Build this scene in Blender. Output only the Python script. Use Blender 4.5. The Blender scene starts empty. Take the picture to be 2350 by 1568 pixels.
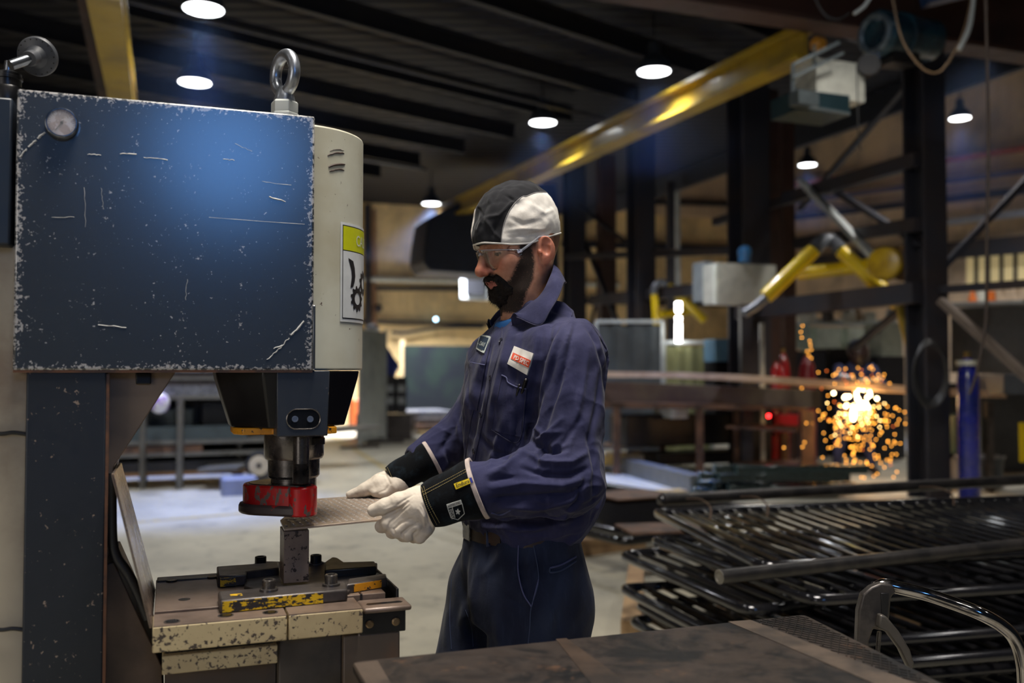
import bpy, math, random
import numpy as np
from mathutils import Vector, Matrix
from mathutils.bvhtree import BVHTree
random.seed(7)
C = bpy.context.scene.collection
S = bpy.context.scene

# ---------------------------------------------------------------- camera
FPX, CX, CY, CAMZ, PITCH = 2150.0, 1175.0, 784.0, 1.35, math.atan(68/2150.0)
cd = bpy.data.cameras.new('camera'); cam = bpy.data.objects.new('camera', cd); C.objects.link(cam)
cam.location = (0, 0, CAMZ); cam.rotation_euler = (math.pi/2 + PITCH, 0, 0)
cd.sensor_width = 36; cd.lens = FPX/2350*36; cd.clip_end = 200; cd.clip_start = .05
cd.dof.use_dof = True; cd.dof.focus_distance = 1.93; cd.dof.aperture_fstop = 2.3; cd.dof.aperture_blades = 9
S.camera = cam
S.view_settings.view_transform = 'Standard'; S.view_settings.look = 'None'
S.view_settings.gamma = 1; S.view_settings.use_curve_mapping = False
S.view_settings.exposure = 0.2
S.cycles.volume_step_rate = 4
S.cycles.volume_bounces = 0
S.cycles.max_bounces = 6
S.cycles.use_denoising = True; S.cycles.use_adaptive_sampling = True; S.cycles.adaptive_threshold = .03
S.cycles.caustics_reflective = False; S.cycles.caustics_refractive = False
S.cycles.sample_clamp_indirect = 4

# ---------------------------------------------------------------- world and light
w = bpy.data.worlds.new('world'); S.world = w; w.use_nodes = True
w.node_tree.nodes['Background'].inputs[0].default_value = (.34, .42, .56, 1)
w.node_tree.nodes['Background'].inputs[1].default_value = .02

TH = math.radians(20.25); CU, SU = math.cos(TH), math.sin(TH)
U = Vector((CU, SU, 0)); V = Vector((-SU, CU, 0)); Z = Vector((0, 0, 1))
PO = Vector((-.44, 1.873, 0))
def P2W(a, v, z): return PO + U*a + V*v + Z*z
def H2W(a, v, z): return U*a + V*v + Z*z          # hall axes through the camera foot

LAMPS = []
def area(name, loc, direction, size, power, color=(1, 1, 1), size_y=None, spread=math.pi):
    l = bpy.data.lights.new(name, 'AREA'); o = bpy.data.objects.new(name, l); C.objects.link(o)
    l.energy = power; l.color = color; l.size = size; l.spread = spread
    if size_y: l.shape = 'RECTANGLE'; l.size_y = size_y
    else: l.shape = 'DISK'
    o.location = loc; o.rotation_euler = Vector(direction).to_track_quat('-Z', 'Y').to_euler()
    o['kind'] = 'helper'
    return o
# soft fill added behind and left of the camera, no door stands there
area('left_fill', H2W(-4.8, -2.4, 2.2), (.72, .55, -.10), 3.0, 62, (1.0, .95, .90), 2.6)
area('press_sheen_light', H2W(.45, -4.0, 3.05), (-.12, 1, -.24), 1.0, 21, (.14, .40, 1.0))  # blue light added behind the camera for the sheen on the press head
area('overhead_key', H2W(.6, 1.2, 5.1), (-.02, .12, -1), 1.3, 235, (1.0, .94, .85), 1.3)  # soft key added above the man and table, the roof is closed here

# ---------------------------------------------------------------- pixel rays (pixels of the 2350 x 1568 photograph)
_cp, _sp = math.cos(PITCH), math.sin(PITCH)
CAM = Vector((0, 0, CAMZ))
def ray(px, py):
    x, y = (px-CX)/FPX, (CY-py)/FPX
    return Vector((x, _cp - y*_sp, _sp + y*_cp))
def at(px, py, Y):
    d = ray(px, py); return CAM + d*(Y/d.y)
def onz(px, py, z):
    d = ray(px, py); return CAM + d*((z-CAMZ)/d.z)
def onv(px, py, v):
    d = ray(px, py); t = ((PO-CAM).dot(V) + v)/d.dot(V); p = CAM + d*t - PO
    return p.dot(U), p.z
def ona(px, py, a):
    d = ray(px, py); t = ((PO-CAM).dot(U) + a)/d.dot(U); p = CAM + d*t - PO
    return p.dot(V), p.z
def onzp(px, py, z):
    p = onz(px, py, z) - PO; return p.dot(U), p.dot(V)
def topx(P):
    P = np.asarray(P, float); X = P[:, 0]; Y = P[:, 1]; Zz = P[:, 2]-CAMZ
    dep = Y*_cp + Zz*_sp; up = -Y*_sp + Zz*_cp
    return np.stack([CX + FPX*X/dep, CY - FPX*up/dep], 1)

# ---------------------------------------------------------------- materials
MATS = {}
class NT:
    def __init__(s, name):
        m = bpy.data.materials.new(name); m.use_nodes = True; s.m = m; s.t = m.node_tree; s.n = s.t.nodes
        s.b = s.n['Principled BSDF']; s.co = s.n.new('ShaderNodeTexCoord')
    def link(s, a, b): s.t.links.new(a, b)
    def vec(s, kind='Object', scale=(1, 1, 1), rot=(0, 0, 0)):
        mp = s.n.new('ShaderNodeMapping'); mp.inputs['Scale'].default_value = scale; mp.inputs['Rotation'].default_value = rot
        s.link(s.co.outputs[kind], mp.inputs[0]); return mp.outputs[0]
    def noise(s, scale, detail=4, rough=.55, vec=None, dist=0):
        n = s.n.new('ShaderNodeTexNoise'); n.inputs['Scale'].default_value = scale; n.inputs['Detail'].default_value = detail
        n.inputs['Roughness'].default_value = rough; n.inputs['Distortion'].default_value = dist
        s.link(vec if vec is not None else s.co.outputs['Object'], n.inputs['Vector']); return n.outputs['Fac']
    def vor(s, scale, vec=None, out='Distance'):
        n = s.n.new('ShaderNodeTexVoronoi'); n.inputs['Scale'].default_value = scale
        s.link(vec if vec is not None else s.co.outputs['Object'], n.inputs['Vector']); return n.outputs[out]
    def wave(s, scale, vec=None, dist=0, axis='X'):
        n = s.n.new('ShaderNodeTexWave'); n.inputs['Scale'].default_value = scale; n.inputs['Distortion'].default_value = dist
        n.bands_direction = axis
        s.link(vec if vec is not None else s.co.outputs['Object'], n.inputs['Vector']); return n.outputs['Fac']
    def math(s, op, a, b=0.0, clamp=False):
        n = s.n.new('ShaderNodeMath'); n.operation = op; n.use_clamp = clamp
        for i, x in enumerate((a, b)):
            if isinstance(x, (int, float)): n.inputs[i].default_value = x
            else: s.link(x, n.inputs[i])
        return n.outputs[0]
    def step(s, x, lo, hi):
        n = s.n.new('ShaderNodeMapRange'); s.link(x, n.inputs[0]); n.inputs[1].default_value = lo; n.inputs[2].default_value = hi
        n.interpolation_type = 'SMOOTHSTEP'; return n.outputs[0]
    def mix(s, f, a, b):
        n = s.n.new('ShaderNodeMix'); n.data_type = 'RGBA'
        if isinstance(f, (int, float)): n.inputs[0].default_value = f
        else: s.link(f, n.inputs[0])
        for i, x in ((6, a), (7, b)):
            if isinstance(x, tuple): n.inputs[i].default_value = (*x[:3], 1)
            else: s.link(x, n.inputs[i])
        return n.outputs[2]
    def attr(s, name):
        n = s.n.new('ShaderNodeAttribute'); n.attribute_name = name; return n.outputs['Fac']
    def sep(s, kind='Object'):
        n = s.n.new('ShaderNodeSeparateXYZ'); s.link(s.co.outputs[kind], n.inputs[0]); return n.outputs
    def set(s, **k):
        for key, v in k.items():
            key = {'color': 'Base Color', 'rough': 'Roughness', 'metal': 'Metallic', 'spec': 'Specular IOR Level', 'coat': 'Coat Weight',
                   'sheen': 'Sheen Weight', 'sss': 'Subsurface Weight', 'alpha': 'Alpha', 'trans': 'Transmission Weight'}[key]
            i = s.b.inputs[key]
            if isinstance(v, tuple): i.default_value = (*v[:3], 1)
            elif isinstance(v, (int, float)): i.default_value = v
            else: s.link(v, i)
    def bump(s, h, strength=.3, dist=.01, prev=None):
        n = s.n.new('ShaderNodeBump'); n.inputs['Strength'].default_value = strength; n.inputs['Distance'].default_value = dist
        s.link(h, n.inputs['Height'])
        if prev is not None: s.link(prev, n.inputs['Normal'])
        s.link(n.outputs[0], s.b.inputs['Normal']); return n.outputs[0]

def M(key, base, rough=.5, metal=0, base2=None, scale=8, lo=.4, hi=.65, bump=.0, bscale=60, bdist=.002, spec=.5, coat=0, sheen=0, rvar=.12, stretch=(1, 1, 1)):
    if key in MATS: return MATS[key]
    t = NT(key); v = t.vec('Object', stretch)
    if base2 is not None:
        t.set(color=t.mix(t.step(t.noise(scale, 6, .6, v), lo, hi), base, base2))
    else:
        b = tuple(c*.78 for c in base)
        t.set(color=t.mix(t.step(t.noise(scale, 5, .6, v), .35, .7), base, b))
    r = t.math('ADD', t.math('MULTIPLY', t.noise(scale*3, 3), rvar*2), rough-rvar)
    t.set(rough=r, metal=metal, spec=spec, coat=coat, sheen=sheen)
    if bump: t.bump(t.noise(bscale, 4), bump, bdist)
    MATS[key] = t.m; return t.m

def emit(key, color, strength):
    if key in MATS: return MATS[key]
    t = NT(key); t.set(color=color); t.b.inputs['Emission Color'].default_value = (*color, 1)
    t.b.inputs['Emission Strength'].default_value = strength; MATS[key] = t.m; return t.m

def chipped(key, base, chip, scale=38, thr=.66, rough=.35, base2=None, b2s=3, edge=0, chip2=None, metal=0, coat=0, bumpk=.15, streak=(1, 1, 1), orange=0):
    """worn paint: base coat with small chips showing what is under it; edge = wear that eats in from the edges"""
    if key in MATS: return MATS[key]
    t = NT(key); v = t.vec('Object', streak)
    bc = t.mix(t.step(t.noise(b2s, 5, .6), .35, .7), base, base2 or tuple(c*.8 for c in base))
    n = t.noise(scale, 5, .62, v, .2); big = t.noise(scale*.13, 3, .5)
    m = t.math('ADD', n, t.math('MULTIPLY', t.math('SUBTRACT', big, .5), .30))
    if edge:
        g = t.sep('Generated'); e = None
        for i in (0, 2):
            d = t.math('MINIMUM', g[i], t.math('SUBTRACT', 1.0, g[i])); e = d if e is None else t.math('MINIMUM', e, d)
        e = t.math('SUBTRACT', 1.0, t.step(e, 0, .045)); m = t.math('ADD', m, t.math('MULTIPLY', e, edge))
    k = t.step(m, thr, thr+.015)
    cc = t.mix(t.noise(scale*1.7, 2), chip, chip2 or tuple(c*.55 for c in chip))
    t.b.inputs['Coat Roughness'].default_value = .20
    t.set(color=t.mix(k, bc, cc), metal=metal, coat=coat,
          rough=t.math('ADD', t.math('MULTIPLY', t.noise(scale*.6, 4), .22), rough-.11))
    h = t.math('ADD', t.math('MULTIPLY', k, -1.0), t.math('MULTIPLY', t.noise(150, 2), orange))
    t.bump(h, bumpk, .001)
    MATS[key] = t.m; return t.m

# ---------------------------------------------------------------- mesh building
def tagit(o, label=None, cat=None, group=None, kind=None):
    if label: o['label'] = label
    if cat: o['category'] = cat
    if group: o['group'] = group
    if kind: o['kind'] = kind
    return o
def empty(name, loc, label, cat, group=None):
    o = bpy.data.objects.new(name, None); C.objects.link(o); o.location = loc; o.empty_display_size = .1
    o['_w'] = 0; del o['_w']
    return tagit(o, label, cat, group)
def wmat(o):
    m = Matrix.LocRotScale(o.location, o.rotation_euler, o.scale)
    return wmat(o.parent) @ m if o.parent else m

class MB:
    def __init__(s, T=None): s.v = []; s.f = []; s.T = T
    def add(s, vs, fs):
        n = len(s.v); s.v += [Vector(s.T(*p)) if s.T else Vector(p) for p in vs]; s.f += [[n+i for i in f] for f in fs]; return s
    def box(s, x0, x1, y0, y1, z0, z1):
        return s.add([(x0, y0, z0), (x1, y0, z0), (x1, y1, z0), (x0, y1, z0), (x0, y0, z1), (x1, y0, z1), (x1, y1, z1), (x0, y1, z1)],
                     [(0, 3, 2, 1), (4, 5, 6, 7), (0, 1, 5, 4), (1, 2, 6, 5), (2, 3, 7, 6), (3, 0, 4, 7)])
    def prism(s, poly, fn, d0, d1):
        """poly of 2D points, fn(p, d) -> 3D; faces at d0 and d1"""
        n = len(poly)
        return s.add([fn(p, d0) for p in poly] + [fn(p, d1) for p in poly],
                     [list(range(n))[::-1], list(range(n, 2*n))] + [[i, (i+1) % n, n+(i+1) % n, n+i] for i in range(n)])
    def beam(s, a, b, w, h, up=(0, 0, 1)):
        a = Vector(a); b = Vector(b); d = (b-a).normalized(); x = d.cross(Vector(up))
        if x.length < 1e-4: x = d.cross(Vector((0, 1, 0)))
        x.normalize(); y = x.cross(d).normalized()
        q = [(-w/2, -h/2), (w/2, -h/2), (w/2, h/2), (-w/2, h/2)]
        return s.add([a+x*i+y*j for i, j in q]+[b+x*i+y*j for i, j in q], [(0, 1, 2, 3), (7, 6, 5, 4), (0, 4, 5, 1), (1, 5, 6, 2), (2, 6, 7, 3), (3, 7, 4, 0)])
    def ibeam(s, a, b, w, h, t=.02, up=(0, 0, 1)):
        a = Vector(a); b = Vector(b); u = Vector(up); d = (b-a).normalized(); x = d.cross(u).normalized(); y = x.cross(d).normalized()
        s.beam(a+y*(h/2-t/2), b+y*(h/2-t/2), w, t, up); s.beam(a-y*(h/2-t/2), b-y*(h/2-t/2), w, t, up); s.beam(a, b, t, h-2*t, up); return s
    def tube(s, pts, r, n=12, closed=False, caps=True):
        pts = [Vector(p) for p in pts]; m = len(pts); rs = r if isinstance(r, (list, tuple)) else [r]*m
        base = len(s.v); vs = []; prev = None
        for i, p in enumerate(pts):
            if closed: d = (pts[(i+1) % m]-pts[i-1]).normalized()
            else: d = (pts[min(i+1, m-1)]-pts[max(i-1, 0)]).normalized()
            if prev is None:
                x = d.cross(Vector((0, 0, 1))); x = x if x.length > 1e-3 else d.cross(Vector((0, 1, 0)))
            else: x = prev - d*prev.dot(d)
            x.normalize(); prev = x; y = d.cross(x)
            for k in range(n):
                a = 2*math.pi*k/n; vs.append(p + (x*math.cos(a)+y*math.sin(a))*rs[i])
        fs = []
        for i in range(m if closed else m-1):
            j = (i+1) % m
            for k in range(n): fs.append((i*n+k, i*n+(k+1) % n, j*n+(k+1) % n, j*n+k))
        if caps and not closed: fs += [tuple(range(n))[::-1], tuple(range((m-1)*n, m*n))]
        return s.add(vs, fs)
    def lathe(s, prof, n=32, c=(0, 0, 0), ax=(0, 0, 1), x=None):
        """prof: (r, h) along axis"""
        ax = Vector(ax).normalized(); c = Vector(c); x = Vector(x) if x else (ax.cross(Vector((0, 0, 1))) if abs(ax.z) < .9 else Vector((1, 0, 0)))
        x = (x-ax*x.dot(ax)).normalized(); y = ax.cross(x); vs = []; m = len(prof)
        for r, h in prof:
            for k in range(n):
                a = 2*math.pi*k/n; vs.append(c+ax*h+(x*math.cos(a)+y*math.sin(a))*max(r, 1e-5))
        fs = [(i*n+k, i*n+(k+1) % n, (i+1)*n+(k+1) % n, (i+1)*n+k) for i in range(m-1) for k in range(n)]
        fs += [tuple(range(n))[::-1], tuple(range((m-1)*n, m*n))]
        return s.add(vs, fs)
    def cyl(s, a, b, r, n=24, r2=None):
        a = Vector(a); b = Vector(b); L = (b-a).length
        return s.lathe([(r, 0), (r2 if r2 is not None else r, L)], n, a, (b-a))
    def ball(s, c, r, n=12, sc=(1, 1, 1)):
        c = Vector(c); pr = [(math.sin(math.pi*i/n), -math.cos(math.pi*i/n)) for i in range(n+1)]; vs = []; m = 2*n
        for q, h in pr:
            for k in range(m):
                a = 2*math.pi*k/m; vs.append((c.x+q*r*math.cos(a)*sc[0], c.y+q*r*math.sin(a)*sc[1], c.z+h*r*sc[2]))
        return s.add(vs, [(i*m+k, i*m+(k+1) % m, (i+1)*m+(k+1) % m, (i+1)*m+k) for i in range(n) for k in range(m)])
    def build(s, name, mat, parent=None, bevel=0, smooth=None, label=None, cat=None, group=None, kind=None, seg=2, local=False):
        me = bpy.data.meshes.new(name); vs = s.v
        off = Vector((0, 0, 0))
        if parent is not None:
            if not local:
                inv = wmat(parent).inverted(); vs = [inv @ p for p in vs]
        elif cat or kind:
            xs = [p.x for p in vs]; ys = [p.y for p in vs]; zs = [p.z for p in vs]
            off = Vector(((min(xs)+max(xs))/2, (min(ys)+max(ys))/2, min(zs))); vs = [p-off for p in vs]
        me.from_pydata([tuple(p) for p in vs], [], [tuple(f) for f in s.f]); me.validate(); me.update()
        import bmesh
        bm = bmesh.new(); bm.from_mesh(me); bmesh.ops.recalc_face_normals(bm, faces=bm.faces[:]); bm.to_mesh(me); bm.free()
        o = bpy.data.objects.new(name, me); C.objects.link(o); o.location = off
        if parent is not None: o.parent = parent
        if mat: me.materials.append(mat)
        if bevel:
            b = o.modifiers.new('bevel', 'BEVEL'); b.width = bevel; b.segments = seg; b.limit_method = 'ANGLE'; b.angle_limit = .6
        if smooth is None: smooth = 32
        if smooth:
            me.set_sharp_from_angle(angle=math.radians(smooth)); 
            for p in me.polygons: p.use_smooth = True
        return tagit(o, label, cat, group, kind)

def arc(c, r, a0, a1, ex, ey, n=8):
    c = Vector(c); ex = Vector(ex); ey = Vector(ey)
    return [c+ex*(r*math.cos(a0+(a1-a0)*i/n))+ey*(r*math.sin(a0+(a1-a0)*i/n)) for i in range(n+1)]
def spline(pts, n=8):
    """Catmull-Rom through the points"""
    P = [Vector(p) for p in pts]; P = [P[0]*2-P[1]]+P+[P[-1]*2-P[-2]]; out = []
    for i in range(1, len(P)-2):
        for k in range(n):
            t = k/n; a, b, c, d = P[i-1:i+3]
            out.append(.5*((2*b)+(c-a)*t+(2*a-5*b+4*c-d)*t*t+(3*b-a-3*c+d)*t**3))
    out.append(P[-2]); return out
def fillet(poly, r, n=5):
    """round the corners of a closed 3D polygon"""
    P = [Vector(p) for p in poly]; out = []
    for i in range(len(P)):
        a, b, c = P[i-1], P[i], P[(i+1) % len(P)]; u = (a-b).normalized(); w_ = (c-b).normalized()
        p, q = b+u*r, b+w_*r
        for k in range(n+1):
            t = k/n; out.append(p*(1-t)**2+b*2*t*(1-t)+q*t*t)
    return out

# ---------------------------------------------------------------- signed-distance bodies, polygonised with surface nets
def smin(a, b, k):
    h = np.clip(.5+.5*(b-a)/k, 0, 1); return b*(1-h)+a*h-k*h*(1-h)
def smax(a, b, k): return -smin(-a, -b, k)
def scone(P, a, b, ra, rb):
    a = np.array(a, float); b = np.array(b, float); d = b-a; q = P-a; t = np.clip((q@d)/(d@d), 0, 1)
    return np.linalg.norm(q-t[..., None]*d, axis=-1)-(ra+(rb-ra)*t)
def sell(P, c, r, R=None):
    q = P-np.array(c, float)
    if R is not None: q = q@np.array(R)          # columns of R: local axes
    r = np.array(r, float); k0 = np.linalg.norm(q/r, axis=-1); k1 = np.linalg.norm(q/(r*r), axis=-1)+1e-9
    return k0*(k0-1)/k1
def nets(fn, lo, hi, h):
    lo = np.array(lo, float); hi = np.array(hi, float); n = np.ceil((hi-lo)/h).astype(int)+1
    ax = [lo[i]+h*np.arange(n[i]) for i in range(3)]
    F = np.empty(tuple(n), float)
    for i in range(0, n[0], 16):
        X, Y, Zg = np.meshgrid(ax[0][i:i+16], ax[1], ax[2], indexing='ij'); F[i:i+16] = fn(np.stack([X, Y, Zg], -1))
    ins = F < 0; m = [k-1 for k in n]; cnt = np.zeros(m, int)
    for dx in (0, 1):
        for dy in (0, 1):
            for dz in (0, 1): cnt += ins[dx:dx+m[0], dy:dy+m[1], dz:dz+m[2]]
    act = (cnt > 0) & (cnt < 8); idx = -np.ones(m, int); cells = np.argwhere(act); idx[act] = np.arange(len(cells))
    acc = np.zeros((len(cells), 3)); num = np.zeros(len(cells))
    cor = [(x, y, z) for x in (0, 1) for y in (0, 1) for z in (0, 1)]
    for i, a in enumerate(cor):
        for b in cor[i+1:]:
            if sum(abs(a[k]-b[k]) for k in range(3)) != 1: continue
            fa = F[tuple((cells+a).T)]; fb = F[tuple((cells+b).T)]; x = (fa < 0) != (fb < 0)
            t = np.where(x, fa/np.where(x, fa-fb, 1), 0)
            acc += np.where(x[:, None], np.array(a)+(np.array(b)-np.array(a))*t[:, None], 0); num += x
    vs = lo+h*(cells+acc/num[:, None]); fs = []
    for k in range(3):
        o1, o2 = [(1, 2), (2, 0), (0, 1)][k]
        sl = [slice(None)]*3; sl2 = [slice(None)]*3; sl[k] = slice(0, n[k]-1); sl2[k] = slice(1, n[k])
        A = ins[tuple(sl)]; B = ins[tuple(sl2)]; E = np.argwhere(A != B)
        E = E[(E[:, o1] > 0) & (E[:, o2] > 0) & (E[:, o1] < n[o1]-1) & (E[:, o2] < n[o2]-1)]
        s_ = A[tuple(E.T)]; q = []
        for d1, d2 in ((1, 1), (0, 1), (0, 0), (1, 0)):
            e = E.copy(); e[:, o1] -= d1; e[:, o2] -= d2; q.append(idx[tuple(e.T)])
        q = np.stack(q, 1); q[~s_] = q[~s_][:, ::-1]; fs.append(q)
    return vs, np.concatenate(fs)
def npmesh(name, vs, fs, mat, parent=None, attrs=None, sub=0, **tags):
    vs = np.asarray(vs, float)
    if parent is not None:
        inv = np.array(wmat(parent).inverted()); vs = vs@inv[:3, :3].T+inv[:3, 3]
    me = bpy.data.meshes.new(name); me.from_pydata(vs.tolist(), [], [tuple(f) for f in np.asarray(fs).tolist()]); me.update()
    for p in me.polygons: p.use_smooth = True
    me.polygons.foreach_set('use_smooth', [True]*len(me.polygons))
    for k, v in (attrs or {}).items():
        a = me.attributes.new(k, 'FLOAT', 'POINT'); a.data.foreach_set('value', np.asarray(v, np.float32))
    if mat: me.materials.append(mat)
    o = bpy.data.objects.new(name, me); C.objects.link(o)
    if parent is not None: o.parent = parent
    if sub:
        s_ = o.modifiers.new('sub', 'SUBSURF'); s_.levels = sub; s_.render_levels = sub
    return tagit(o, **tags)
def vnormals(vs, fs):
    a, b, c, d = (vs[fs[:, i]] for i in range(4)); n = np.cross(c-a, d-b); N = np.zeros_like(vs)
    for i in range(4): np.add.at(N, fs[:, i], n)
    return N/(np.linalg.norm(N, axis=1, keepdims=True)+1e-12)
def smooth_mesh(vs, fs, it=2, lam=.5):
    for _ in range(it):
        A = np.zeros_like(vs); c = np.zeros(len(vs))
        for i in range(4):
            j = (i+1) % 4; np.add.at(A, fs[:, i], vs[fs[:, j]]); np.add.at(A, fs[:, j], vs[fs[:, i]]); np.add.at(c, fs[:, i], 1); np.add.at(c, fs[:, j], 1)
        vs = vs+lam*(A/np.maximum(c, 1)[:, None]-vs)
    return vs
def bvh(vs, fs): return BVHTree.FromPolygons([tuple(v) for v in vs], fs.tolist() if isinstance(fs, np.ndarray) else [tuple(f) for f in fs])
def polydist(px, line):
    """distance in pixels from points to an open polyline, and the position along it 0..1"""
    best = np.full(len(px), 1e9); tt = np.zeros(len(px)); n = len(line)-1
    for i in range(n):
        a = np.array(line[i], float); d = np.array(line[i+1], float)-a; q = px-a; t = np.clip((q@d)/(d@d), 0, 1)
        r = np.linalg.norm(q-t[:, None]*d, axis=1); m = r < best; best[m] = r[m]; tt[m] = (i+t[m])/n
    return best, tt
def inpoly(px, poly):
    x, y = px[:, 0], px[:, 1]; ins = np.zeros(len(px), bool); n = len(poly)
    for i in range(n):
        x0, y0 = poly[i]; x1, y1 = poly[(i+1) % n]
        c = ((y0 > y) != (y1 > y)); xx = (x1-x0)*(y-y0)/((y1-y0) if y1 != y0 else 1e-9)+x0; ins ^= c & (x < xx)
    return ins
def polyfield(px, poly, soft=2.0):
    """about 1 inside the pixel polygon, 0 outside, soft at the edge"""
    d, _ = polydist(px, list(poly)+[poly[0]]); return np.clip(.5+np.where(inpoly(px, poly), d, -d)/(2*soft), 0, 1)
def wn(P, s, seed=0):
    """cheap smooth value noise from summed sines, -1..1"""
    r = np.random.RandomState(seed); o = np.zeros(P.shape[:-1]); tot = 0
    for k in range(7):
        d = r.normal(size=3); d /= np.linalg.norm(d); f = s*(.6+1.3*r.rand()); a = 1/(1+.5*k)
        o += a*np.sin(P@d*f*2*np.pi+r.rand()*6.28+1.3*np.sin(P@np.roll(d, 1)*f*4.1+r.rand()*6)); tot += a
    return o/tot*1.6

def drape(name, tree, quad, mat, parent, nx=10, ny=10, off=.0012, thick=.0012, poly=None, smooth=True, **tags):
    """a patch with thickness sewn on a surface: the grid of a pixel quad (tl, tr, br, bl) cast on the tree"""
    tl, tr, br, bl = (Vector(q) for q in quad); vs = []; ok = {}
    for j in range(ny+1):
        for i in range(nx+1):
            s_, t_ = i/nx, j/ny; p = (tl*(1-s_)+tr*s_)*(1-t_)+(bl*(1-s_)+br*s_)*t_
            if poly:
                pass
            d = ray(p.x, p.y).normalized(); hit, n, _, _ = tree.ray_cast(CAM, d)
            if hit is None: ok[(i, j)] = None; continue
            if n.dot(d) > 0: n = -n
            ok[(i, j)] = len(vs); vs.append((hit, n, d))
    if vs and max((a[0]-vs[0][0]).length for a in vs) < .085:
        na = sum((n for h, n, d in vs), Vector()).normalized(); vs = [(h, na, d) for h, n, d in vs]
    top = [h+n*off-d*.0004 for h, n, d in vs]; bot = [h-n*.001 for h, n, d in vs]; m = len(vs); fs = []; edge = {}
    for j in range(ny):
        for i in range(nx):
            c = [ok[(i, j)], ok[(i+1, j)], ok[(i+1, j+1)], ok[(i, j+1)]]
            if None in c: continue
            if max((vs[c[0]][0]-vs[c[2]][0]).length, (vs[c[1]][0]-vs[c[3]][0]).length) > .06: continue
            fs.append(tuple(c)); fs.append(tuple(m+k for k in c[::-1]))
            for k in range(4):
                e = (c[k], c[(k+1) % 4]); r = (e[1], e[0])
                if r in edge: del edge[r]
                else: edge[e] = 1
    for a, b in edge: fs.append((b, a, m+a, m+b))
    mb = MB(); mb.v = top+bot; mb.f = [list(f) for f in fs]
    return mb.build(name, mat, parent, smooth=50, **tags)
def text_mesh(s, bold=.0, shear=0):
    cu = bpy.data.curves.new('t', 'FONT'); cu.body = s; cu.size = 1; cu.offset = bold; cu.shear = shear; cu.resolution_u = 4
    o = bpy.data.objects.new('t', cu); C.objects.link(o); dg = bpy.context.evaluated_depsgraph_get(); dg.update()
    me = o.evaluated_get(dg).to_mesh(); v = np.array([tuple(x.co) for x in me.vertices]); f = [tuple(p.vertices) for p in me.polygons]
    o.evaluated_get(dg).to_mesh_clear(); bpy.data.objects.remove(o); bpy.data.curves.remove(cu)
    lo = v.min(0); hi = v.max(0); v = (v-lo)/np.maximum(hi-lo, 1e-6); return v[:, :2], f
def shape_on(name, v2, faces, quad, tree, mat, parent, off=.0025, **tags):
    """flat artwork (0..1 square, y up) laid on a surface inside a pixel quad (tl, tr, br, bl)"""
    tl, tr, br, bl = (Vector(q) for q in quad); vs = []
    for x, y in v2:
        y = 1-y; p = (tl*(1-x)+tr*x)*(1-y)+(bl*(1-x)+br*x)*y; d = ray(p.x, p.y).normalized(); hit, n, _, _ = tree.ray_cast(CAM, d)
        if hit is None: return None
        n = -n if n.dot(d) > 0 else n; vs.append((hit, n))
    na = sum((n for h, n in vs), Vector()).normalized()
    mb = MB(); mb.v = [h+na*off for h, n in vs]; mb.f = [list(f) for f in faces]; return mb.build(name, mat, parent, smooth=0, **tags)
# ================================================================ materials used by the machine
navy = chipped('navy_paint', (.015, .021, .030), (.42, .46, .50), 165, .672, .5, (.011, .016, .023), 2.2, .20, (.30, .24, .19), coat=1, orange=.9); navy.node_tree.nodes['Principled BSDF'].inputs['Coat IOR'].default_value = 1.75
navy_col = chipped('navy_column', (.008, .012, .021), (.26, .23, .20), 110, .655, .5, (.006, .009, .014), 2, .0, (.2, .12, .07), streak=(1, 1, 1.0), orange=.3)
cream = chipped('cream_paint', (.62, .61, .50), (.10, .055, .04), 130, .70, .42, (.46, .42, .30), 3, 0, (.05, .03, .02), streak=(1, 1, .55))
cream_worn = chipped('cream_worn', (.54, .43, .24), (.035, .03, .027), 130, .57, .6, (.38, .28, .15), 5, 0, (.09, .06, .04))
cream_dirty = M('cream_dirty', (.42, .36, .26), .55, 0, (.16, .10, .07), 5, .45, .8)
brown_steel = M('brown_steel', (.085, .062, .05), .5, .3, (.03, .024, .022), 7, .4, .7, .15, 90)
dark_steel = M('dark_steel', (.085, .072, .066), .36, .35, (.035, .030, .029), 14, .42, .68, .12, 120)
tool_steel = M('tool_steel', (.16, .145, .135), .26, .8, (.04, .036, .035), 22, .4, .7, .06, 160)
bed_steel = M('bed_steel', (.21, .150, .115), .38, .2, (.105, .072, .055), 9, .4, .72, .10, 160)
post_steel = chipped('post_steel', (.23, .170, .135), (.045, .032, .026), 75, .58, .40, (.15, .11, .088), 12, 0, metal=.3)
black_iron = M('black_iron', (.012, .012, .013), .33, .3, (.022, .020, .020), 9, .4, .7, .1, 90)
black_oil = M('black_oil', (.008, .008, .009), .25, .2)
block_paint = chipped('block_paint', (.030, .035, .046), (.16, .13, .11), 130, .68, .42, (.02, .024, .032), 4)
yel_paint = chipped('yellow_paint', (.84, .52, .010), (.035, .030, .027), 95, .53, .45, (.60, .36, .012), 8, streak=(.8, .8, 1.7))
org_paint = chipped('orange_paint', (.80, .33, .012), (.05, .035, .03), 90, .57, .4, (.55, .2, .01), 9)
red_paint = chipped('red_paint', (.50, .006, .008), (.13, .105, .092), 95, .555, .33, (.25, .004, .006), 7, streak=(1, 1, .45), metal=0)
chrome = M('chrome', (.62, .64, .68), .16, 1, (.45, .46, .5), 20, .4, .7)
zinc = M('zinc', (.40, .42, .46), .32, .85, (.28, .30, .33), 25, .4, .7, .12, 120)
white_metal = M('white_metal', (.62, .60, .56), .4)
black_rubber = M('black_rubber', (.012, .012, .013), .5)
rust_edge = M('rust_edge', (.16, .07, .035), .6, .2, (.07, .04, .03), 30)
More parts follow.
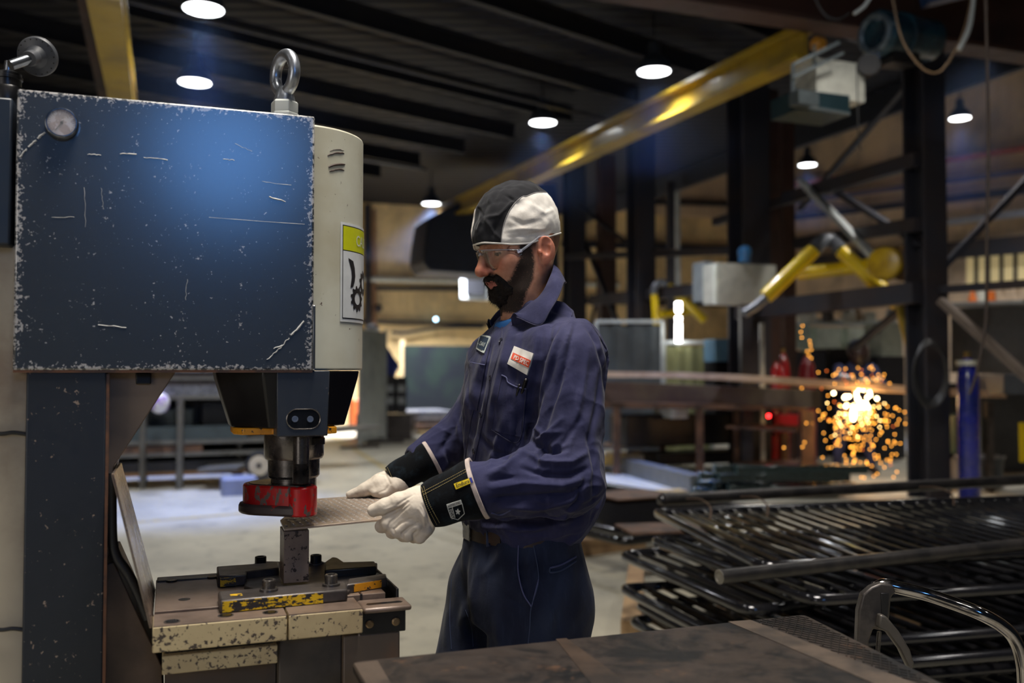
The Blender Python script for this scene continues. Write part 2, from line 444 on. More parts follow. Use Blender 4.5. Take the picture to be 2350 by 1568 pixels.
ink = M('ink', (.012, .012, .014), .5); sign_white = M('sign_white', (.74, .75, .74), .38); sign_yellow = M('sign_yellow', (.66, .68, .01), .38)

AV = -.04      # where the tool axis stands across the machine
P = empty('hydraulic_press', P2W(0, 0, 0), 'large navy blue hydraulic press with cream ram housing and red stripper foot', 'press')
P.rotation_euler = (0, 0, TH)
def pm(): return MB(P2W)

# ---- head
a0, z0 = onv(28, 852, -.15); a1, _ = onv(719, 852, -.15); _, z1 = onv(719, 266, -.15)
z0 = 1.351; z1 = z1
m = pm(); m.box(a0, a1, -.15, .15, z0, z1); m.build('head_housing', navy, P, bevel=.004)
m = pm(); m.box(a0+.001, a1-.001, -.1485, .1485, z0-.0035, z0+.001); m.build('housing_lower_edge', rust_edge, P)
m = pm(); zz = onv(719, 700, -.15)[1]; m.box(a1-.002, a1+.0035, -.151, -.10, z0, zz); m.build('corner_bead', navy, P, bevel=.002)
# long scratches on the near face
scr = M('bare_scratch', (.50, .50, .48), .5); m = pm()
def scratch(pts, wd):
    q = [onv(x, y, -.15) for x, y in pts]
    m.tube([(a, -.1504, z) for a, z in q], [wd*random.uniform(.5, 1.1) for _ in q], 5)
for p0, p1, wd in [((46, 362), (62, 342), .0016), ((66, 338), (84, 322), .0020), ((86, 319), (103, 304), .0022), ((200, 354), (232, 356), .0008), ((276, 353), (312, 354), .0011),
                   ((330, 362), (386, 367), .0009), ((512, 366), (538, 368), .0007), ((618, 452), (656, 463), .0013), ((613, 826), (640, 800), .0011), ((640, 802), (664, 775), .0014),
                   ((668, 770), (698, 738), .0024), ((628, 800), (650, 792), .0012), ((430, 640), (426, 690), .0005), ((194, 430), (197, 520), .0005), ((232, 430), (238, 480), .0004),
                   ((480, 500), (700, 516), .0004), ((600, 416), (670, 426), .0004), ((540, 330), (580, 348), .0004), ((120, 500), (170, 498), .0004), ((225, 745), (290, 752), .0009)]:
    n = 7; pts = [(p0[0]+(p1[0]-p0[0])*i/n+random.uniform(-1.6, 1.6), p0[1]+(p1[1]-p0[1])*i/n+random.uniform(-1.2, 1.2)) for i in range(n+1)]; scratch(pts, wd)
m.build('paint_scratches', scr, P, kind='stuff')

# ---- pressure gauge
ga, gz = onv(142, 283, -.16); R_ = .0260
g = pm(); g.lathe([(R_*.92, 0), (R_, .002), (R_, .014), (R_*.93, .017), (R_*.86, .017), (R_*.84, .0135)], 40, (ga, -.150, gz), (0, -1, 0)); gg = g.build('pressure_gauge', chrome, P)
g = pm(); g.lathe([(R_*.85, 0), (R_*.85, .0012)], 36, (ga, -.1625, gz), (0, -1, 0)); g.build('gauge_dial', chipped('dial', (.50, .44, .45), (.34, .24, .24), 60, .5, .35, (.42, .36, .40), 50), gg)
g = pm()
for i in range(25):
    t = math.radians(-135+270*i/24); r0, r1 = R_*(.62 if i % 4 == 0 else .70), R_*.78
    g.beam((ga+r0*math.sin(t), -.1640, gz+r0*math.cos(t)), (ga+r1*math.sin(t), -.1640, gz+r1*math.cos(t)), .0006, .0004, (0, 1, 0))
g.build('dial_marks', ink, gg)
g = pm(); t = math.radians(215); g.beam((ga-.004*math.sin(t), -.1646, gz-.004*math.cos(t)), (ga+.017*math.sin(t), -.1646, gz+.017*math.cos(t)), .0012, .0006, (0, 1, 0))
g.lathe([(.0024, 0), (.0024, .0015)], 12, (ga, -.1642, gz), (0, -1, 0)); g.build('gauge_needle', ink, gg)
gl = NT('gauge_glass'); gl.set(color=(1, 1, 1), rough=.15, alpha=.12)
g = pm(); g.lathe([(R_*.85, 0), (R_*.5, .0012), (0, .0016)], 32, (ga, -.1655, gz), (0, -1, 0)); g.build('gauge_glass', gl.m, gg)

# ---- lifting eye bolt on top of the head
ec = at(653, 260, 1.76); ez = z1; ex, ey = ec.x, ec.y
E = MB(); E.lathe([(.027, 0), (.027, .010), (.0245, .0105), (.026, .014), (.026, .030), (.023, .034)], 6, (ex, ey, ez-.001)); enut = E.build('eye_bolt_nut', M('pale_zinc', (.58, .60, .56), .45, .3), P, bevel=.002)
E = MB(); E.lathe([(.0200, .0), (.0200, .006), (.0165, .018), (.014, .024), (.012, .030)], 24, (ex, ey, ez+.030))
RR, rr = .0345, .0112; cz = ez+.0865; dv = Vector((.72, -.69, 0)).normalized()
E.tube([Vector((ex, ey, cz))+dv*(RR*.93*math.cos(t))+Z*(RR*1.04*math.sin(t)) for t in [2*math.pi*i/48 for i in range(48)]], rr, 18, closed=True)
E.build('eye_bolt', zinc, P)

# ---- cream ram housing (half-round nose of the head)
m = pm(); rc = .139; q = [(rc*math.cos(t), .0+rc*math.sin(t)) for t in [math.radians(-90+180*i/40) for i in range(41)]]
q = [(-.08, -.139)] + q + [(-.08, .139)]
ztop = onv(735, 286, -.139)[1]
m.prism(q, lambda p, d: (p[0], p[1], d), 1.3515, ztop); nose = m.build('ram_housing', cream, P, bevel=.004, smooth=40)
ntree = bvh([tuple(v) for v in m.v], [f for f in m.f])
# marker dashes, caution sign wrapped round the nose
for qd in [((752, 357), (790, 352), .9), ((754, 383), (792, 378), 1.2), ((756, 394), (790, 391), .8), ((757, 347), (789, 346), .4)]:
    (x0, y0), (x1, y1), k = qd; pts = []
    for i in range(9):
        t = i/8; h = ntree.ray_cast(CAM, ray(x0+(x1-x0)*t, y0+(y1-y0)*t-3*math.sin(math.pi*t)+random.uniform(-.8, .8)).normalized())[0]; pts.append(h)
    MB().tube(pts, [.0012*k, *[.0019*k]*6, .0016*k, .0007*k], 6).build('marker_dash', M('marker', (.06, .03, .02), .6), P)
def cylp(t, z, off): return P2W((rc+off)*math.cos(t), (rc+off)*math.sin(t), z)
def noseband(t0, t1, zb, zt, off, th=.0006, n=16):
    b = MB(); vs = []
    for i in range(n+1):
        t = t0+(t1-t0)*i/n; vs += [cylp(t, zb, off), cylp(t, zt, off), cylp(t, zt, off-th), cylp(t, zb, off-th)]
    fs = [[4*i+k, 4*i+(k+1) % 4, 4*i+4+(k+1) % 4, 4*i+4+k] for i in range(n) for k in range(4)] + [[0, 1, 2, 3], [4*n+3, 4*n+2, 4*n+1, 4*n]]
    return b.add(vs, fs)
def nose_t(px, py):
    h = ntree.ray_cast(CAM, ray(px, py).normalized())[0]; d = h-PO; return math.atan2(d.dot(V), d.dot(U)), h.z
tl_, zt_ = nose_t(781, 509); _, zb_ = nose_t(780, 738); tw = 1.22
sign = noseband(tl_, tl_+tw, zb_, zt_, .0014).build('warning_sign', sign_white, P, label='white and yellow caution sign', smooth=0)
noseband(tl_+.035, tl_+tw-.035, zb_+.006, zt_-.005, .0018).build('sign_border', ink, sign, smooth=0)
noseband(tl_+.045, tl_+tw-.045, zt_-.053, zt_-.007, .0022).build('yellow_header', sign_yellow, sign, smooth=0)
noseband(tl_+.045, tl_+tw-.045, zb_+.008, zt_-.055, .0022).build('sign_panel', sign_white, sign, smooth=0)
def wrap(v2, fs, t0, t1, zb, zt, nm, mt, off=.0028):
    b = MB(); b.v = [cylp(t0+(t1-t0)*x, zb+(zt-zb)*y, off) for x, y in v2]; b.f = [list(f) for f in fs]; return b.build(nm, mt, sign, smooth=0)
v2, f2 = text_mesh('CAUTION', .0); wrap(v2, f2, tl_+.34, tl_+tw-.1, zt_-.041, zt_-.020, 'sign_text', sign_white)
# pictogram: a hand above two meshing gears
v2 = [(.0, 1), (.22, .95), (.30, .80), (.33, .62), (.30, .50), (.22, .38), (.10, .36), (.16, .60), (.14, .74)]
wrap(v2, [list(range(len(v2)))], tl_+.14, tl_+.66, zb_+.035, zt_-.068, 'hand_symbol', ink)
def gear(cx, cy, r, asp, n=11):
    pts = []
    for i in range(n*4):
        t = 2*math.pi*i/(n*4); k = r*(1 if i % 4 in (0, 1) else .80); pts.append((cx+k*math.cos(t)*asp, cy+k*math.sin(t)))
    inn = [(cx+r*.45*math.cos(2*math.pi*i/(n*4))*asp, cy+r*.45*math.sin(2*math.pi*i/(n*4))) for i in range(n*4)]; k = n*4
    return pts+inn, [[i, (i+1) % k, k+(i+1) % k, k+i] for i in range(k)]
hz = zt_-zb_-.06; asp = hz/(rc*(tw-.09))
v2, f2 = gear(.30, .30, .20, asp); wrap(v2, f2, tl_+.045, tl_+tw-.045, zb_+.008, zt_-.055, 'lower_gear_symbol', ink)
v2, f2 = gear(.52, .56, .20, asp); wrap(v2, f2, tl_+.045, tl_+tw-.045, zb_+.008, zt_-.055, 'upper_gear_symbol', ink)

# ---- black tapered guide under the head with the side block
m = pm(); n8 = 8
def ring8(r, z, a=0.0, v=0.0): return [(a+r*math.cos(math.pi/8+math.pi*i/4), v+r*math.sin(math.pi/8+math.pi*i/4), z) for i in range(8)]
vs = ring8(.148, 1.3505, -.012, -.0)+ring8(.145, 1.335, -.012, 0)+ring8(.117, 1.243, -.010, 0); 
m.add(vs, [(0, 1, 2, 3, 4, 5, 6, 7), (23, 22, 21, 20, 19, 18, 17, 16)]+[[8*j+i, 8*j+(i+1) % 8, 8*j+8+(i+1) % 8, 8*j+8+i] for j in (0, 1) for i in range(8)])
m.build('ram_guide', black_iron, P, bevel=.003, smooth=20)
bx0, bz1 = onv(635, 862, -.145); bx1, _ = onv(757, 862, -.145); _, bz0 = onv(690, 1002, -.145)
bx2, _ = onv(752, 1000, -.145)
m = pm(); m.prism([(bx0, 1.351), (bx1, 1.351), (bx2, bz0), (bx0+.001, bz0)], lambda p, d: (p[0], d, p[1]), -.145, -.02); blk = m.build('guide_block', block_paint, P, bevel=.002)
m = pm(); sx0, sz1 = onv(658, 940, -.1455); sx1, sz0 = onv(735, 984, -.1455); r = (sz1-sz0)/2; zc = (sz0+sz1)/2
q = [(sx1-r+r*math.cos(t), zc+r*math.sin(t)) for t in [math.radians(-90+180*i/12) for i in range(13)]]+[(sx0+r+r*math.cos(t), zc+r*math.sin(t)) for t in [math.radians(90+180*i/12) for i in range(13)]]
m.prism(q, lambda p, d: (p[0], d, p[1]), -.1456, -.142); slot = m.build('screw_slot', black_oil, blk, smooth=0)
m = pm(); m.tube([(p[0], -.1456, p[1]) for p in q], .0012, 6, closed=True); m.build('slot_rim', tool_steel, blk)
for px in (677, 712):
    a_, z_ = onv(px, 962, -.1457); m = pm(); m.lathe([(.0058, 0), (.0058, .002), (.0038, .002), (.0036, .0006), (0, .0006)], 16, (a_, -.1456, z_), (0, -1, 0)); m.build('screw', zinc, blk)

# ---- orange retaining flange, punch spindle, bolt
m = pm(); q = [(-.115, -.06), (-.10, -.085), (-.045, -.088), (-.03, -.118), (.0, -.135), (.035, -.135), (.05, -.11), (.075, -.09), (.08, .0), (.03, .09), (-.07, .09), (-.115, .03)]
m.prism(q, lambda p, d: (p[0], p[1], d), 1.230, 1.243); m.build('orange_flange', org_paint, P, bevel=.002)
def axz(py, d=1.80): return CAMZ-(py-852)*d/FPX
ax_ = pm(); ax_.lathe([(.058, axz(1000)), (.058, axz(1050)), (.055, axz(1057)), (.050, axz(1058)), (.050, axz(1096)), (.047, axz(1101)), (.044, axz(1102)), (.044, axz(1140))], 36, (.003, -.02, 0)); ax_.build('punch_spindle', tool_steel, P)
bolt_a, _ = onv(691, 1060, -.105); m = pm(); pr = [(.0150, axz(1004, 1.75)), (.0150, axz(1066, 1.75))]
z_ = axz(1066, 1.75)
while z_ > axz(1112, 1.75): pr += [(.0156, z_-.0006), (.0148, z_-.0013)]; z_ -= .0013
m.lathe(pr, 24, (bolt_a, -.105, 0)); m.build('stripper_bolt', tool_steel, P)
a_, _ = onv(724, 1010, -.06); m = pm(); m.lathe([(.019, axz(1022)), (.019, axz(1008)), (.017, axz(1006))], 24, (a_, -.055, 0)); m.build('bolt_head', dark_steel, P)

# ---- red stripper foot
def hull2(c1, r1, c2, r2, n=20):
    pts = []
    for (cx_, cy_), r in ((c1, r1), (c2, r2)):
        pts += [(cx_+r*math.cos(2*math.pi*i/n), cy_+r*math.sin(2*math.pi*i/n)) for i in range(n)]
    pts = sorted(set(pts)); lo = []; up = []
    cr = lambda o, a, b: (a[0]-o[0])*(b[1]-o[1])-(a[1]-o[1])*(b[0]-o[0])
    for p in pts:
        while len(lo) > 1 and cr(lo[-2], lo[-1], p) <= 0: lo.pop()
        lo.append(p)
    for p in reversed(pts):
        while len(up) > 1 and cr(up[-2], up[-1], p) <= 0: up.pop()
        up.append(p)
    return lo[:-1]+up[:-1]
ra, _ = onv(632, 1150, -.05); rb, _ = onv(694, 1150, -.10)
zt, zb = axz(1117, 1.77), axz(1190, 1.745)
m = pm(); m.prism(hull2((ra, -.015), .058, (rb+.002, -.088), .0265), lambda p, d: (p[0], p[1], d), zb+.008, zt); m.build('stripper_foot', red_paint, P, bevel=.004, smooth=30)
m = pm(); m.prism(hull2((rb+.0005, -.090), .0285, (rb, -.06), .028), lambda p, d: (p[0], p[1], d), zb, zt-.001); m.build('stripper_boss', red_paint, P, bevel=.003, smooth=30)
m = pm(); m.prism(hull2((ra-.002, -.015), .064, (rb-.008, -.083), .030), lambda p, d: (p[0], p[1], d), zb, zb+.020); m.build('stripper_flange', chipped('flange_paint', (.05, .035, .034), (.40, .006, .008), 30, .60, .4, (.03, .024, .024), 8), P, bevel=.005, smooth=30)
m = pm(); m.prism(hull2((ra, -.015), .047, (rb, -.088), .018), lambda p, d: (p[0], p[1], d), zt, zt+.0015); m.build('stripper_pocket', black_oil, P, smooth=30)

# ---- die post
pa0, _ = onv(651, 1300, -.085); pa1, _ = onv(709, 1300, -.085); zt_bed = .93
m = pm(); m.box(pa0, pa1, -.085, -.020, .948, 1.046); m.build('die_post', post_steel, P, bevel=.001)

# ---- press bed
za = .93; FV = -.25
aL, zL = onv(350, 1440, FV); aR, zR = onv(833, 1388, FV); aM, _ = onv(661, 1402, FV)
th = .043
m = pm(); m.box(aL, aM-.0015, FV, FV+.085, za-th, za-.001); m.build('bed_front_bar', cream_worn, P, bevel=.002)
m = pm(); m.box(aM+.0015, aR, FV, FV+.085, za-th, za-.001); m.build('bed_front_block', cream_worn, P, bevel=.002)
m = pm(); m.box(aL+.001, aM-.002, FV+.001, FV+.0845, za-.0012, za); m.build('bar_top', bed_steel, P)
m = pm(); m.box(aM+.002, aR-.001, FV+.001, FV+.0845, za-.0012, za+.0005); m.build('block_top', bed_steel, P)
m = pm(); m.box(aL+.002, aR+.06, FV+.088, .10, za-.05, za+.004); m.build('bed_plate', bed_steel, P, bevel=.0015)
m = pm(); m.box(aL+.004, aL+.20, .075, .112, za-.05, za+.007); m.build('rear_strip', black_iron, P, bevel=.002)
b0, _ = onv(372, 1520, FV+.012); b1, _ = onv(637, 1500, FV+.012); zc1 = onv(372, 1508, FV+.012)[1]; zc0 = onv(372, 1550, FV+.012)[1]
m = pm(); m.box(b0, b1, FV+.012, FV+.05, zc0, za-th-.010); m.build('lower_front_bar', cream_worn, P, bevel=.0015)
m = pm(); m.box(b0+.004, b1-.006, FV+.03, .08, za-th-.02, za-th+.002); m.build('slide_rail', black_iron, P)
# holes with counterbore rings
for px, py in [(395, 1427), (518, 1413), (620, 1406)]:
    a_, v_ = onzp(px, py, za); m = pm(); m.lathe([(.0135, 0), (.0135, .0008), (.0115, .0008), (.0110, -.0002)], 24, (a_, v_, za)); rg = m.build('bolt_hole_ring', dark_steel, P)
    m = pm(); m.lathe([(.0095, 0), (.0095, .0012)], 20, (a_, v_, za)); m.build('bolt_hole', black_oil, P)
for px, py in [(423, 1376), (394, 1335), (487, 1327)]:
    a_, v_ = onzp(px, py, za+.004); m = pm(); m.lathe([(.0105, 0), (.0105, .0008 if py > 1340 else .004)], 20, (a_, v_, za+.0035)); m.build('bolt_hole', black_oil, P)
# carcass under the bed
m = pm(); m.box(onv(640, 1480, -.20)[0], onv(785, 1480, -.20)[0], -.20, .10, .0, za-.04); m.build('bed_pedestal', M('pedestal', (.075, .060, .048), .55, .1, (.03, .026, .024), 6, .4, .7), P, bevel=.003)
m = pm(); m.box(onv(788, 1470, -.215)[0], onv(918, 1470, -.215)[0], -.215, .10, .0, za-.055); m.build('pedestal_side_panel', M('side_panel', (.11, .08, .06), .5, .1, (.20, .09, .04), 5, .5, .8), P, bevel=.003)
m = pm(); m.box(aL+.02, onv(640, 1480, -.2)[0]-.002, -.17, .08, .0, za-th-.02); m.build('pedestal_left_panel', M('pedestal2', (.06, .045, .036), .6, .1, (.10, .06, .035), 4, .45, .7), P)
# chute and slotted tray at the right end
t0, tv0 = onzp(840, 1402, za-.006); t1, tv1 = onzp(948, 1395, za-.006)
m = pm(); m.box(aR+.004, aR+.092, FV+.012, FV+.080, za-.014, za-.004); tr = m.build('slotted_tray', bed_steel, P, bevel=.004)
m = pm(); m.prism([(aR+.018, FV+.036), (aR+.078, FV+.036), (aR+.082, FV+.042), (aR+.078, FV+.048), (aR+.018, FV+.048), (aR+.014, FV+.042)], lambda p, d: (p[0], p[1], d), za-.004, za-.0034); m.build('tray_slot', black_oil, tr, smooth=0)
m = pm(); m.box(aR+.002, aR+.085, FV+.03, FV+.06, za-.055, za-.014); br = m.build('tray_bracket', black_iron, P, bevel=.002)
for da in (.018, .066):
    m = pm(); m.lathe([(.0075, 0), (.0075, .003), (.005, .005)], 14, (aR+da, FV+.03, za-.036), (0, -1, 0)); m.build('bracket_bolt', M('brass_bolt', (.25, .17, .09), .4, .7), br)
m = pm(); m.prism([(aR+.012, za-.05), (aR+.012, za+.006), (aR+.016, za+.006), (aR+.016, za-.04), (aR+.080, za-.04), (aR+.080, za+.010), (aR+.085, za+.010), (aR+.085, za-.05)], lambda p, d: (p[0], d, p[1]), FV+.085, .10)
m.build('scrap_chute', black_iron, P, bevel=.001)

# ---- die shoe bolted to the bed
def zpoly(pxs, z): return [onzp(x, y, z) for x, y in pxs]
def slab(nm, pxs, z0_, z1_, mat, par, bev=.002, **k):
    m = pm(); m.prism(zpoly(pxs, z1_), lambda p, d: (p[0], p[1], d), z0_, z1_); return m.build(nm, mat, par, bevel=bev, **k)
DS = slab('die_shoe', [(566, 1318), (600, 1288), (866, 1292), (866, 1305), (832, 1330), (800, 1356), (640, 1372), (560, 1345)], za+.004, za+.012, dark_steel, P)
c1 = slab('front_clamp_bar', [(500, 1357), (793, 1333), (798, 1352), (505, 1379)], za+.0005, za+.023, dark_steel, P, .004)
f0 = onzp(505, 1379, za+.023); f1 = onzp(798, 1352, za+.023)
m = pm(); d = (Vector((*f1, 0))-Vector((*f0, 0))).normalized(); nr = Vector((d.y, -d.x, 0))*.0006
A_ = Vector((*f0, 0))+d*.004; B_ = Vector((*f1, 0))-d*.045
m.add([A_+nr+Z*(za+.002), B_+nr+Z*(za+.002), B_+nr+Z*(za+.0205), A_+nr+Z*(za+.0205), A_-nr+Z*(za+.002), B_-nr+Z*(za+.002), B_-nr+Z*(za+.0205), A_-nr+Z*(za+.0205)],
      [(0, 1, 2, 3), (7, 6, 5, 4), (0, 4, 5, 1), (1, 5, 6, 2), (2, 6, 7, 3), (3, 7, 4, 0)]); m.build('yellow_face', yel_paint, c1)
m = pm(); nt = onzp(542, 1366, za+.023); m.box(nt[0]-.010, nt[0]+.010, nt[1]-.008, nt[1]+.008, za+.022, za+.0234); m.build('clamp_notch', yel_paint, c1)
c2 = slab('rear_clamp_left', [(497, 1300), (640, 1290), (640, 1303), (566, 1312), (566, 1319), (500, 1322)], za+.004, za+.026, dark_steel, P, .003)
m = pm(); q0 = onzp(500, 1322, za+.026); q1 = onzp(566, 1319, za+.026); m.box(q0[0]+.004, q1[0]-.020, min(q0[1], q1[1])-.004, q0[1]+.01, za+.007, za+.022); m.build('yellow_end', yel_paint, c2)
c3 = slab('rear_clamp_right', [(745, 1290), (762, 1278), (775, 1280), (790, 1290), (860, 1288), (864, 1300), (745, 1309)], za+.010, za+.028, black_iron, P, .003)
c4 = slab('side_clamp', [(800, 1328), (886, 1316), (888, 1327), (795, 1342)], za+.003, za+.022, dark_steel, P, .003)
q0 = onzp(795, 1342, za+.022); q1 = onzp(888, 1327, za+.022); m = pm(); d = (Vector((*q1, 0))-Vector((*q0, 0))); nn = Vector((d.y, -d.x, 0)).normalized()*.0008
A_ = Vector((*q0, 0))+d*.18+nn; B_ = Vector((*q0, 0))+d*.86+nn
m.prism([A_, B_, B_-nn*2, A_-nn*2], lambda p, dd: (p[0], p[1], dd), za+.006, za+.020); m.build('orange_face', org_paint, c4)
for px, py, zz in [(598, 1300, za+.012), (725, 1296, za+.010), (617, 1356, za+.023), (760, 1344, za+.023)]:
    a_, v_ = onzp(px, py, zz)
    b = pm(); b.lathe([(.0165, 0), (.0165, .004), (.0150, .0048)], 28, (a_, v_, zz)); wsh = b.build('clamp_bolt', tool_steel if py > 1330 else dark_steel, P)
    b = pm(); b.lathe([(.0118, .0045), (.0118, .019), (.0108, .0205), (.0072, .0205), (.0068, .012), (0, .012)], 24, (a_, v_, zz)); b.build('socket_head', tool_steel if py > 1330 else black_iron, wsh)

# ---- column, throat gusset, hose, deflector plate
ca0, _ = onv(58, 1000, -.145); ca1, _ = onv(243, 1000, -.145)
m = pm(); m.box(ca0, ca1, -.145, .145, 0, 1.3505); m.build('column', navy_col, P, bevel=.003)
m = pm(); m.box(ca1-.0005, ca1+.0045, -.1435, -.13, 0, 1.345); m.build('column_edge', rust_edge, P)
g0 = ca1-.01; G = lambda px, py: onv(px, py, -.11)
m = pm(); q = [(g0, 1.352), (G(406, 854)[0], 1.352), G(262, 1070), G(252, 1130), (g0, G(252, 1130)[1])]
m.prism(q, lambda p, d: (p[0], d, p[1]), -.11, .11); m.build('upper_gusset', M('gusset', (.25, .18, .125), .5, .1, (.15, .105, .075), 3, .4, .7, .08, 60), P, bevel=.002)
m = pm(); k0 = G(312, 870); k1 = G(347, 882); m.box(k0[0], k1[0], -.118, -.109, G(330, 882)[1], G(330, 856)[1]); m.build('gusset_tab', black_iron, P, bevel=.002)
m = pm(); q = [(g0, G(250, 1300)[1]), G(262, 1290), G(300, 1375), G(372, 1530), (G(372, 1530)[0]+.03, 0), (g0, 0)]
m.prism(q, lambda p, d: (p[0], d, p[1]), -.11, .11); m.build('lower_gusset', M('gusset2', (.15, .095, .06), .55, .1, (.07, .045, .03), 4, .4, .7), P, bevel=.002)
hs = [ona_ for ona_ in [P2W(*(lambda az: (az[0], -.13, az[1]))(onv(px, py, -.13))) for px, py in [(256, 1085), (256, 1150), (258, 1240), (268, 1280), (292, 1315), (315, 1360), (340, 1420)]]]
MB().tube(spline(hs, 6), .0085, 12).build('edge_hose', black_rubber, P)
A1 = P2W(*(lambda az: (az[0], FV, az[1]))(onv(261, 1088, FV))); A2 = P2W(*(lambda az: (az[0], FV-.003, az[1]))(onv(349, 1442, FV-.003)))
B1 = P2W(*(lambda az: (az[0], .06, az[1]))(onv(279, 1062, .06))); B2 = P2W(*(lambda az: (az[0], .09, az[1]))(onv(357, 1354, .09)))
m = MB(); off = -U*.004
m.add([A1, A2, B2, B1, A1+off, A2+off, B2+off, B1+off], [(0, 1, 2, 3), (7, 6, 5, 4), (0, 4, 5, 1), (1, 5, 6, 2), (2, 6, 7, 3), (3, 7, 4, 0)])
m.build('deflector_plate', M('worn_plate', (.20, .15, .12), .28, .75, (.52, .46, .40), 9, .50, .75, .05, 60, stretch=(1, 1, .35)), P, bevel=.0006)

# ---- pieces at the left edge: cabinet box, cream rear column, cables, breather
c0, _ = onv(-120, 600, -.12); c1_, _ = onv(27, 600, -.12)
m = pm(); m.box(c0, c1_, -.14, .14, onv(0, 562, -.14)[1], onv(0, 222, -.14)[1]); m.build('valve_cabinet', chipped('cab_blue', (.016, .024, .038), (.35, .33, .30), 40, .72, .4), P, bevel=.004)
m = pm(); m.box(c0-.1, ca0+.004, -.10, .12, 0, onv(0, 562, -.10)[1]); m.build('rear_column', M('rear_cream', (.46, .40, .30), .5, 0, (.20, .13, .085), 2.5, .45, .75), P, bevel=.003)
for ys in ((996, 1000), (1446, 1452)):
    pts = [P2W(*(lambda az: (az[0], -.112, az[1]))(onv(x, y, -.112))) for x, y in [(-60, ys[0]-4), (0, ys[0]), (30, ys[0]-3), (62, ys[0]+1)]]
    MB().tube(spline(pts, 6), .0036, 8).build('cable', black_rubber, P)
b0 = at(18, 208, 1.66); m = MB(); m.lathe([(.030, -.02), (.030, .0), (.028, .004), (.022, .006), (.022, .018), (.024, .019), (.024, .024), (.022, .025), (.022, .030), (.016, .033)], 28, b0); vent = m.build('breather_base', black_iron, P)
d1 = .0125; p0 = b0+Z*.030; p1 = at(22, 142, 1.66)
MB().tube([p0, p0*.5+p1*.5, p1], .0085, 16).build('breather_pipe', M('dull_chrome', (.28, .30, .33), .25, .9), vent)
e0 = at(24, 150, 1.60); e1 = at(70, 134, 1.625); e2 = at(93, 128, 1.665)
MB().tube([e0, e1], .0090, 16).build('elbow_pipe', MATS['dull_chrome'], vent)
dd = (e2-e1).normalized(); MB().lathe([(.0125, 0), (.0135, .004), (.0135, .022), (.020, .030), (.033, .034), (.0345, .037), (.0345, .043), (.033, .045), (0, .045)], 40, e1-dd*.008, dd).build('breather_disc', M('dark_plastic', (.045, .048, .055), .45), vent)
m = MB(); fc = e1-dd*.008+dd*.0335; sx = dd.cross(Z).normalized(); sy = sx.cross(dd)
for i in range(18):
    t = 2*math.pi*i/18; rdir = sx*math.cos(t)+sy*math.sin(t); m.beam(fc+rdir*.020, fc+rdir*.031, .0022, .0014, dd)
m.build('disc_slots', black_oil, vent)

# ---- the tread plate being punched
n0 = at(652, 1214, 1.775); n1 = at(972, 1182, 1.885); f1_ = at(945, 1131, 2.22); f0_ = at(702, 1146, 2.12)
m = MB(); tkn = Vector((0, 0, -.004)); 
lf = at(643, 1192, 1.86)
pn_ = (n1-n0).cross(f1_-n0).normalized()
def onpl(px, py): d = ray(px, py); return CAM+d*((n0-CAM).dot(pn_)/d.dot(pn_))
f0_ = onpl(702, 1146); lf = onpl(643, 1194)
m.add([n0, n1, f1_, f0_, lf]+[p+tkn for p in (n0, n1, f1_, f0_, lf)], [(0, 1, 2, 3, 4), (9, 8, 7, 6, 5)]+[[i, (i+1) % 5, 5+(i+1) % 5, 5+i] for i in range(5)])
tp = m.build('tread_plate', M('tread_steel', (.44, .34, .26), .32, .3, (.32, .26, .21), 25, .4, .7, .1, 90), None, cat='steel plate', bevel=.0004,
             label='diamond tread steel plate held in both gloves under the red press foot')
m = MB(); uu = (n1-n0).normalized(); vv = ((f0_-n0)-uu*(f0_-n0).dot(uu)).normalized(); nn = uu.cross(vv); L1 = (n1-n0).length; k = 0
for j in range(24):
    for i in range(28):
        c = n0+uu*(.009+i*.0145)+vv*(.009+j*.0145)
        pc = topx([c])[0]
        if not inpoly(np.array([pc]), [(656, 1210), (968, 1180), (942, 1134), (706, 1148), (650, 1194)])[0]: continue
        # height of the plate at c
        sgn = 1 if (i+j) % 2 else -1; dr = (uu*1+vv*sgn).normalized()
        t1 = (n1-n0).cross(f1_-n0); hpt = c - t1.normalized()*((c-n0).dot(t1.normalized()))
        nrm = t1.normalized(); a_ = hpt-dr*.0062; b_ = hpt+dr*.0062; s_ = dr.cross(nrm)*.0015
        m.add([a_, hpt-s_, b_, hpt+s_, hpt+nrm*.0013], [(0, 1, 4), (1, 2, 4), (2, 3, 4), (3, 0, 4)])
m.build('raised_lugs', M('lug_steel', (.72, .66, .60), .25, .55), tp, smooth=0, kind='stuff')
# ================================================================ the hall
def hb(): return MB(lambda a, v, z: H2W(a, v, z))
t = NT('concrete'); n1_ = t.noise(.9, 7, .6); n2_ = t.noise(6, 5, .6); n3_ = t.noise(28, 3)
col = t.mix(t.step(n1_, .35, .68), (.54, .50, .39), (.36, .335, .265)); col = t.mix(t.math('MULTIPLY', t.step(n2_, .52, .75), .6), col, (.12, .11, .10))
t.set(color=col, rough=t.math('ADD', .28, t.math('MULTIPLY', n2_, .35))); t.bump(n3_, .06, .003); MATS['concrete'] = t.m
t = NT('siding'); wv = t.wave(1.6, axis='X'); nz = t.noise(.9, 6, .65)
col = t.mix(t.step(nz, .40, .68), (.93, .68, .33), (.55, .40, .21)); t.set(color=col, rough=.6); t.bump(wv, .25, .03); MATS['siding'] = t.m
t = NT('siding2'); g = t.sep('Object'); cmb = t.n.new('ShaderNodeCombineXYZ'); t.link(t.math('ADD', g[0], g[1]), cmb.inputs[0])
wv = t.wave(1.7, cmb.outputs[0]); nz = t.noise(.6, 6, .6)
col = t.mix(t.step(nz, .38, .7), (.66, .49, .33), (.32, .25, .19)); t.set(color=col, rough=.5); t.bump(wv, .5, .03); MATS['siding2'] = t.m
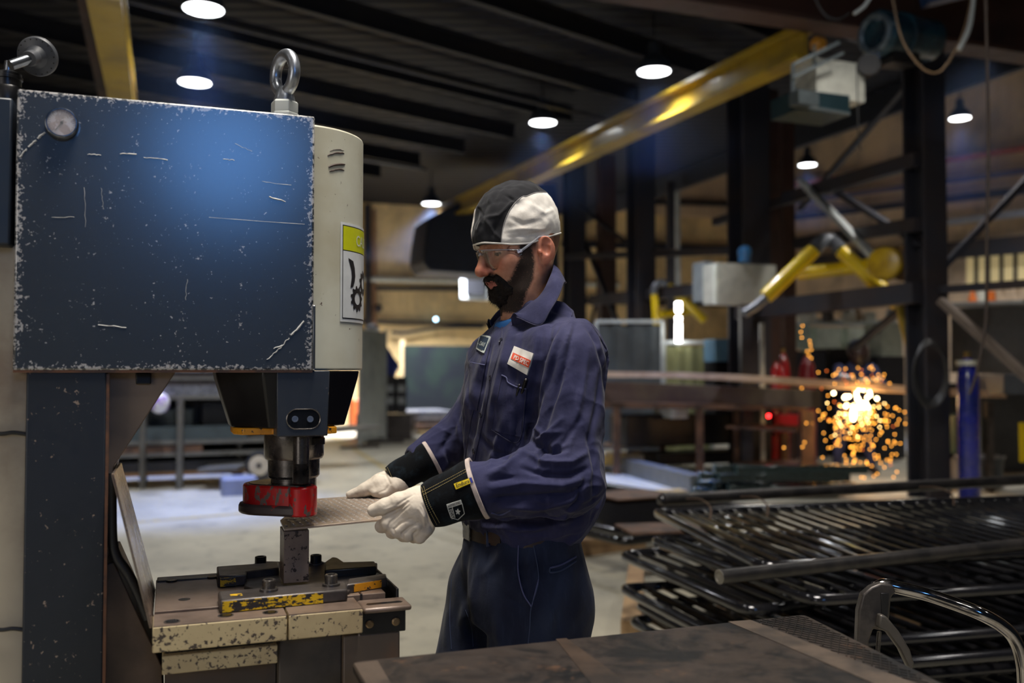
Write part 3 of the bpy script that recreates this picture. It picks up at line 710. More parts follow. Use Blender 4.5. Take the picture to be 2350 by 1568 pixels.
t = NT('deck'); wv = t.wave(1.2, axis='Y'); t.set(color=(.008, .008, .011), rough=.6, spec=.2); t.bump(wv, .8, .05); MATS['deck'] = t.m
dark_paint = M('dark_steelwork', (.022, .024, .034), .5, .1, (.035, .026, .026), 1.5, .4, .7)
red_oxide = M('red_oxide', (.060, .026, .017), .6, .0, (.028, .016, .013), 1.5, .4, .7)
crane_yel = M('crane_yellow', (.46, .31, .02), .38, 0, (.28, .19, .03), 2, .4, .7, coat=.3)
pale_grey = M('pale_grey', (.42, .45, .45), .45); off_white = M('off_white', (.62, .62, .54), .45)
timber = M('timber', (.42, .27, .14), .6, 0, (.25, .15, .08), 5); rusty = M('rusty', (.16, .085, .05), .55, .3, (.06, .035, .025), 5)
lt_steel = M('lt_steel', (.33, .33, .34), .3, .8, (.20, .20, .22), 6)

FL = hb().box(-9, 16, -5, 24, -.1, 0).build('floor', MATS['concrete'], kind='structure', label='smooth grey-beige concrete factory floor')
hb().box(-9.2, -9, -5, 24, 0, 5.9).build('wall_left', MATS['siding2'], kind='structure')
hb().box(-9, 16, 24, 24.2, 0, 5.9).build('wall_far', MATS['siding'], kind='structure', label='stained beige wall at the far end of the hall')
hb().box(16, 16.2, -5, 24, 0, 9.0).build('wall_right', MATS['siding2'], kind='structure', label='ribbed tan wall on the right')
hb().box(-9, 10.4, -1, 24.2, 5.72, 5.8).build('ceiling', MATS['deck'], kind='structure', label='dark ribbed metal roof deck')
hb().box(10.4, 16.2, -1, 24.2, 8.6, 8.7).build('ceiling', MATS['deck'], kind='structure', label='dark roof deck over the right bay')
hb().box(10.4, 10.5, -1, 24.0, 5.3, 8.6).build('wall_upper', M('dark_panel', (.02, .024, .036), .6), kind='structure')
hb().box(10.5, 16, 23.9, 24, 5.9, 8.6).build('wall_gable', MATS['siding2'], kind='structure')
k = 0
for i in range(16):
    v = 2.2+i*1.4; j = hb(); a, b = H2W(-9, v, 5.42), H2W(10.3, v, 5.42); j.ibeam(a, b, .10, .26, .02)
    j.build('roof_joist', M('joist_grey', (.014, .0135, .016), .6, spec=.25), cat='roof joist', label='dark steel joist crossing under the roof deck', group='roof joists')
for v in (5.6, 9.9, 14.6, 19.2):
    b = hb(); b.tube([H2W(-9, v, 5.2), H2W(10.3, v, 5.2)], .035, 8); b.build('ceiling_pipe', M('conduit', (.07, .07, .075), .4, .5), cat='pipe', label='thin grey conduit run hung under the roof joists', group='conduit runs')

# walls are left open behind the camera (not in view)
# girts and wall pipes on the far wall
def wallbox(nm, x0, x1, y0, y1, Y, dep, mat, **k):
    """box facing the camera side: pixel rectangle at depth Y, built along the hall axes"""
    p0 = at(x0, y1, Y); p1 = at(x1, y0, Y); zb, zt = at((x0+x1)/2, y1, Y).z, at((x0+x1)/2, y0, Y).z
    c = at((x0+x1)/2, (y0+y1)/2, Y); wd = (p1-p0).x/CU
    m = MB(); A = c-U*(wd/2)*.98; B = c+U*(wd/2)*.98
    q = [A, B, B+V*dep, A+V*dep]; m.add([Vector((p.x, p.y, zb)) for p in q]+[Vector((p.x, p.y, zt)) for p in q],
        [(0, 3, 2, 1), (4, 5, 6, 7), (0, 1, 5, 4), (1, 2, 6, 5), (2, 3, 7, 6), (3, 0, 4, 7)])
    return m.build(nm, mat, **k)
def wallpt(px, py, off=.1):
    d = ray(px, py); tt = (24-off)/d.dot(V); return CAM+d*tt
MB().tube([wallpt(828, 640, .16), wallpt(1420, 655, .16)], .075, 12).build('wall_pipe', off_white, cat='pipe', label='thick white pipe along the far wall left of the man')
MB().tube([wallpt(860, 662, .1), wallpt(1120, 664, .1)], .06, 10).build('wall_pipe', dark_paint, cat='pipe', label='dark pipe just below the thick white pipe')
MB().tube(spline([wallpt(828, 738, .1), wallpt(1000, 742, .1), wallpt(1100, 744, .1), wallpt(1400, 748, .1)], 4), .05, 8).build('wall_pipe', dark_paint, cat='pipe', label='dark straight cable tray low on the far wall')
MB().tube(spline([wallpt(900, 762, .3), wallpt(930, 764, .3), wallpt(1010, 752, .3), wallpt(1110, 751, .3)], 6), .04, 8).build('hose', black_rubber, cat='hose', label='sagging dark hose below the cable tray on the far wall')
MB().tube([wallpt(843, 470, .2), wallpt(847, 960, .2)], .09, 10).build('wall_pipe', dark_paint, cat='pipe', label='dark vertical downpipe beside the cream press nose')
MB().tube([wallpt(858, 480, .15), wallpt(860, 930, .15)], .05, 10).build('wall_pipe', M('copperish', (.30, .15, .08), .5), cat='pipe', label='thin brown vertical pipe right of the downpipe')
MB().ball(wallpt(868, 708, .2), .11, 8).build('wall_fitting', dark_paint, cat='wall fitting', label='round black fitting on the far wall')
# hood, fan unit, black curtain, cabinet
h = MB(); q = [at(975, 560, 19), at(985, 500, 19), at(1120, 430, 19), at(1280, 420, 19), at(1285, 640, 19), at(1110, 630, 19), at(985, 622, 19), at(972, 600, 19)]
h.prism(q, lambda p, d: p+V*d, 0, 1.2); h.build('fume_hood', M('hood', (.008, .012, .026), .6), bevel=.03, cat='fume hood', label='big dark blue hood hanging in front of the far wall')
fu = wallbox('wall_fan', 1058, 1124, 628, 689, 21.5, .07, M('fan_white', (.55, .60, .62), .45), cat='wall fan', label='square white fan unit with dark opening near the man\'s chin', bevel=.04)
wallbox('fan_opening', 1071, 1111, 641, 676, 21.45, .05, M('fan_dark', (.004, .005, .010), .8), parent=fu)
bc = wallbox('welding_curtain', 930, 1175, 794, 944, 22.4, .05, M('curtain_black', (.0035, .005, .008), .7, 0, (.006, .012, .010), 1.5, spec=.15), cat='curtain', label='large black welding curtain by the far wall')
wallbox('curtain_frame', 917, 929, 780, 950, 22.4, .06, M('frame_tan', (.40, .30, .16), .5), parent=bc)
pl = None
for i, (x0, x1, y0, y1, mt) in enumerate([(892, 1120, 975, 988, rusty), (896, 1110, 962, 974, dark_steel), (890, 1060, 950, 961, lt_steel), (940, 1040, 944, 950, lt_steel)]):
    wallbox('steel_sheet', x0, x1, y0, y1, 19.6+.15*i, 1.3, mt, cat='steel sheet', label=['bottom rusty', 'second dark', 'third bright', 'topmost short bright'][i]+' steel sheet of the pile by the welding curtain')
for i in range(2):
    wc = wallbox('welding_machine', 884+i*26, 907+i*26, 862+i*4, 948, 18.3, .5, M('machine_black', (.012, .012, .014), .4), cat='welding machine', label=['left', 'right'][i]+' black welding machine behind the grey screen')
    for yy in (884, 912):
        wallbox('control_panel', 887+i*26, 903+i*26, yy, yy+16, 18.27, .03, M('panel_grey', (.30, .32, .32), .5), parent=wc)
# grey welding screen on feet
p0, p1 = at(826, 885, 16.4), at(884, 885, 17.6)
sc = MB(); pa, pb = Vector((p0.x, p0.y, 0)), Vector((p1.x, p1.y, 0)); n_ = (pb-pa).cross(Z).normalized()*.02
sc.add([pa+Z*.12-n_, pb+Z*.12-n_, pb+Z*2.08-n_, pa+Z*2.08-n_, pa+Z*.12+n_, pb+Z*.12+n_, pb+Z*2.08+n_, pa+Z*2.08+n_], [(0, 1, 2, 3), (7, 6, 5, 4), (0, 4, 5, 1), (1, 5, 6, 2), (2, 6, 7, 3), (3, 7, 4, 0)])
so = sc.build('welding_screen', M('screen_grey', (.20, .23, .22), .4, 0, (.11, .13, .13), 2), cat='welding screen', label='grey welding screen panel standing behind the press nose')
for p in (pa, pb):
    MB().beam(p+Z*.06, p+Z*2.12, .06, .06).build('post', M('screen_post', (.26, .27, .25), .4), so)
    MB().beam(p-U*.35+Z*.03, p+U*.35+Z*.03, .08, .05).build('foot', dark_steel, so)
wallbox('orange_drum', 806, 826, 915, 989, 21, .4, M('drum_orange', (.62, .13, .03), .5), cat='drum', label='small orange drum beside the grey welding screen', bevel=.05)
emit('blue_lamp', (.45, .75, 1.0), 9); MB().ball(wallpt(1000, 733, .5), .045, 8).build('indicator_lamp', MATS['blue_lamp'], cat='indicator lamp', label='small pale blue light glowing on the far wall')

# ---- roof lamps
lens = emit('lamp_lens', (.93, .97, 1.0), 9); housing = M('lamp_housing', (.10, .12, .16), .35, .7)
def bay_lamp(px, py, dia_px, label, zc=None, power=313, dia=.40):
    Y = dia*FPX/dia_px; p = at(px, py, Y)
    e = empty('high_bay_lamp', p, label, 'lamp', 'high bay lamps')
    r = dia/2
    MB().lathe([(r*.97, 0), (r*.97, .006), (r*.5, .010)], 32, p).build('lens', lens, e)
    MB().lathe([(r, .002), (r*1.03, -.004), (r*1.03, .05), (r*.80, .14), (r*.42, .20), (r*.38, .34), (r*.30, .36)], 32, p).build('housing', housing, e)
    MB().tube([p+Z*.36, Vector((p.x, p.y, 5.72 if p.z < 5.25 else 8.6))], .012, 6).build('hanger_rod', dark_paint, e)
    l = bpy.data.lights.new('lamp_light', 'SPOT'); o = bpy.data.objects.new('lamp_light', l); C.objects.link(o)
    l.energy = power; l.color = (.92, .94, 1.0); l.spot_size = math.radians(125); l.spot_blend = .9; l.shadow_soft_size = .16
    o.location = (0, 0, -.03); o.parent = e; o['kind'] = 'helper'
    return e
bay_lamp(467, 22, 92, 'round high bay lamp nearest the top edge of the picture', power=627)
bay_lamp(447, 190, 73, 'round high bay lamp just above the navy press head', power=495)
bay_lamp(1501, 165, 76, 'round high bay lamp hanging left of the yellow crane beam end', power=495)
bay_lamp(1246, 282, 62, 'round high bay lamp above the man\'s cap', power=561)
bay_lamp(990, 468, 42, 'small high bay lamp at the far wall by the beam\'s end', power=9500)
bay_lamp(1853, 379, 40, 'small distant lamp among the dark trusses', power=620, dia=.36)
bay_lamp(2203, 272, 46, 'distant lamp right of the tall dark column', power=620, dia=.36)
# lamps of the same grid standing outside the picture, over and behind the camera
for i, (x, y, pw) in enumerate([(-.15, 1.4, 70), (4.6, 3.4, 60), (.8, -1.2, 60), (-4.6, .2, 60), (-1.1, 4.0, 60), (5.6, .8, 50), (3.2, 7.3, 190), (5.2, 10.2, 620), (9.5, 16.0, 380), (-6.5, 14.5, 260)]):
    e = empty('high_bay_lamp', (x, y, 5.0), 'round high bay lamp of the roof grid hanging outside the photographed view', 'lamp', 'high bay lamps out of view')
    p = Vector((x, y, 5.0)); r = .2
    MB().lathe([(r*.97, 0), (r*.97, .006), (r*.5, .010)], 24, p).build('lens', lens, e)
    MB().lathe([(r, .002), (r*1.03, -.004), (r*1.03, .05), (r*.80, .14), (r*.42, .20), (r*.38, .34)], 24, p).build('housing', housing, e)
    MB().tube([p+Z*.33, p+Z*.72], .012, 6).build('hanger_rod', dark_paint, e)
    l = bpy.data.lights.new('lamp_light', 'SPOT'); o = bpy.data.objects.new('lamp_light', l); C.objects.link(o)
    l.energy = pw; l.color = (1.0, .95, .88); l.spot_size = math.radians(130); l.spot_blend = .8; l.shadow_soft_size = .2
    o.location = (0, 0, -.03); o.parent = e; o['kind'] = 'helper'

# thin haze of welding smoke hanging under the roof, and the bright core beam of each lamp
def beam_light(e, pw):
    l = bpy.data.lights.new('lamp_beam', 'SPOT'); o = bpy.data.objects.new('lamp_beam', l); C.objects.link(o)
    l.energy = pw; l.color = (.05, .22, 1.0); l.spot_size = math.radians(42); l.spot_blend = 1.0; l.shadow_soft_size = .12
    o.location = (0, 0, -.03); o.parent = e; o['kind'] = 'helper'
for o in [o for o in bpy.data.objects if o.name.startswith('high_bay_lamp') and o.get('group') == 'high bay lamps']: beam_light(o, 1100)
hz = bpy.data.materials.new('welding_haze'); hz.use_nodes = True; hz.node_tree.nodes.clear()
vn = hz.node_tree.nodes.new('ShaderNodeVolumeScatter'); vo = hz.node_tree.nodes.new('ShaderNodeOutputMaterial'); vn.inputs['Density'].default_value = .0050; vn.inputs['Anisotropy'].default_value = .25
vn.inputs['Color'].default_value = (.30, .50, 1, 1); hz.node_tree.links.new(vn.outputs[0], vo.inputs['Volume'])
hb().box(10.7, 15.7, 10.0, 22.5, 4.3, 7.2).build('welding_haze', hz, kind='stuff', label='thin smoke haze in the right bay', smooth=0)
hb().box(-8.5, 10.2, 6.5, 23.3, 3.75, 5.22).build('welding_haze', hz, kind='stuff', label='thin bluish smoke haze under the roof lamps', smooth=0)

# ---- crane runway, bridge, columns, bracing
a_ = at(1850, 98, 9.35); b_ = at(1010, 497, 20.3)
m = MB(); m.ibeam(a_, b_, .26, .34, .045); m.build('crane_runway_beam', crane_yel, cat='crane beam', label='long yellow crane runway beam running back over the man\'s head')
c_ = at(255, -10, 6.2); d_ = at(322, 340, 11.0)
m = MB(); m.ibeam(at(238, -60, 6.2), at(300, 330, 11.5), .22, .34, .05); m.build('crane_runway_beam', crane_yel, cat='crane beam', label='dull yellow crane beam above the left of the press')
m = MB(); m.beam(at(196, -60, 7), at(268, 330, 12.5), .16, .2); m.build('roof_beam', red_oxide, cat='roof beam', label='thin brown beam left of the yellow beam over the press')
ga = at(1100, -60, 8.2); gb = at(2420, 88, 11.0)
ca = at(1958, 80, 9.35); q0 = ca-U*4.2; q1 = ca+U*3.4
m = MB(); m.ibeam(q0+Z*.42, q1+Z*.42, .30, .80, .05); m.build('crane_bridge', red_oxide, cat='crane girder', label='deep rust brown crane bridge girder across the top right')
m = MB(); m.lathe([(.05, 0), (.07, .02), (.07, .10), (.05, .12)], 16, at(1866, 100, 9.0), U); m.build('end_wheel', M('wheel_orange', (.55, .24, .02), .45), cat='crane wheel', label='orange wheel at the end of the yellow runway beam')
COLS = [(2128, 10.0, .30, 'tall dark H column at the right of the picture', dark_paint), (1720, 13.0, .42, 'wide dark column behind the yellow extraction arm', dark_paint), (1472, 15.6, .36, 'dark column right of the man\'s cap', dark_paint), (1318, 18.6, .36, 'farthest dark column just behind the man\'s head', dark_paint)]
for px, Y, wd, lb, mt in COLS:
    p = at(px, 852, Y); m = MB(); b0 = Vector((p.x, p.y, 0)); m.beam(b0+V*wd*.45, b0+V*wd*.45+Z*5.6, wd, .035, V); m.beam(b0-V*wd*.45, b0-V*wd*.45+Z*5.6, wd, .035, V); m.beam(b0, b0+Z*5.6, .03, wd*.9, V)
    m.build('steel_column', mt, cat='column', label=lb, group='hall columns')
for px, Y, wd, lb in [(1808, 14.2, .20, 'slim brown post right of the wide column'), (1392, 17.5, .30, 'brown post between the two farthest columns'), (1775, 13.4, .16, 'narrow reddish post against the wide column')]:
    p = at(px, 852, Y); b0 = Vector((p.x, p.y, 0)); MB().beam(b0, b0+Z*5.4, wd, wd*.8, V).build('steel_post', red_oxide if 'brown' in lb or 'red' in lb else dark_paint, cat='post', label=lb)
p = at(1556, 852, 21); b0 = Vector((p.x, p.y, 0)); MB().beam(b0, b0+Z*5.4, .10, .10, V).build('steel_post', pale_grey, cat='post', label='thin pale grey post against the tan wall')
p = at(1540, 852, 20); b0 = Vector((p.x, p.y, 0)); MB().beam(b0, b0+Z*5.4, .16, .12, V).build('steel_post', dark_paint, cat='post', label='dark square post beside the thin pale one')
p = at(2265, 852, 6.0)
MB().tube(spline([at(2262, -20, 6.2), at(2268, 300, 6.2), at(2264, 600, 6.2), at(2262, 740, 6.2), at(2240, 860, 6.2), at(2225, 905, 6.2)], 6), .010, 6).build('hanging_cable', M('cable_brown', (.05, .03, .02), .6), cat='cable', label='long thin cable hanging straight down near the right edge')
BR = [((1804, 457, 12.6), (2110, 366, 9.9), .14, 'upper dark rail between the big columns', dark_paint), ((1640, 510, 14.2), (1830, 452, 12.5), .10, 'dark rail joining the wide column', dark_paint),
      ((1830, 560, 12.6), (2110, 515, 9.9), .13, 'middle dark rail above the yellow reel', dark_paint), ((1700, 715, 12.8), (2110, 672, 9.9), .20, 'thick dark rail behind the extraction arms', dark_paint),
      ((2160, 665, 9.8), (2400, 648, 8.6), .07, 'dark rail below the lit window strip', dark_paint), ((1360, 690, 17.0), (1640, 660, 14.0), .16, 'dark rail behind the small yellow arm', dark_paint),
      ((1300, 590, 18.4), (1700, 575, 13.4), .10, 'high dark rail across the rear columns', dark_paint)]
for a, b, s, lb, mt in BR:
    MB().beam(at(*a), at(*b), s, s*1.1).build('steel_rail', mt, cat='steel rail', label=lb)
DG = [((1838, 415, 12.0), (2015, 600, 10.6), .10, 'diagonal brace running down from the distant lamp', pale_grey), ((1905, 430, 12.0), (2110, 560, 10.0), .09, 'diagonal brace right of the lamp brace', dark_paint), ((1835, 480, 13.5), (2075, 200, 11.5), .08, 'long diagonal brace rising to the hoist', dark_paint),
      ((2160, 618, 10), (2420, 345, 10), .10, 'steep brace rising to the right edge', dark_paint), ((2160, 690, 9.5), (2400, 905, 8.6), .11, 'brown brace sloping down at the right edge', M('brace_brown', (.13, .10, .08), .5)),
      ((1960, 800, 11.5), (2080, 700, 10.4), .09, 'short brace above the grinding worker', dark_paint), ((1345, 790, 18), (1400, 560, 18), .10, 'brace behind the man\'s collar', dark_paint), ((1345, 560, 18), (1440, 800, 16), .09, 'crossing brace behind the shoulder', dark_paint),
      ((1440, 560, 16.6), (1330, 470, 18), .08, 'short high brace behind the cap', dark_paint)]
for a, b, s, lb, mt in DG:
    MB().beam(at(*a), at(*b), s, s*.6).build('diagonal_brace', mt, cat='brace', label=lb)
# far wall girts right of the man
for y0, y1, hh, lb in ((560, 572, .16, 'dark wall girt above'), (690, 700, .14, 'dark wall girt below'), (460, 470, .12, 'highest wall girt')):
    MB().beam(wallpt(1290, y0, .15), wallpt(1700, y1, .15), .2, hh).build('wall_girt', dark_paint, cat='girt', label=lb+' on the tan wall between the columns')
def rwall(px, py, off=.15):
    d = ray(px, py); tt = (16-off)/d.dot(U); return CAM+d*tt
for i, (y0, y1, hh, mt, lb) in enumerate([(430, 340, .10, M('pipe_red', (.38, .10, .07), .5), 'red pipe high on the right wall'), (470, 392, .10, M('pipe_violet', (.10, .09, .16), .5), 'dark violet pipe under the red pipe'),
      (505, 436, .14, dark_paint, 'dark tray under the violet pipe'), (612, 560, .35, dark_paint, 'deep dark girt in the middle of the right wall'), (560, 488, .13, M('pale_pipe', (.36, .38, .45), .4, .3), 'pale grey pipe on the right wall')]):
    a = rwall(1780, y0, .3); b = rwall(2420, y1+(y1-y0)*.11, .3); MB().beam(a, b, .12, hh).build('wall_pipe', mt, cat='pipe', label=lb)
wn_ = MB(); A = rwall(2222, 650, .05); B = rwall(2420, 640, .05); 
wn_.prism([rwall(2222, 652, .06), rwall(2420, 640, .06), rwall(2420, 575, .06), rwall(2222, 590, .06)], lambda p, d: p-U*d, 0, .05); wn_.build('window_1', emit('window_glow', (.70, .56, .28), .22), kind='structure', label='row of dim yellow window panes on the right wall')
for px in (2240, 2268, 2298, 2330):
    MB().beam(rwall(px, 655, .14), rwall(px, 575, .14), .06, .05, U).build('window_bar', dark_paint, kind='structure')
# mezzanine shelf and things on it (far right)
m = MB(); q = [at(2165, 702, 12.5), at(2420, 694, 10.8)]; d = q[1]-q[0]; m.beam(q[0], q[1], .9, .04); ms = m.build('storage_shelf', M('shelf_grey', (.34, .36, .37), .4, .3), cat='shelf', label='pale grey shelf board at head height on the right')
m = MB(); m.beam(at(2185, 782, 12.6), at(2420, 780, 11), .04, .86); m.build('shelf_panel', M('slate_panel', (.075, .085, .10), .5), ms)
for px, nm, mt, lb in [(2232, 'orange_cone', M('cone_orange', (.70, .16, .02), .5), 'orange safety cone on the grey shelf'), (2252, 'white_drum', off_white, 'white drum between the orange things on the shelf'), (2275, 'orange_hat', MATS.get('cone_orange'), 'small orange bucket on the grey shelf')]:
    p = at(px, 700, 12.0); r = .06 if 'drum' not in nm else .07
    MB().lathe([(r, 0), (r*.9, .06), (r*(.35 if 'cone' in nm else .85), .17), (r*.3, .175)], 16, p).build(nm, mt, cat=nm.split('_')[1], label=lb)

# ---- hoist
hc = at(2012, 78, 8.6); ax = (at(2215, 105, 9.3)-hc).normalized(); L = .80
e = empty('chain_hoist', hc, 'dark teal electric hoist motor hung from the crane bridge', 'hoist')
teal = M('hoist_teal', (.012, .05, .075), .3, .3, (.01, .025, .04), 4, coat=.4)
MB().lathe([(.12, -.02), (.19, -.03), (.215, .0), (.215, .05), (.20, .07), (.20, L*.35), (.225, L*.36), (.225, L*.42), (.20, L*.43), (.20, L*.95), (.15, L)], 36, hc, ax).build('motor_housing', teal, e)
MB().tube([hc-ax*.03+(Vector((math.sin(t)*.155*ax.y, -math.sin(t)*.155*ax.x, math.cos(t)*.165))) for t in [2*math.pi*i/32 for i in range(32)]], .028, 10, closed=True).build('motor_ring', M('ring_grey', (.18, .23, .28), .3, .6), e)
MB().tube([hc+ax*.03+Z*.225, hc+ax*L*.9+Z*.21], .014, 8).build('top_rail', lt_steel, e)
MB().beam(hc+ax*.1-Z*.22, hc+ax*.5-Z*.22, .2, .12).build('hook_block', black_iron, e)
MB().lathe([(.10, -.04), (.11, 0), (.10, .04)], 20, at(1993, 150, 8.55), (-.2, -1, 0)).build('load_wheel', black_iron, e)
hb_ = empty('hoist_trolley', at(1930, 190, 8.5), 'hoist trolley cage with a white control box', 'hoist trolley')
bx = wallbox('control_box', 1865, 1994, 140, 228, 8.5, .35, off_white, parent=hb_)
for (x0, y0), (x1, y1), s in [((1818, 150), (1925, 98), .03), ((1818, 178), (1935, 122), .025), ((1820, 148), (1820, 240), .035), ((1822, 240), (1950, 262), .02), ((1822, 225), (1868, 232), .12), ((1868, 102), (1870, 150), .025)]:
    MB().beam(at(x0, y0, 8.2), at(x1, y1, 8.3), s, s).build('cage_bar', M('cage_grey', (.16, .19, .20), .35, .6), hb_)
wallbox('lower_tray', 1822, 1960, 212, 258, 8.4, .4, M('tray_teal', (.02, .045, .055), .35, .3), parent=hb_)
for pts, r, mt, nm, lb in [([(1960, 32), (1985, 12), (2005, -20)], .016, pale_grey, 'hanging_hose', 'short white hose end at the top edge'), ([(2235, -20), (2225, 60), (2200, 115)], .022, pale_grey, 'hanging_hose', 'pale hose curving down beside the hoist'),
      ([(2045, -20), (2070, 90), (2115, 155), (2155, 165), (2190, 120), (2215, 60), (2235, -30)], .009, M('cable_tan', (.16, .10, .05), .5), 'hanging_cable', 'brown cable looping below the hoist'), ([(1862, -20), (1890, 30), (1920, 45), (1950, 30)], .010, black_rubber, 'hanging_cable', 'black cable sagging in front of the brown girder'),
      ([(1966, 150), (1970, 300), (1975, 345)], .006, black_rubber, 'hanging_cable', 'thin black cord below the white control box')]:
    MB().tube(spline([at(x, y, 8.2) for x, y in pts], 8), r, 8).build(nm, mt, cat=nm.split('_')[1], label=lb)
MB().beam(at(2120, 0, 8.8), at(2400, -70, 8.8), .16, .12).build('cable_tray', M('tray_blue', (.012, .05, .16), .4), cat='cable tray', label='blue tray at the top right corner')

# ---- racks on the left behind the press
rk = empty('storage_rack', at(415, 1122, 10.8)*1, 'grey steel storage rack seen below the press head', 'rack')
gy = M('rack_grey', (.17, .165, .15), .45, .3)
def seg(nm, a, b, w_, h_, mat, par=None, **k): return MB().beam(at(*a), at(*b), w_, h_).build(nm, mat, par, **k)
for px in (330, 415, 552):
    p = at(px, 900, 10.8 if px < 500 else 11.4); seg_ = MB().beam(Vector((p.x, p.y, 0)), Vector((p.x, p.y, 1.05)), .06, .06).build('upright', gy, rk)
    p2 = p+V*.9; MB().beam(Vector((p2.x, p2.y, 0)), Vector((p2.x, p2.y, 1.05)), .06, .06).build('upright', gy, rk)
for z, mt in ((1.02, gy), (.50, gy), (.36, gy), (.14, M('rail_orange', (.22, .11, .04), .5))):
    p = at(330, 900, 10.8); A = Vector((p.x, p.y, z))-U*.8; B = A+U*2.5
    MB().add([A, B, B+V*.9, A+V*.9, A+Z*.045, B+Z*.045, B+V*.9+Z*.045, A+V*.9+Z*.045], [(0, 3, 2, 1), (4, 5, 6, 7), (0, 1, 5, 4), (1, 2, 6, 5), (2, 3, 7, 6), (3, 0, 4, 7)]).build('shelf', mt, rk)
p = at(330, 900, 10.8); A = Vector((p.x, p.y, .19))-U*.8+V*.84; B = A+U*2.5
MB().add([A, B, B+V*.02, A+V*.02, A+Z*.82, B+Z*.82, B+V*.02+Z*.82, A+V*.02+Z*.82], [(0, 3, 2, 1), (4, 5, 6, 7), (0, 1, 5, 4), (1, 2, 6, 5), (2, 3, 7, 6), (3, 0, 4, 7)]).build('back_panel', black_iron, rk)
def layer(nm, z0, z1, mt, lb, ina=0, grp=None, x0=0, x1=0):
    p = at(330, 900, 10.8); A = Vector((p.x, p.y, z0))-U*(.75-x0)+V*.03*ina; B = A+U*(2.3-x1-x0); h_ = Z*(z1-z0)
    return MB().add([A, B, B+V*.8, A+V*.8, A+h_, B+h_, B+V*.8+h_, A+V*.8+h_], [(0, 3, 2, 1), (4, 5, 6, 7), (0, 1, 5, 4), (1, 2, 6, 5), (2, 3, 7, 6), (3, 0, 4, 7)]).build(nm, mt, cat='steel sheet', label=lb)
zz = 1.066
names = ['thick pale sheet stack', 'brown sheet', 'dark sheet', 'grey sheet', 'brownish sheet', 'black sheet', 'pale grey sheet', 'mid grey sheet', 'dark brown sheet', 'light sheet', 'dull sheet', 'topmost sheet']
for i in range(12):
    th_ = (.115, .03, .035, .028, .04, .02, .035, .03, .03, .025, .03, .04)[i]
    mt = [lt_steel, M('sheet_brown', (.12, .10, .10), .4, .4), dark_steel, gy, MATS['sheet_brown'], black_iron, lt_steel, gy, MATS['sheet_brown'], lt_steel, gy, dark_steel][i]
    layer('steel_sheet', zz, zz+th_, mt, names[i]+' of the stack on the rack under the press head', i % 3); zz += th_+.001
for i, (z0, z1, a, b, mt, lb) in enumerate([(.546, .70, .2, .4, M('crate_slate', (.05, .07, .075), .5), 'slate grey crate on the rack shelf'), (.406, .48, 0, .9, rusty, 'rusty bar stock on the lower rack shelf'), (.186, .30, .1, 0, black_iron, 'black bar stock at the bottom of the rack')]):
    o = layer('bar_stock', z0, z1, mt, lb, 0, None, a, b); o['category'] = 'bar stock'
for i, (dx, z0, z1) in enumerate([(.1, .55, .98), (.75, .55, .90), (1.35, .55, .97), (.3, .19, .34), (1.2, .19, .33)]):
    p = at(330, 900, 10.8); A = Vector((p.x, p.y, z0))-U*(.7-dx)+V*.35; B = A+U*.5; h_ = Z*(z1-z0)
    MB().add([A, B, B+V*.4, A+V*.4, A+h_, B+h_, B+V*.4+h_, A+V*.4+h_], [(0, 3, 2, 1), (4, 5, 6, 7), (0, 1, 5, 4), (1, 2, 6, 5), (2, 3, 7, 6), (3, 0, 4, 7)]).build('parts_crate', [black_iron, M('crate_slate', (0, 0, 0))][i % 2], cat='crate', label=['left', 'middle', 'right', 'low left', 'low right'][i]+' dark parts crate at the back of the storage rack', bevel=.01)
m = MB(); p = at(366, 925, 10.6); m.ball(p, .11, 10, (1, 1, 1.1)); m.build('plastic_bag', M('purple_bag', (.38, .22, .70), .3, 0, (.8, .8, .85), 8, .45, .5), cat='bag', label='purple and white plastic bag by the rack')
wallbox('storage_bin', 512, 588, 1098, 1142, 10.2, .35, M('bin_blue', (.23, .26, .38), .4), cat='bin', label='blue-grey plastic bin on the floor by the white wheel', bevel=.02)
e = empty('cart_wheel', at(597, 1068, 10.7), 'cart wheel with a cream rim behind the red stripper foot', 'wheel')
wp = at(597, 1068, 10.7); wax = Vector((0, -1, 0)); MB().lathe([(.10, -.04), (.155, -.045), (.165, 0), (.155, .045), (.10, .04)], 28, wp, wax).build('tyre', black_rubber, e); MB().lathe([(.03, .05), (.06, .052), (.115, .050), (.12, .0), (.03, .0)], 24, wp, wax).build('rim', M('rim_cream', (.62, .52, .33), .5), e)
MB().lathe([(.0, .056), (.028, .056), (.028, 0)], 12, wp, wax).build('hub', black_iron, e)
seg('trolley_frame', (470, 1075, 10.9), (560, 1070, 10.9), .5, .04, gy, cat='trolley', label='grey trolley frame beside the cart wheel')
seg('bench', (560, 1000, 12.5), (850, 980, 13.6), .6, .05, gy, cat='bench', label='low grey bench behind the spindle')

# ---- painted floor lines
def fline(pts, wd, nm='floor_marking'):
    m = MB(); q = [onz(x, y, .002) for x, y in pts]
    m.tube([Vector((p.x, p.y, .0)) for p in q], wd, 4) if False else None
    vs = []; n = len(q)
    for i, p in enumerate(q):
        d = (q[min(i+1, n-1)]-q[max(i-1, 0)]).normalized(); s_ = d.cross(Z).normalized()*wd/2; vs += [p+s_, p-s_, p-s_+Z*.001, p+s_+Z*.001]
    m.add(vs, [[4*i+k, 4*i+(k+1) % 4, 4*i+4+(k+1) % 4, 4*i+4+k] for i in range(n-1) for k in range(4)]+[[3, 2, 1, 0], [4*n-4, 4*n-3, 4*n-2, 4*n-1]])
    return m.build(nm, M('line_yellow', (.50, .36, .10), .5, 0, (.38, .33, .22), 12, .4, .6), kind='structure')
fline([(735, 985), (790, 1018), (900, 1085), (1010, 1150)], .09)
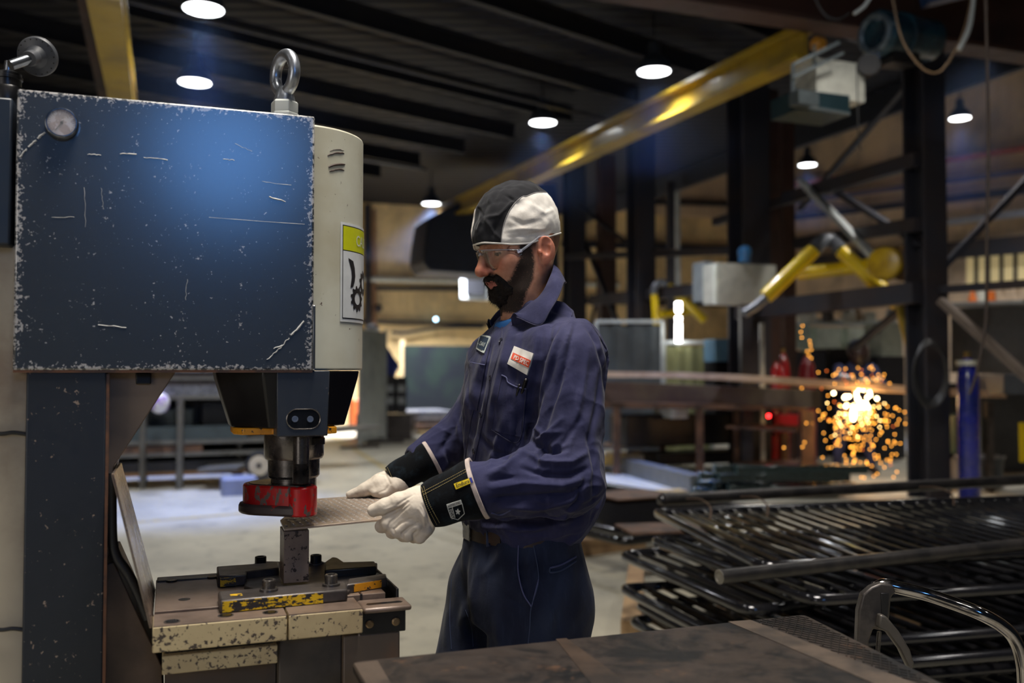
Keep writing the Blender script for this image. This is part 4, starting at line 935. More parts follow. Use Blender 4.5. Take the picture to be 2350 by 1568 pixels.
fline([(300, 1200), (560, 1178), (640, 1172)], .10)
# ================================================================ foreground steel table
t = NT('table_steel'); v = t.vec('Object', (1, 1, 1)); n = t.noise(7, 9, .72, v, .4); n2 = t.noise(30, 5, .6)
col = t.mix(t.step(n, .44, .60), (.050, .038, .032), (.013, .013, .014)); col = t.mix(t.math('MULTIPLY', t.step(t.noise(9, 8, .75), .58, .70), .7), col, (.17, .088, .048))
col = t.mix(t.math('MULTIPLY', t.step(t.noise(120, 2), .70, .76), .35), col, (.22, .18, .14))
t.set(color=col, metal=.3, rough=t.math('ADD', .26, t.math('MULTIPLY', n2, .34))); t.bump(n2, .12, .002); MATS['table_steel'] = t.m
TZ = .90
fl, fr = onz(806, 1519, TZ), onz(1846, 1410, TZ)
nr = fr+Vector((.235, -1.12, 0)); nl = fl+Vector((.31, -.88, 0))
TB = empty('steel_table', Vector(((fl.x+nr.x)/2, (fl.y+nr.y)/2, 0)), 'dark scarred steel work table in the foreground', 'table')
m = MB(); q = fillet([fl, fr, nr, nl], .016); m.prism([(p.x, p.y) for p in q], lambda p, d: (p[0], p[1], d), TZ-.014, TZ); m.build('tabletop', MATS['table_steel'], TB, bevel=.003)
stripe = M('stripe_bare', (.105, .078, .060), .45, .2, (.050, .040, .034), 14, .4, .65)
def tstrip(pts, nm, mt, z=TZ+.0003, th_=.0006):
    m = MB(); m.prism([onz(x, y, TZ)[:2] for x, y in pts], lambda p, d: (p[0], p[1], d), z-.001, z+th_); return m.build(nm, mt, TB, smooth=0)
tstrip([(1671, 1428), (1722, 1424), (2488, 1720), (2349, 1716)], 'worn_stripe', stripe)
tstrip([(1276, 1468), (1300, 1466), (1580, 1670), (1440, 1676)], 'worn_stripe', M('stripe_brown', (.11, .075, .055), .4, .5, (.05, .042, .038), 7, .4, .62))
tstrip([(812, 1524), (866, 1517), (960, 1676), (906, 1680)], 'worn_stripe', stripe)
# rubber mesh mat area: fine raised diamond lines
m = MB(); u_ = (fr-fl).normalized(); w_ = Vector((.2, -1, 0)).normalized()
o_ = onz(1728, 1424, TZ)
def inm(p): 
    c = topx([p])[0]; return c[1] < 1600 and inpoly(np.array([c]), [(1726, 1424), (1838, 1412), (1875, 1428), (2150, 1572), (2108, 1572)])[0]
for s_ in (1, -1):
    dr = (u_*.7+w_*s_).normalized(); pr = dr.cross(Z)
    for i in range(-60, 60):
        base = o_+pr*(i*.0125); seg_ = []
        for k in range(-60, 90):
            p = base+dr*(k*.012)
            if inm(p): seg_.append(p+Z*.0006)
            elif len(seg_) > 1: break
        if len(seg_) > 1: m.beam(seg_[0], seg_[-1], .0016, .0014)
m.build('diamond_tread', M('tread_dark', (.035, .033, .033), .32, .6), TB, smooth=0, kind='stuff')
for nm, p in (('leg', fl+Vector((.06, -.06, 0))), ('leg', fr+Vector((-.05, -.06, 0))), ('leg', nl+Vector((.06, .06, 0))), ('leg', nr+Vector((-.06, .06, 0)))):
    MB().beam(Vector((p.x, p.y, 0)), Vector((p.x, p.y, TZ-.014)), .06, .06).build(nm, dark_steel, TB, bevel=.003)
for a, b in ((fl, fr), (nl, nr)):
    d = (b-a).normalized(); MB().beam(a+d*.06+Vector((0, -.05 if a is fl else .05, -.045)), b-d*.06+Vector((0, -.05 if a is fl else .05, -.045)), .04, .06).build('apron_rail', dark_steel, TB)

# ================================================================ chrome handle with cast bracket
K = empty('hand_truck', Vector((1.15, 2.0, 0)), 'bent chrome tube handle with a cast iron bracket and lever behind the table', 'hand truck')
hd = 1.95
pts = [at(2012, 1350, hd+.05), at(2030, 1343, hd+.05), at(2060, 1349, hd+.045), at(2123, 1364, hd+.04), at(2190, 1386, hd+.02), at(2247, 1408, hd), at(2295, 1434, hd), at(2326, 1464, hd), at(2345, 1515, hd), at(2352, 1600, hd)]
base = pts[-1]; pts += [Vector((base.x+.01, base.y, .35)), Vector((base.x+.01, base.y, .06))]
MB().tube(spline(pts, 8), .0138, 20).build('handle_tube', M('dark_chrome', (.36, .34, .33), .13, 1, (.24, .22, .21), 20), K)
m = MB(); pl_ = [(1996, 1345), (2018, 1336), (2044, 1340), (2052, 1358), (2042, 1366), (2040, 1376), (2036, 1420), (2020, 1446), (2000, 1440), (1990, 1470), (1988, 1520), (1975, 1620), (1950, 1620), (1962, 1500), (1966, 1400), (1976, 1362)]
w3 = [at(x, y, hd+.04) for x, y in pl_]; m.prism(w3, lambda p, d: p+Vector((.0, 1, 0))*d, -.012, .012); m.build('cast_bracket', M('cast_iron', (.10, .085, .075), .42, .6, (.045, .04, .038), 12), K, bevel=.004)
m = MB(); w3 = [at(x, y, hd+.04) for x, y in [(2016, 1358), (2034, 1358), (2030, 1430), (2018, 1432)]]; m.prism(w3, lambda p, d: p+Vector((.0, 1, 0))*d, -.0145, .0145); m.build('bracket_slot', black_iron, K, bevel=.001)
m = MB(); pl_ = [(2016, 1408), (2030, 1412), (2060, 1448), (2085, 1490), (2094, 1520), (2090, 1536), (2080, 1530), (2060, 1488), (2032, 1450), (2012, 1440)]
w3 = [at(x, y, hd+.02) for x, y in pl_]; m.prism(w3, lambda p, d: p+Vector((.0, 1, 0))*d, -.010, .010); m.build('lever', M('lever_iron', (.13, .115, .10), .4, .6), K, bevel=.004)
MB().cyl(at(2018, 1450, hd+.04), at(2014, 1500, hd+.04), .0045, 12).build('pull_rod', tool_steel, K)
p = base; MB().beam(Vector((p.x-.25, p.y+.05, .08)), Vector((p.x+.2, p.y+.05, .08)), .34, .05).build('base_plate', black_iron, K)
for dx in (-.18, .12): MB().lathe([(.04, -.02), (.055, -.02), (.055, .02), (.04, .02)], 20, (p.x+dx, p.y+.2, .056), (0, 1, 0)).build('wheel', black_rubber, K)
w3 = [at(1962, 1600, hd+.04)]; MB().beam(w3[0], Vector((w3[0].x, w3[0].y, .10)), .03, .03).build('rear_post', black_iron, K)
MB().beam(Vector((w3[0].x-.03, w3[0].y, .10)), Vector((p.x+.02, p.y, .10)), .06, .03).build('cross_plate', black_iron, K)

# ================================================================ stack of black railing panels
rail_m = M('rail_black', (.018, .018, .022), .15, .55, (.03, .028, .03), 9, .45, .7, coat=.6, rvar=.05); PR = .021; BRD = .0110
def railing(lab, A, e1, e2, L, W, z, n, r=PR, bal=BRD, start=.10, mid=True, grp='black railing panels', cat='railing panel', mt=None, rb=None):
    mt = mt or rail_m
    A = Vector((A[0], A[1], z)); e1 = Vector(e1).normalized(); e2 = Vector(e2).normalized()
    o = empty('railing_panel', A, lab, cat, grp)
    q = fillet([A, A+e1*L, A+e1*L+e2*W, A+e2*W], .07, 5); MB().tube(q, r, 12, closed=True).build('frame_tube', mt, o)
    for i in range(n):
        s_ = start+(L-2*start)*i/(n-1); MB().tube([A+e1*s_+e2*r*.5, A+e1*s_+e2*(W-r*.5)], bal if i not in (0,) else bal*1.5, 8).build('baluster', rb or mt, o)
    return o
P1 = onz(1502, 1176, .66); Q1 = onz(1752, 1302, .66); R1 = onz(2350, 1130, .66)
e2 = (Q1-P1); W1 = e2.length; e2.normalize(); e1 = Vector((-e2.y, e2.x, 0)); e1 = (e1*.99+e2*-.08).normalized()
railing('top black railing panel of the stack, its balusters seen clearly', P1, e1, e2, 3.3, W1, .66, 40, start=.10)
P2 = onz(1424, 1274, .50); Q2 = onz(1718, 1404, .50); e22 = (Q2-P2); W2 = e22.length; e22.normalize()
railing('second black railing panel, jutting left under the top one', P2, (Vector((-e22.y, e22.x, 0))*.985+e22*-.12), e22, 3.3, W2, .50, 38)
P3 = onz(1424, 1350, .37); railing('third black railing panel from the top of the stack', P3, e1, e22, 3.3, 1.25, .37, 36)
P4 = onz(1446, 1424, .235); railing('lowest full black railing panel above the floor skids', P4, e1, e22, 3.3, 1.2, .235, 34)
P5 = onz(1446, 1390, .30); railing('thin fourth railing panel squeezed low in the stack', P5+e1*.03, e1, e22, 3.2, 1.15, .302, 30)
for i, zq in enumerate((.575, .435, .175, .115, .050)):
    railing('black railing panel buried deep in the stack', P3+e1*(.16+.05*(i % 3))+e22*(-.02+.03*(i % 2)), e1, e22, 3.1, 1.2, zq, 30, grp='buried railing panels', start=.10+.02*i)
bp = M('pipe_black', (.022, .021, .022), .35, .5, (.045, .04, .038), 10)
def pipe(lab, pts, r, nm='loose_pipe', cat='pipe', mt=bp):
    o = MB().tube(pts, r, 16).build(nm, mt, cat=cat, label=lab); return o
a0_, a1_ = onz(1652, 1324, .722), onz(2352, 1250, .722); d = (a1_-a0_).normalized()
pp = empty('loose_pipe', a0_, 'long loose black pipe lying across the near side of the railing stack', 'pipe')
MB().tube([a0_, a0_+d*2.6], .0225, 18).build('pipe_wall', bp, pp)
MB().lathe([(.0225, 0), (.0225, .002), (.018, .002), (.018, -.001), (0, -.001)], 18, a0_-d*.0012, -d).build('bright_end', M('cut_end', (.35, .33, .30), .4, .8), pp)
a0_, a1_ = onz(1520, 1147, .70), onz(2352, 1102, .70); d = (a1_-a0_).normalized()
pp = empty('loose_pipe', a0_, 'long loose black pipe lying along the far side of the railing stack', 'pipe')
MB().tube([a0_, a0_+d*3.6], .030, 18).build('pipe_wall', bp, pp)
MB().ball(a0_, .029, 8).build('end_cap', rail_m, pp)
for i, (x, y) in enumerate([(1575, 1145), (1700, 1140), (2110, 1118)]):
    a = onz(x, y, .73); MB().tube(spline([a, a+Vector((.05, -.10, .01)), a+Vector((.07, -.22, -.01)), a+Vector((.06, -.26, -.06))], 6), .004, 6).build('tie_wire', M('wire_brown', (.14, .09, .06), .5, .5), cat='wire', label=['leftmost', 'second', 'rightmost'][i]+' bent tie wire over the far loose pipe')
# skids
for i, (x, y) in enumerate([(1500, 1440), (1750, 1480), (2100, 1440)]):
    a = onz(x, y, .10); MB().beam(Vector((a.x-.15, a.y-.3, .105)), Vector((a.x+.05, a.y+1.0, .105)), .09, .21).build('timber_skid', timber, cat='skid', label=['left', 'middle', 'right'][i]+' timber skid under the railing stack')
a = onz(2010, 1330, .45); MB().beam(a, a+Vector((.12, .12, 0)), .14, .012).build('steel_tab', M('tab_red', (.24, .09, .06), .5, .2), cat='steel tab', label='reddish flat tab between the stacked panels')
# gate panel pile behind the man's hip, on timber
A = onz(1180, 1180, .30); E1 = U; E2 = -V
A2 = onz(1330, 1105, .30)
railing('finely barred black panel lying behind the man\'s hip', onz(1345, 1108, .30), (.55, -.83, 0), (-.83, -.55, 0), 2.3, 1.5, .30, 30, r=.03, bal=.012, grp='black panels behind the man', start=.06)
railing('lower barred black panel behind the man\'s hip', onz(1350, 1125, .20), (.55, -.83, 0), (-.83, -.55, 0), 2.3, 1.5, .20, 18, r=.03, bal=.012, grp='black panels behind the man', start=.06)
for i, (a, b) in enumerate([((1290, 1262), (1470, 1236)), ((1330, 1150), (1460, 1135))]):
    p, q = onz(*a, .06), onz(*b, .06); MB().beam(p, q, .12, .12).build('timber_skid', timber, cat='skid', label=['near', 'far'][i]+' timber under the barred panels behind the man')
p = onz(1430, 1215, .34); MB().beam(p, p+Vector((.5, .1, 0)), .35, .012).build('rust_plate', rusty, cat='steel plate', label='flat rusty plate resting beside the barred panels')
p = onz(1380, 1140, .34); MB().beam(p, p+Vector((.5, .25, 0)), .5, .012).build('rust_plate', rusty, cat='steel plate', label='brown sheet lying on the barred panels')
# dark green square posts pile
gp = M('post_green', (.012, .030, .034), .25, .5, coat=.5)
for i, (x, y, z) in enumerate([(1598, 1112, .10), (1640, 1116, .10), (1672, 1122, .10), (1606, 1092, .22), (1650, 1096, .22), (1690, 1078, .34), (1640, 1076, .34), (1590, 1128, .03), (1632, 1134, .03), (1672, 1138, .03)]):
    a = onz(x, y, z); dd_ = Vector((.985, .02, 0)).normalized()*(1.55-.04*i)+Vector((0, -.10+.02*i, 0)); pe = empty('green_post', a, 'dark green square steel post in the pile behind the railings', 'post', 'dark green posts')
    MB().beam(a, a+dd_, .085, .085).build('tube_body', gp, pe, bevel=.01)
    MB().beam(a-dd_.normalized()*.008, a, .10, .10).build('end_flange', M('flange_teal', (.10, .17, .19), .3, .6), pe, bevel=.012)
# long grey beam and yellow strapped bundle on the floor
a, b = onz(1395, 1058, .10), onz(1600, 1112, .10)
MB().beam(a+(a-b)*.3, b, .16, .20).build('steel_channel', M('chan_grey', (.22, .23, .23), .4, .5), cat='steel channel', label='long grey channel lying on the floor right of the man')
a = onz(1350, 1055, .15); MB().beam(a, a+U*1.0, .5, .14).build('yellow_bundle', M('straw_yellow', (.62, .42, .12), .55, 0, (.35, .30, .25), 6), cat='bundle', label='yellow wrapped bundle on the floor behind the man\'s back', bevel=.03)
a = onz(1490, 1134, .05); MB().beam(a, a+U*.42, .16, .06).build('yellow_block', MATS['straw_yellow'], cat='block', label='small yellow block on the floor near the railings')
# blue drum/chip at the lower right corner is left out of view

# ================================================================ welding table in the middle distance
WT = empty('welding_table', onz(1650, 1078, 0), 'rusty brown welding table behind the railings', 'table')
zt_ = .93; A = at(1380, 925, 12.6); A.z = zt_; B = at(1885, 931, 11.6); B.z = zt_
MB().beam(A+Vector((0, .5, -.03)), B+Vector((0, .5, -.03)), 1.3, .07).build('tabletop', rusty, WT)
for px, Y in ((1415, 12.3), (1605, 12.0), (1690, 12.6), (1852, 11.3), (1520, 13.5), (1800, 13.2)):
    p = at(px, 1000, Y); MB().beam(Vector((p.x, p.y, 0)), Vector((p.x, p.y, zt_-.06)), .09 if px != 1852 else .15, .09).build('leg', rusty, WT)
p = at(1690, 978, 12.2); q = at(1850, 985, 11.6); MB().beam(p, q, .6, .04).build('lower_shelf', rusty, WT)
for i, (px, py, Y, w_, h_, mt, nm, lb) in enumerate([(1545, 985, 12.9, 1.7, .42, black_iron, 'scrap_bin', 'black bin of offcuts under the welding table'), (1600, 1048, 12.9, 1.5, .16, black_iron, 'scrap_bin', 'low black tray under the welding table'),
        (1470, 1020, 13.0, .9, .05, timber, 'timber_plank', 'pale plank under the left of the welding table'), (1540, 945, 12.6, .25, .16, off_white, 'paint_pot', 'white pot hanging under the table edge'), (1780, 1068, 12.2, 1.0, .08, rusty, 'rust_plate', 'brown steel offcut on the floor under the table')]):
    p = at(px, py, Y); MB().beam(p-U*w_/2, p+U*w_/2, .5, h_).build(nm, mt, cat=nm.replace('_', ' '), label=lb, bevel=.02)
# curved rolled section on the table and the long plank resting on it
m = MB(); q = []
for i in range(25):
    t_ = i/24; px = 1385+500*t_; Y = 12.4-1.4*t_+1.0*(1-(2*t_-.6)**2)*.5; q.append((px, Y))
m2 = []
for px, Y in q:
    p = at(px, 900, Y); m2.append(Vector((p.x, p.y, 0)))
n = len(m2); vs = []
for i, p in enumerate(m2):
    d = (m2[min(i+1, n-1)]-m2[max(i-1, 0)]).normalized(); s_ = Vector((d.y, -d.x, 0))*.12
    if s_.y > 0: s_ = -s_
    zb, zt2 = zt_+.005, at(q[i][0], 872+19*i/24, q[i][1]).z-.02; vs += [p+s_+Z*zb, p+Z*zb, p+Z*zt2, p+s_+Z*zt2]
m.add(vs, [[4*i+k, 4*i+(k+1) % 4, 4*i+4+(k+1) % 4, 4*i+4+k] for i in range(n-1) for k in range(4)]+[[3, 2, 1, 0], [4*n-4, 4*n-3, 4*n-2, 4*n-1]])
m.build('curved_beam', M('rolled_brown', (.085, .052, .042), .38, .4, (.14, .10, .06), 1.2), cat='curved beam', label='long curved brown steel section lying on the welding table')
pk = [at(1380, 866, 12.2), at(1560, 868, 11.7), at(1700, 874, 11.4), at(1850, 884, 11.1), at(1990, 894, 10.9), at(2120, 904, 10.6), at(2310, 914, 10.2)]
m = MB(); vs = []; n = len(pk)
for p in pk: vs += [p, p+V*.5, p+V*.5+Z*.075, p+Z*.075]
m.add(vs, [[4*i+k, 4*i+(k+1) % 4, 4*i+4+(k+1) % 4, 4*i+4+k] for i in range(n-1) for k in range(4)]+[[3, 2, 1, 0], [4*n-4, 4*n-3, 4*n-2, 4*n-1]])
m.build('long_plank', M('plank_tan', (.62, .43, .27), .5, 0, (.42, .27, .16), 3), cat='plank', label='long tan flat bar running from the man\'s arm to the right')
for px, Y in ((2290, 10.3), (2110, 10.7)):
    p = at(px, 920, Y); MB().beam(Vector((p.x, p.y+.2, 0)), Vector((p.x, p.y+.2, p.z-.02)), .07, .07).build('support_stand', dark_steel, cat='stand', label='dark stand holding the far end of the long flat bar' if px > 2200 else 'dark stand holding the long bar beside the sparks')
emit('red_led', (1, .02, .02), 12); MB().ball(at(1764, 955, 11.8), .022, 8).build('indicator_lamp', MATS['red_led'], cat='indicator lamp', label='small red warning light under the welding table')
wallbox('tool_case', 1776, 1836, 952, 992, 13.0, .3, M('case_red', (.42, .015, .02), .4), cat='tool case', label='red tool case beneath the welding table')

# ================================================================ mid-distance equipment
arm_y = M('arm_yellow', (.78, .56, .005), .35, 0, (.68, .46, .005), 4, coat=.3); duct_g = M('duct_grey', (.14, .15, .17), .4, .3)
def arm(lab, tubes, joints, nm='extraction_arm', yel=arm_y):
    p = at(*tubes[0][0]); e = empty(nm, p, lab, 'extraction arm')
    for a, b, r in tubes: MB().cyl(at(*a), at(*b), r, 20).build('yellow_tube', yel, e, bevel=.01)
    for pts, r, mt in joints: MB().tube(spline([at(*q) for q in pts], 6), r, 14).build('joint_hose', mt, e)
    return e
arm('large yellow fume extraction arm bent over the grinding worker', [((1757, 682, 11), (1868, 574, 11), .088), ((1930, 576, 11), (2062, 700, 10.6), .085), ((1832, 628, 11.4), (2010, 608, 10.8), .08)],
    [([(1868, 574, 11), (1890, 552, 11.2), (1915, 556, 11.2), (1932, 578, 11)], .085, duct_g), ([(1757, 684, 11), (1735, 705, 11), (1706, 722, 11)], [.085]*12+[.05], duct_g)] if False else
    [([(1868, 574, 11), (1890, 552, 11.2), (1915, 556, 11.2), (1932, 578, 11)], .085, duct_g), ([(1757, 684, 11), (1735, 703, 11), (1708, 720, 11)], .055, duct_g)])
arm('small yellow fume extraction arm near the man\'s shoulder', [((1532, 656, 15), (1618, 736, 15), .075), ((1502, 676, 15), (1507, 746, 15), .06), ((1518, 722, 15.2), (1582, 716, 15.4), .06)],
    [([(1532, 656, 15), (1516, 648, 15), (1502, 660, 15), (1502, 676, 15)], .06, duct_g)])
e = empty('hose_reel', at(2030, 606, 10.3), 'yellow hose reel on the tall dark column', 'hose reel')
rc_ = at(2030, 606, 10.3); ax = Vector((-.55, -.83, 0)).normalized()
MB().lathe([(.0, .06), (.05, .07), (.165, .04), (.19, 0), (.17, -.04)], 28, rc_, ax).build('yellow_drum', M('reel_yellow', (.50, .32, .01), .3, 0, (.30, .18, .01), 9), e)
MB().lathe([(.12, .06), (.20, .03), (.20, -.05), (.12, -.08)], 28, at(2076, 604, 10.4), ax).build('rear_drum', M('reel_dark', (.10, .05, .01), .4), e)
MB().tube(spline([at(2064, 700, 10.4), at(2072, 740, 10.4), at(2086, 790, 10.4), at(2092, 818, 10.4)], 6), .045, 12).build('hanging_hose', M('hose_yellow', (.34, .24, .01), .45), cat='hose', label='thick dull yellow hose hanging below the reel')
wc = empty('control_cabinet', at(1670, 700, 12), 'white electrical cabinet on a bracket right of the small yellow arm', 'cabinet')
wallbox('door', 1638, 1702, 608, 700, 12.0, .05, M('cab_white', (.74, .78, .70), .45), parent=wc, bevel=.01)
wallbox('body', 1640, 1790, 606, 698, 12.1, .35, M('cab_body', (.50, .51, .46), .45), parent=wc)
wallbox('rear_panel', 1616, 1640, 600, 690, 12.4, .3, M('cab_slate', (.20, .23, .25), .5), parent=wc)
p = at(1709, 604, 12.1); MB().lathe([(.05, 0), (.08, .01), (.08, .09), (.09, .10), (.09, .17), (.05, .22)], 20, p).build('blue_motor', M('motor_blue', (.03, .13, .30), .35), cat='motor', label='small blue motor standing on the white cabinet')
MB().beam(at(1710, 705, 12.3), Vector((at(1710, 705, 12.3).x, at(1710, 705, 12.3).y, 0)), .14, .14).build('cabinet_post', dark_paint, cat='post', label='dark post carrying the white cabinet')
tl = empty('tube_light', at(1557, 780, 14), 'vertical white light tube beside the small yellow arm', 'light tube')
for y0, y1 in ((694, 716), (727, 737), (742, 786)): MB().cyl(at(1557, y1, 14), at(1557, y0, 14), .045, 12).build('glowing_segment', emit('tube_white', (1, .98, .92), 14), tl)
def screen(nm, x0, x1, y0, Y0, Y1, mt, lb):
    a, b = at(x0, y0, Y0), at(x1, y0, Y1); e = empty(nm, Vector((a.x, a.y, 0)), lb, 'welding screen')
    m = MB(); n = 30; vs = []; d = b-a; nn = Vector((d.y, -d.x, 0)).normalized()
    for i in range(n+1):
        p = a+d*(i/n)+nn*.012*math.sin(i*.8); vs += [p-Z*.06, Vector((p.x, p.y, .15)), Vector((p.x, p.y, .15))+nn*.01, p-Z*.06+nn*.01]
    m.add(vs, [[4*i+k, 4*i+(k+1) % 4, 4*i+4+(k+1) % 4, 4*i+4+k] for i in range(n) for k in range(4)]); m.build('curtain', mt, e)
    for p in (a, b): MB().beam(Vector((p.x, p.y, 0)), p, .05, .05).build('post', pale_grey, e)
    MB().beam(a, b, .05, .05).build('top_rail', pale_grey, e)
screen('welding_screen', 1368, 1520, 738, 14.5, 14.2, M('curt_slate', (.05, .06, .065), .45, 0, (.03, .034, .036), 1.5), 'dark slate welding screen right of the man\'s shoulder')
screen('welding_screen', 1524, 1632, 786, 14.2, 14.0, M('curt_olive', (.20, .20, .085), .45, 0, (.12, .13, .06), 1.2), 'olive green welding curtain beside the slate screen')
def gas(lab, px, yt, yb, Y, r, mt, zb=None):
    top = at(px, yt, Y); bot = at(px, yb, Y).z if zb is None else zb; H = top.z-bot; c = Vector((top.x, top.y, bot)); e = empty('gas_cylinder', c, lab, 'gas cylinder', None)
    MB().lathe([(r*.9, 0), (r, .02), (r, H*.78), (r*.85, H*.87), (r*.4, H*.95), (r*.25, H*.96)], 24, c).build('tank', mt, e)
    MB().lathe([(r*.25, H*.95), (r*.3, H), (r*.12, H)], 12, c).build('valve', M('brass', (.45, .33, .12), .3, .9), e)
redp = M('cyl_red', (.40, .008, .012), .25, coat=.5)
gas('left red gas cylinder behind the long bar', 1777, 815, 0, 13.4, .13, redp, 0); gas('middle red gas cylinder behind the long bar', 1797, 800, 0, 13.8, .10, redp, 0); gas('right red gas cylinder left of the sparks', 1852, 806, 0, 13.2, .12, M('cyl_darkred', (.15, .006, .010), .35), 0)
gas('tall blue gas cylinder at the right', 2220, 808, 0, 9.9, .112, M('cyl_blue', (.012, .020, .30), .25, 0, (.02, .03, .20), 5, coat=.5), 0)
p = at(2220, 832, 9.78); MB().lathe([(.114, 0), (.116, .002), (.116, .05), (.114, .052)], 24, Vector((at(2220, 832, 9.9).x, at(2220, 832, 9.9).y, p.z-.03))).build('collar_label', off_white, cat='label band', label='white band round the shoulder of the blue gas cylinder')
for px, lab, mt, r in ((2190, 'white plastic bucket on the floor under the blue cylinder', M('bucket_white', (.62, .56, .52), .45, 0, (.50, .42, .40), 4), .16), (2256, 'grey drum beside the white bucket', M('drum_slate', (.075, .085, .10), .45, .3), .22)):
    p = at(px, 1105, 10.9); b = Vector((p.x, p.y, 0)); e = empty('bucket', b, lab, 'bucket'); H = .36
    MB().lathe([(r*.86, .0), (r*.9, .01), (r, H), (r*1.04, H), (r*1.04, H-.03), (r, H-.03)], 28, b).build('shell', mt, e); MB().tube([b+Vector((r*1.05*math.cos(t), r*1.05*math.sin(t), H)) for t in [2*math.pi*i/24 for i in range(24)]], .008, 6, closed=True).build('rim', lt_steel, e)
p = at(2150, 1065, 10.9); MB().tube([p+Vector((.22*math.cos(t), .1*math.cos(t), .20*math.sin(t))) for t in [2*math.pi*i/28 for i in range(28)]], .045, 12, closed=True).build('tyre', M('tyre_grey', (.09, .08, .075), .6), cat='tyre', label='worn grey tyre standing left of the white bucket')
e = empty('hose_coil', at(2135, 850, 9.5), 'black hose coil hung on the tall dark column', 'hose coil')
for k in range(4):
    c = at(2135, 850, 9.5-.03*k); MB().tube([c+Vector((.15*(1+.06*k)*math.cos(t), 0, .31*math.sin(t)-.02*k)) for t in [2*math.pi*i/36 for i in range(36)]], .014, 8, closed=True).build('loop', black_rubber, e)
for nm, x0, x1, y0, y1, Y, dp, mt, lb in [('grinding_machine', 2185, 2260, 955, 1040, 10.5, .4, M('green_dark', (.02, .06, .04), .5), 'dark green machine with a tray beside the tall column'), 
        ('blue_cabinet', 1640, 1672, 778, 830, 13.2, .3, M('ctl_blue', (.12, .24, .34), .4), 'pale blue control unit behind the long bar'), ('cream_canister', 1676, 1690, 780, 820, 13.2, .12, off_white, 'cream canister next to the pale blue unit'), ('black_stand', 1640, 1700, 826, 1000, 13.4, .3, black_iron, 'black machine stand under the pale blue unit'),
        ('dark_machine', 1705, 1745, 760, 1000, 13.6, .4, black_iron, 'tall black machine behind the long bar'), ('shop_cabinet', 1830, 1862, 742, 800, 16.0, .4, M('cab_green', (.36, .42, .36), .5), 'pale green cabinet left of the worker\'s helmet'), ('white_locker', 1872, 1935, 752, 1030, 16.2, .4, M('lock_w', (.44, .48, .40), .5), 'pale locker behind the worker\'s helmet'),
        ('white_locker', 1945, 2010, 752, 1028, 16.4, .4, M('lock_w', (.44, .48, .40), .5), 'pale locker right of the worker\'s helmet'), ('white_locker', 2022, 2075, 742, 1045, 15.0, .4, M('lock_w', (.44, .48, .40), .5), 'pale locker near the tall dark column'), ('counter_top', 1835, 2080, 733, 744, 15.5, .5, pale_grey, 'pale counter strip above the lockers'),
        ('white_box', 1985, 2012, 735, 716, 15.2, .2, off_white, 'white carton on the counter'), ('yellow_board', 2338, 2420, 970, 1060, 9.6, .04, arm_y, 'yellow board at the far right edge'), ('work_bench', 1822, 1900, 806, 1050, 14.6, .5, M('bench_navy', (.018, .020, .028), .5), 'dark workbench left behind the grinding worker'), ('parts_cart', 1905, 2005, 800, 1046, 14.9, .5, black_iron, 'black parts cart right behind the grinding worker'), ('work_bench', 2010, 2082, 818, 1054, 14.3, .5, MATS['bench_navy'] if 'bench_navy' in MATS else dark_paint, 'dark workbench between the worker and the tall column'),
        ('storage_crate', 2170, 2240, 880, 1085, 12.4, .5, M('crate_dark', (.035, .038, .044), .5), 'dark grey crate behind the blue gas cylinder'), ('machine_cabinet', 2250, 2420, 900, 1081, 12.6, .5, M('cab_dim', (.055, .060, .070), .5), 'dim grey machine cabinet behind the drum at the right edge'),
        ('wall_cabinet', 2290, 2420, 860, 905, 10.2, .4, M('cabgrey', (.11, .12, .14), .5), 'grey cabinet at the right edge')]:
    wallbox(nm, x0, x1, min(y0, y1), max(y0, y1), Y, dp, mt, cat=nm.replace('_', ' '), label=lb)
for (x0, y0), (x1, y1) in [((1748, 742), (1750, 870))]:
    a = at(x0, y0, 12.4); MB().beam(Vector((a.x, a.y, 0)), a, .055, .055).build('pipe_stand', M('stand_lt', (.42, .44, .42), .4, .3), cat='stand', label='pale upright stand left of the red cylinders')
# clutter on the pale counter and along the back
for i, (px, py, s_, mt, lb) in enumerate([(1850, 724, .16, off_white, 'white sack'), (1900, 722, .10, dark_steel, 'dark box'), (1948, 724, .12, off_white, 'white jug'), (1968, 720, .08, M('carton', (.40, .28, .17), .6), 'brown carton'), (2045, 722, .09, pale_grey, 'grey tin')]):
    p = at(px, py, 15.2); MB().lathe([(s_*.8, -.12), (s_, -.08), (s_*.95, .02), (s_*.5, .10), (s_*.4, .12)], 12, p).build('container', mt, cat='container', label=lb+' among the clutter on the pale counter', group='clutter on the counter')
# ================================================================ the man at the press
MC = Vector((.02, 2.05, 0)); MF = Vector((-CU, -SU, 0)); ML = Vector((SU, -CU, 0))     # facing, his left
def W(f, l, z): return MC+MF*f+ML*l+Z*z
Wn = lambda f, l, z: np.array(W(f, l, z))
Rm = np.stack([np.array(MF), np.array(ML), np.array(Z)], 1)                            # world -> local: (P-C)@Rm
def loc(Pn): return (Pn-np.array(MC))@Rm
MAN = empty('person', MC, 'bearded man in navy work shirt and black and white cap feeding the press', 'person')

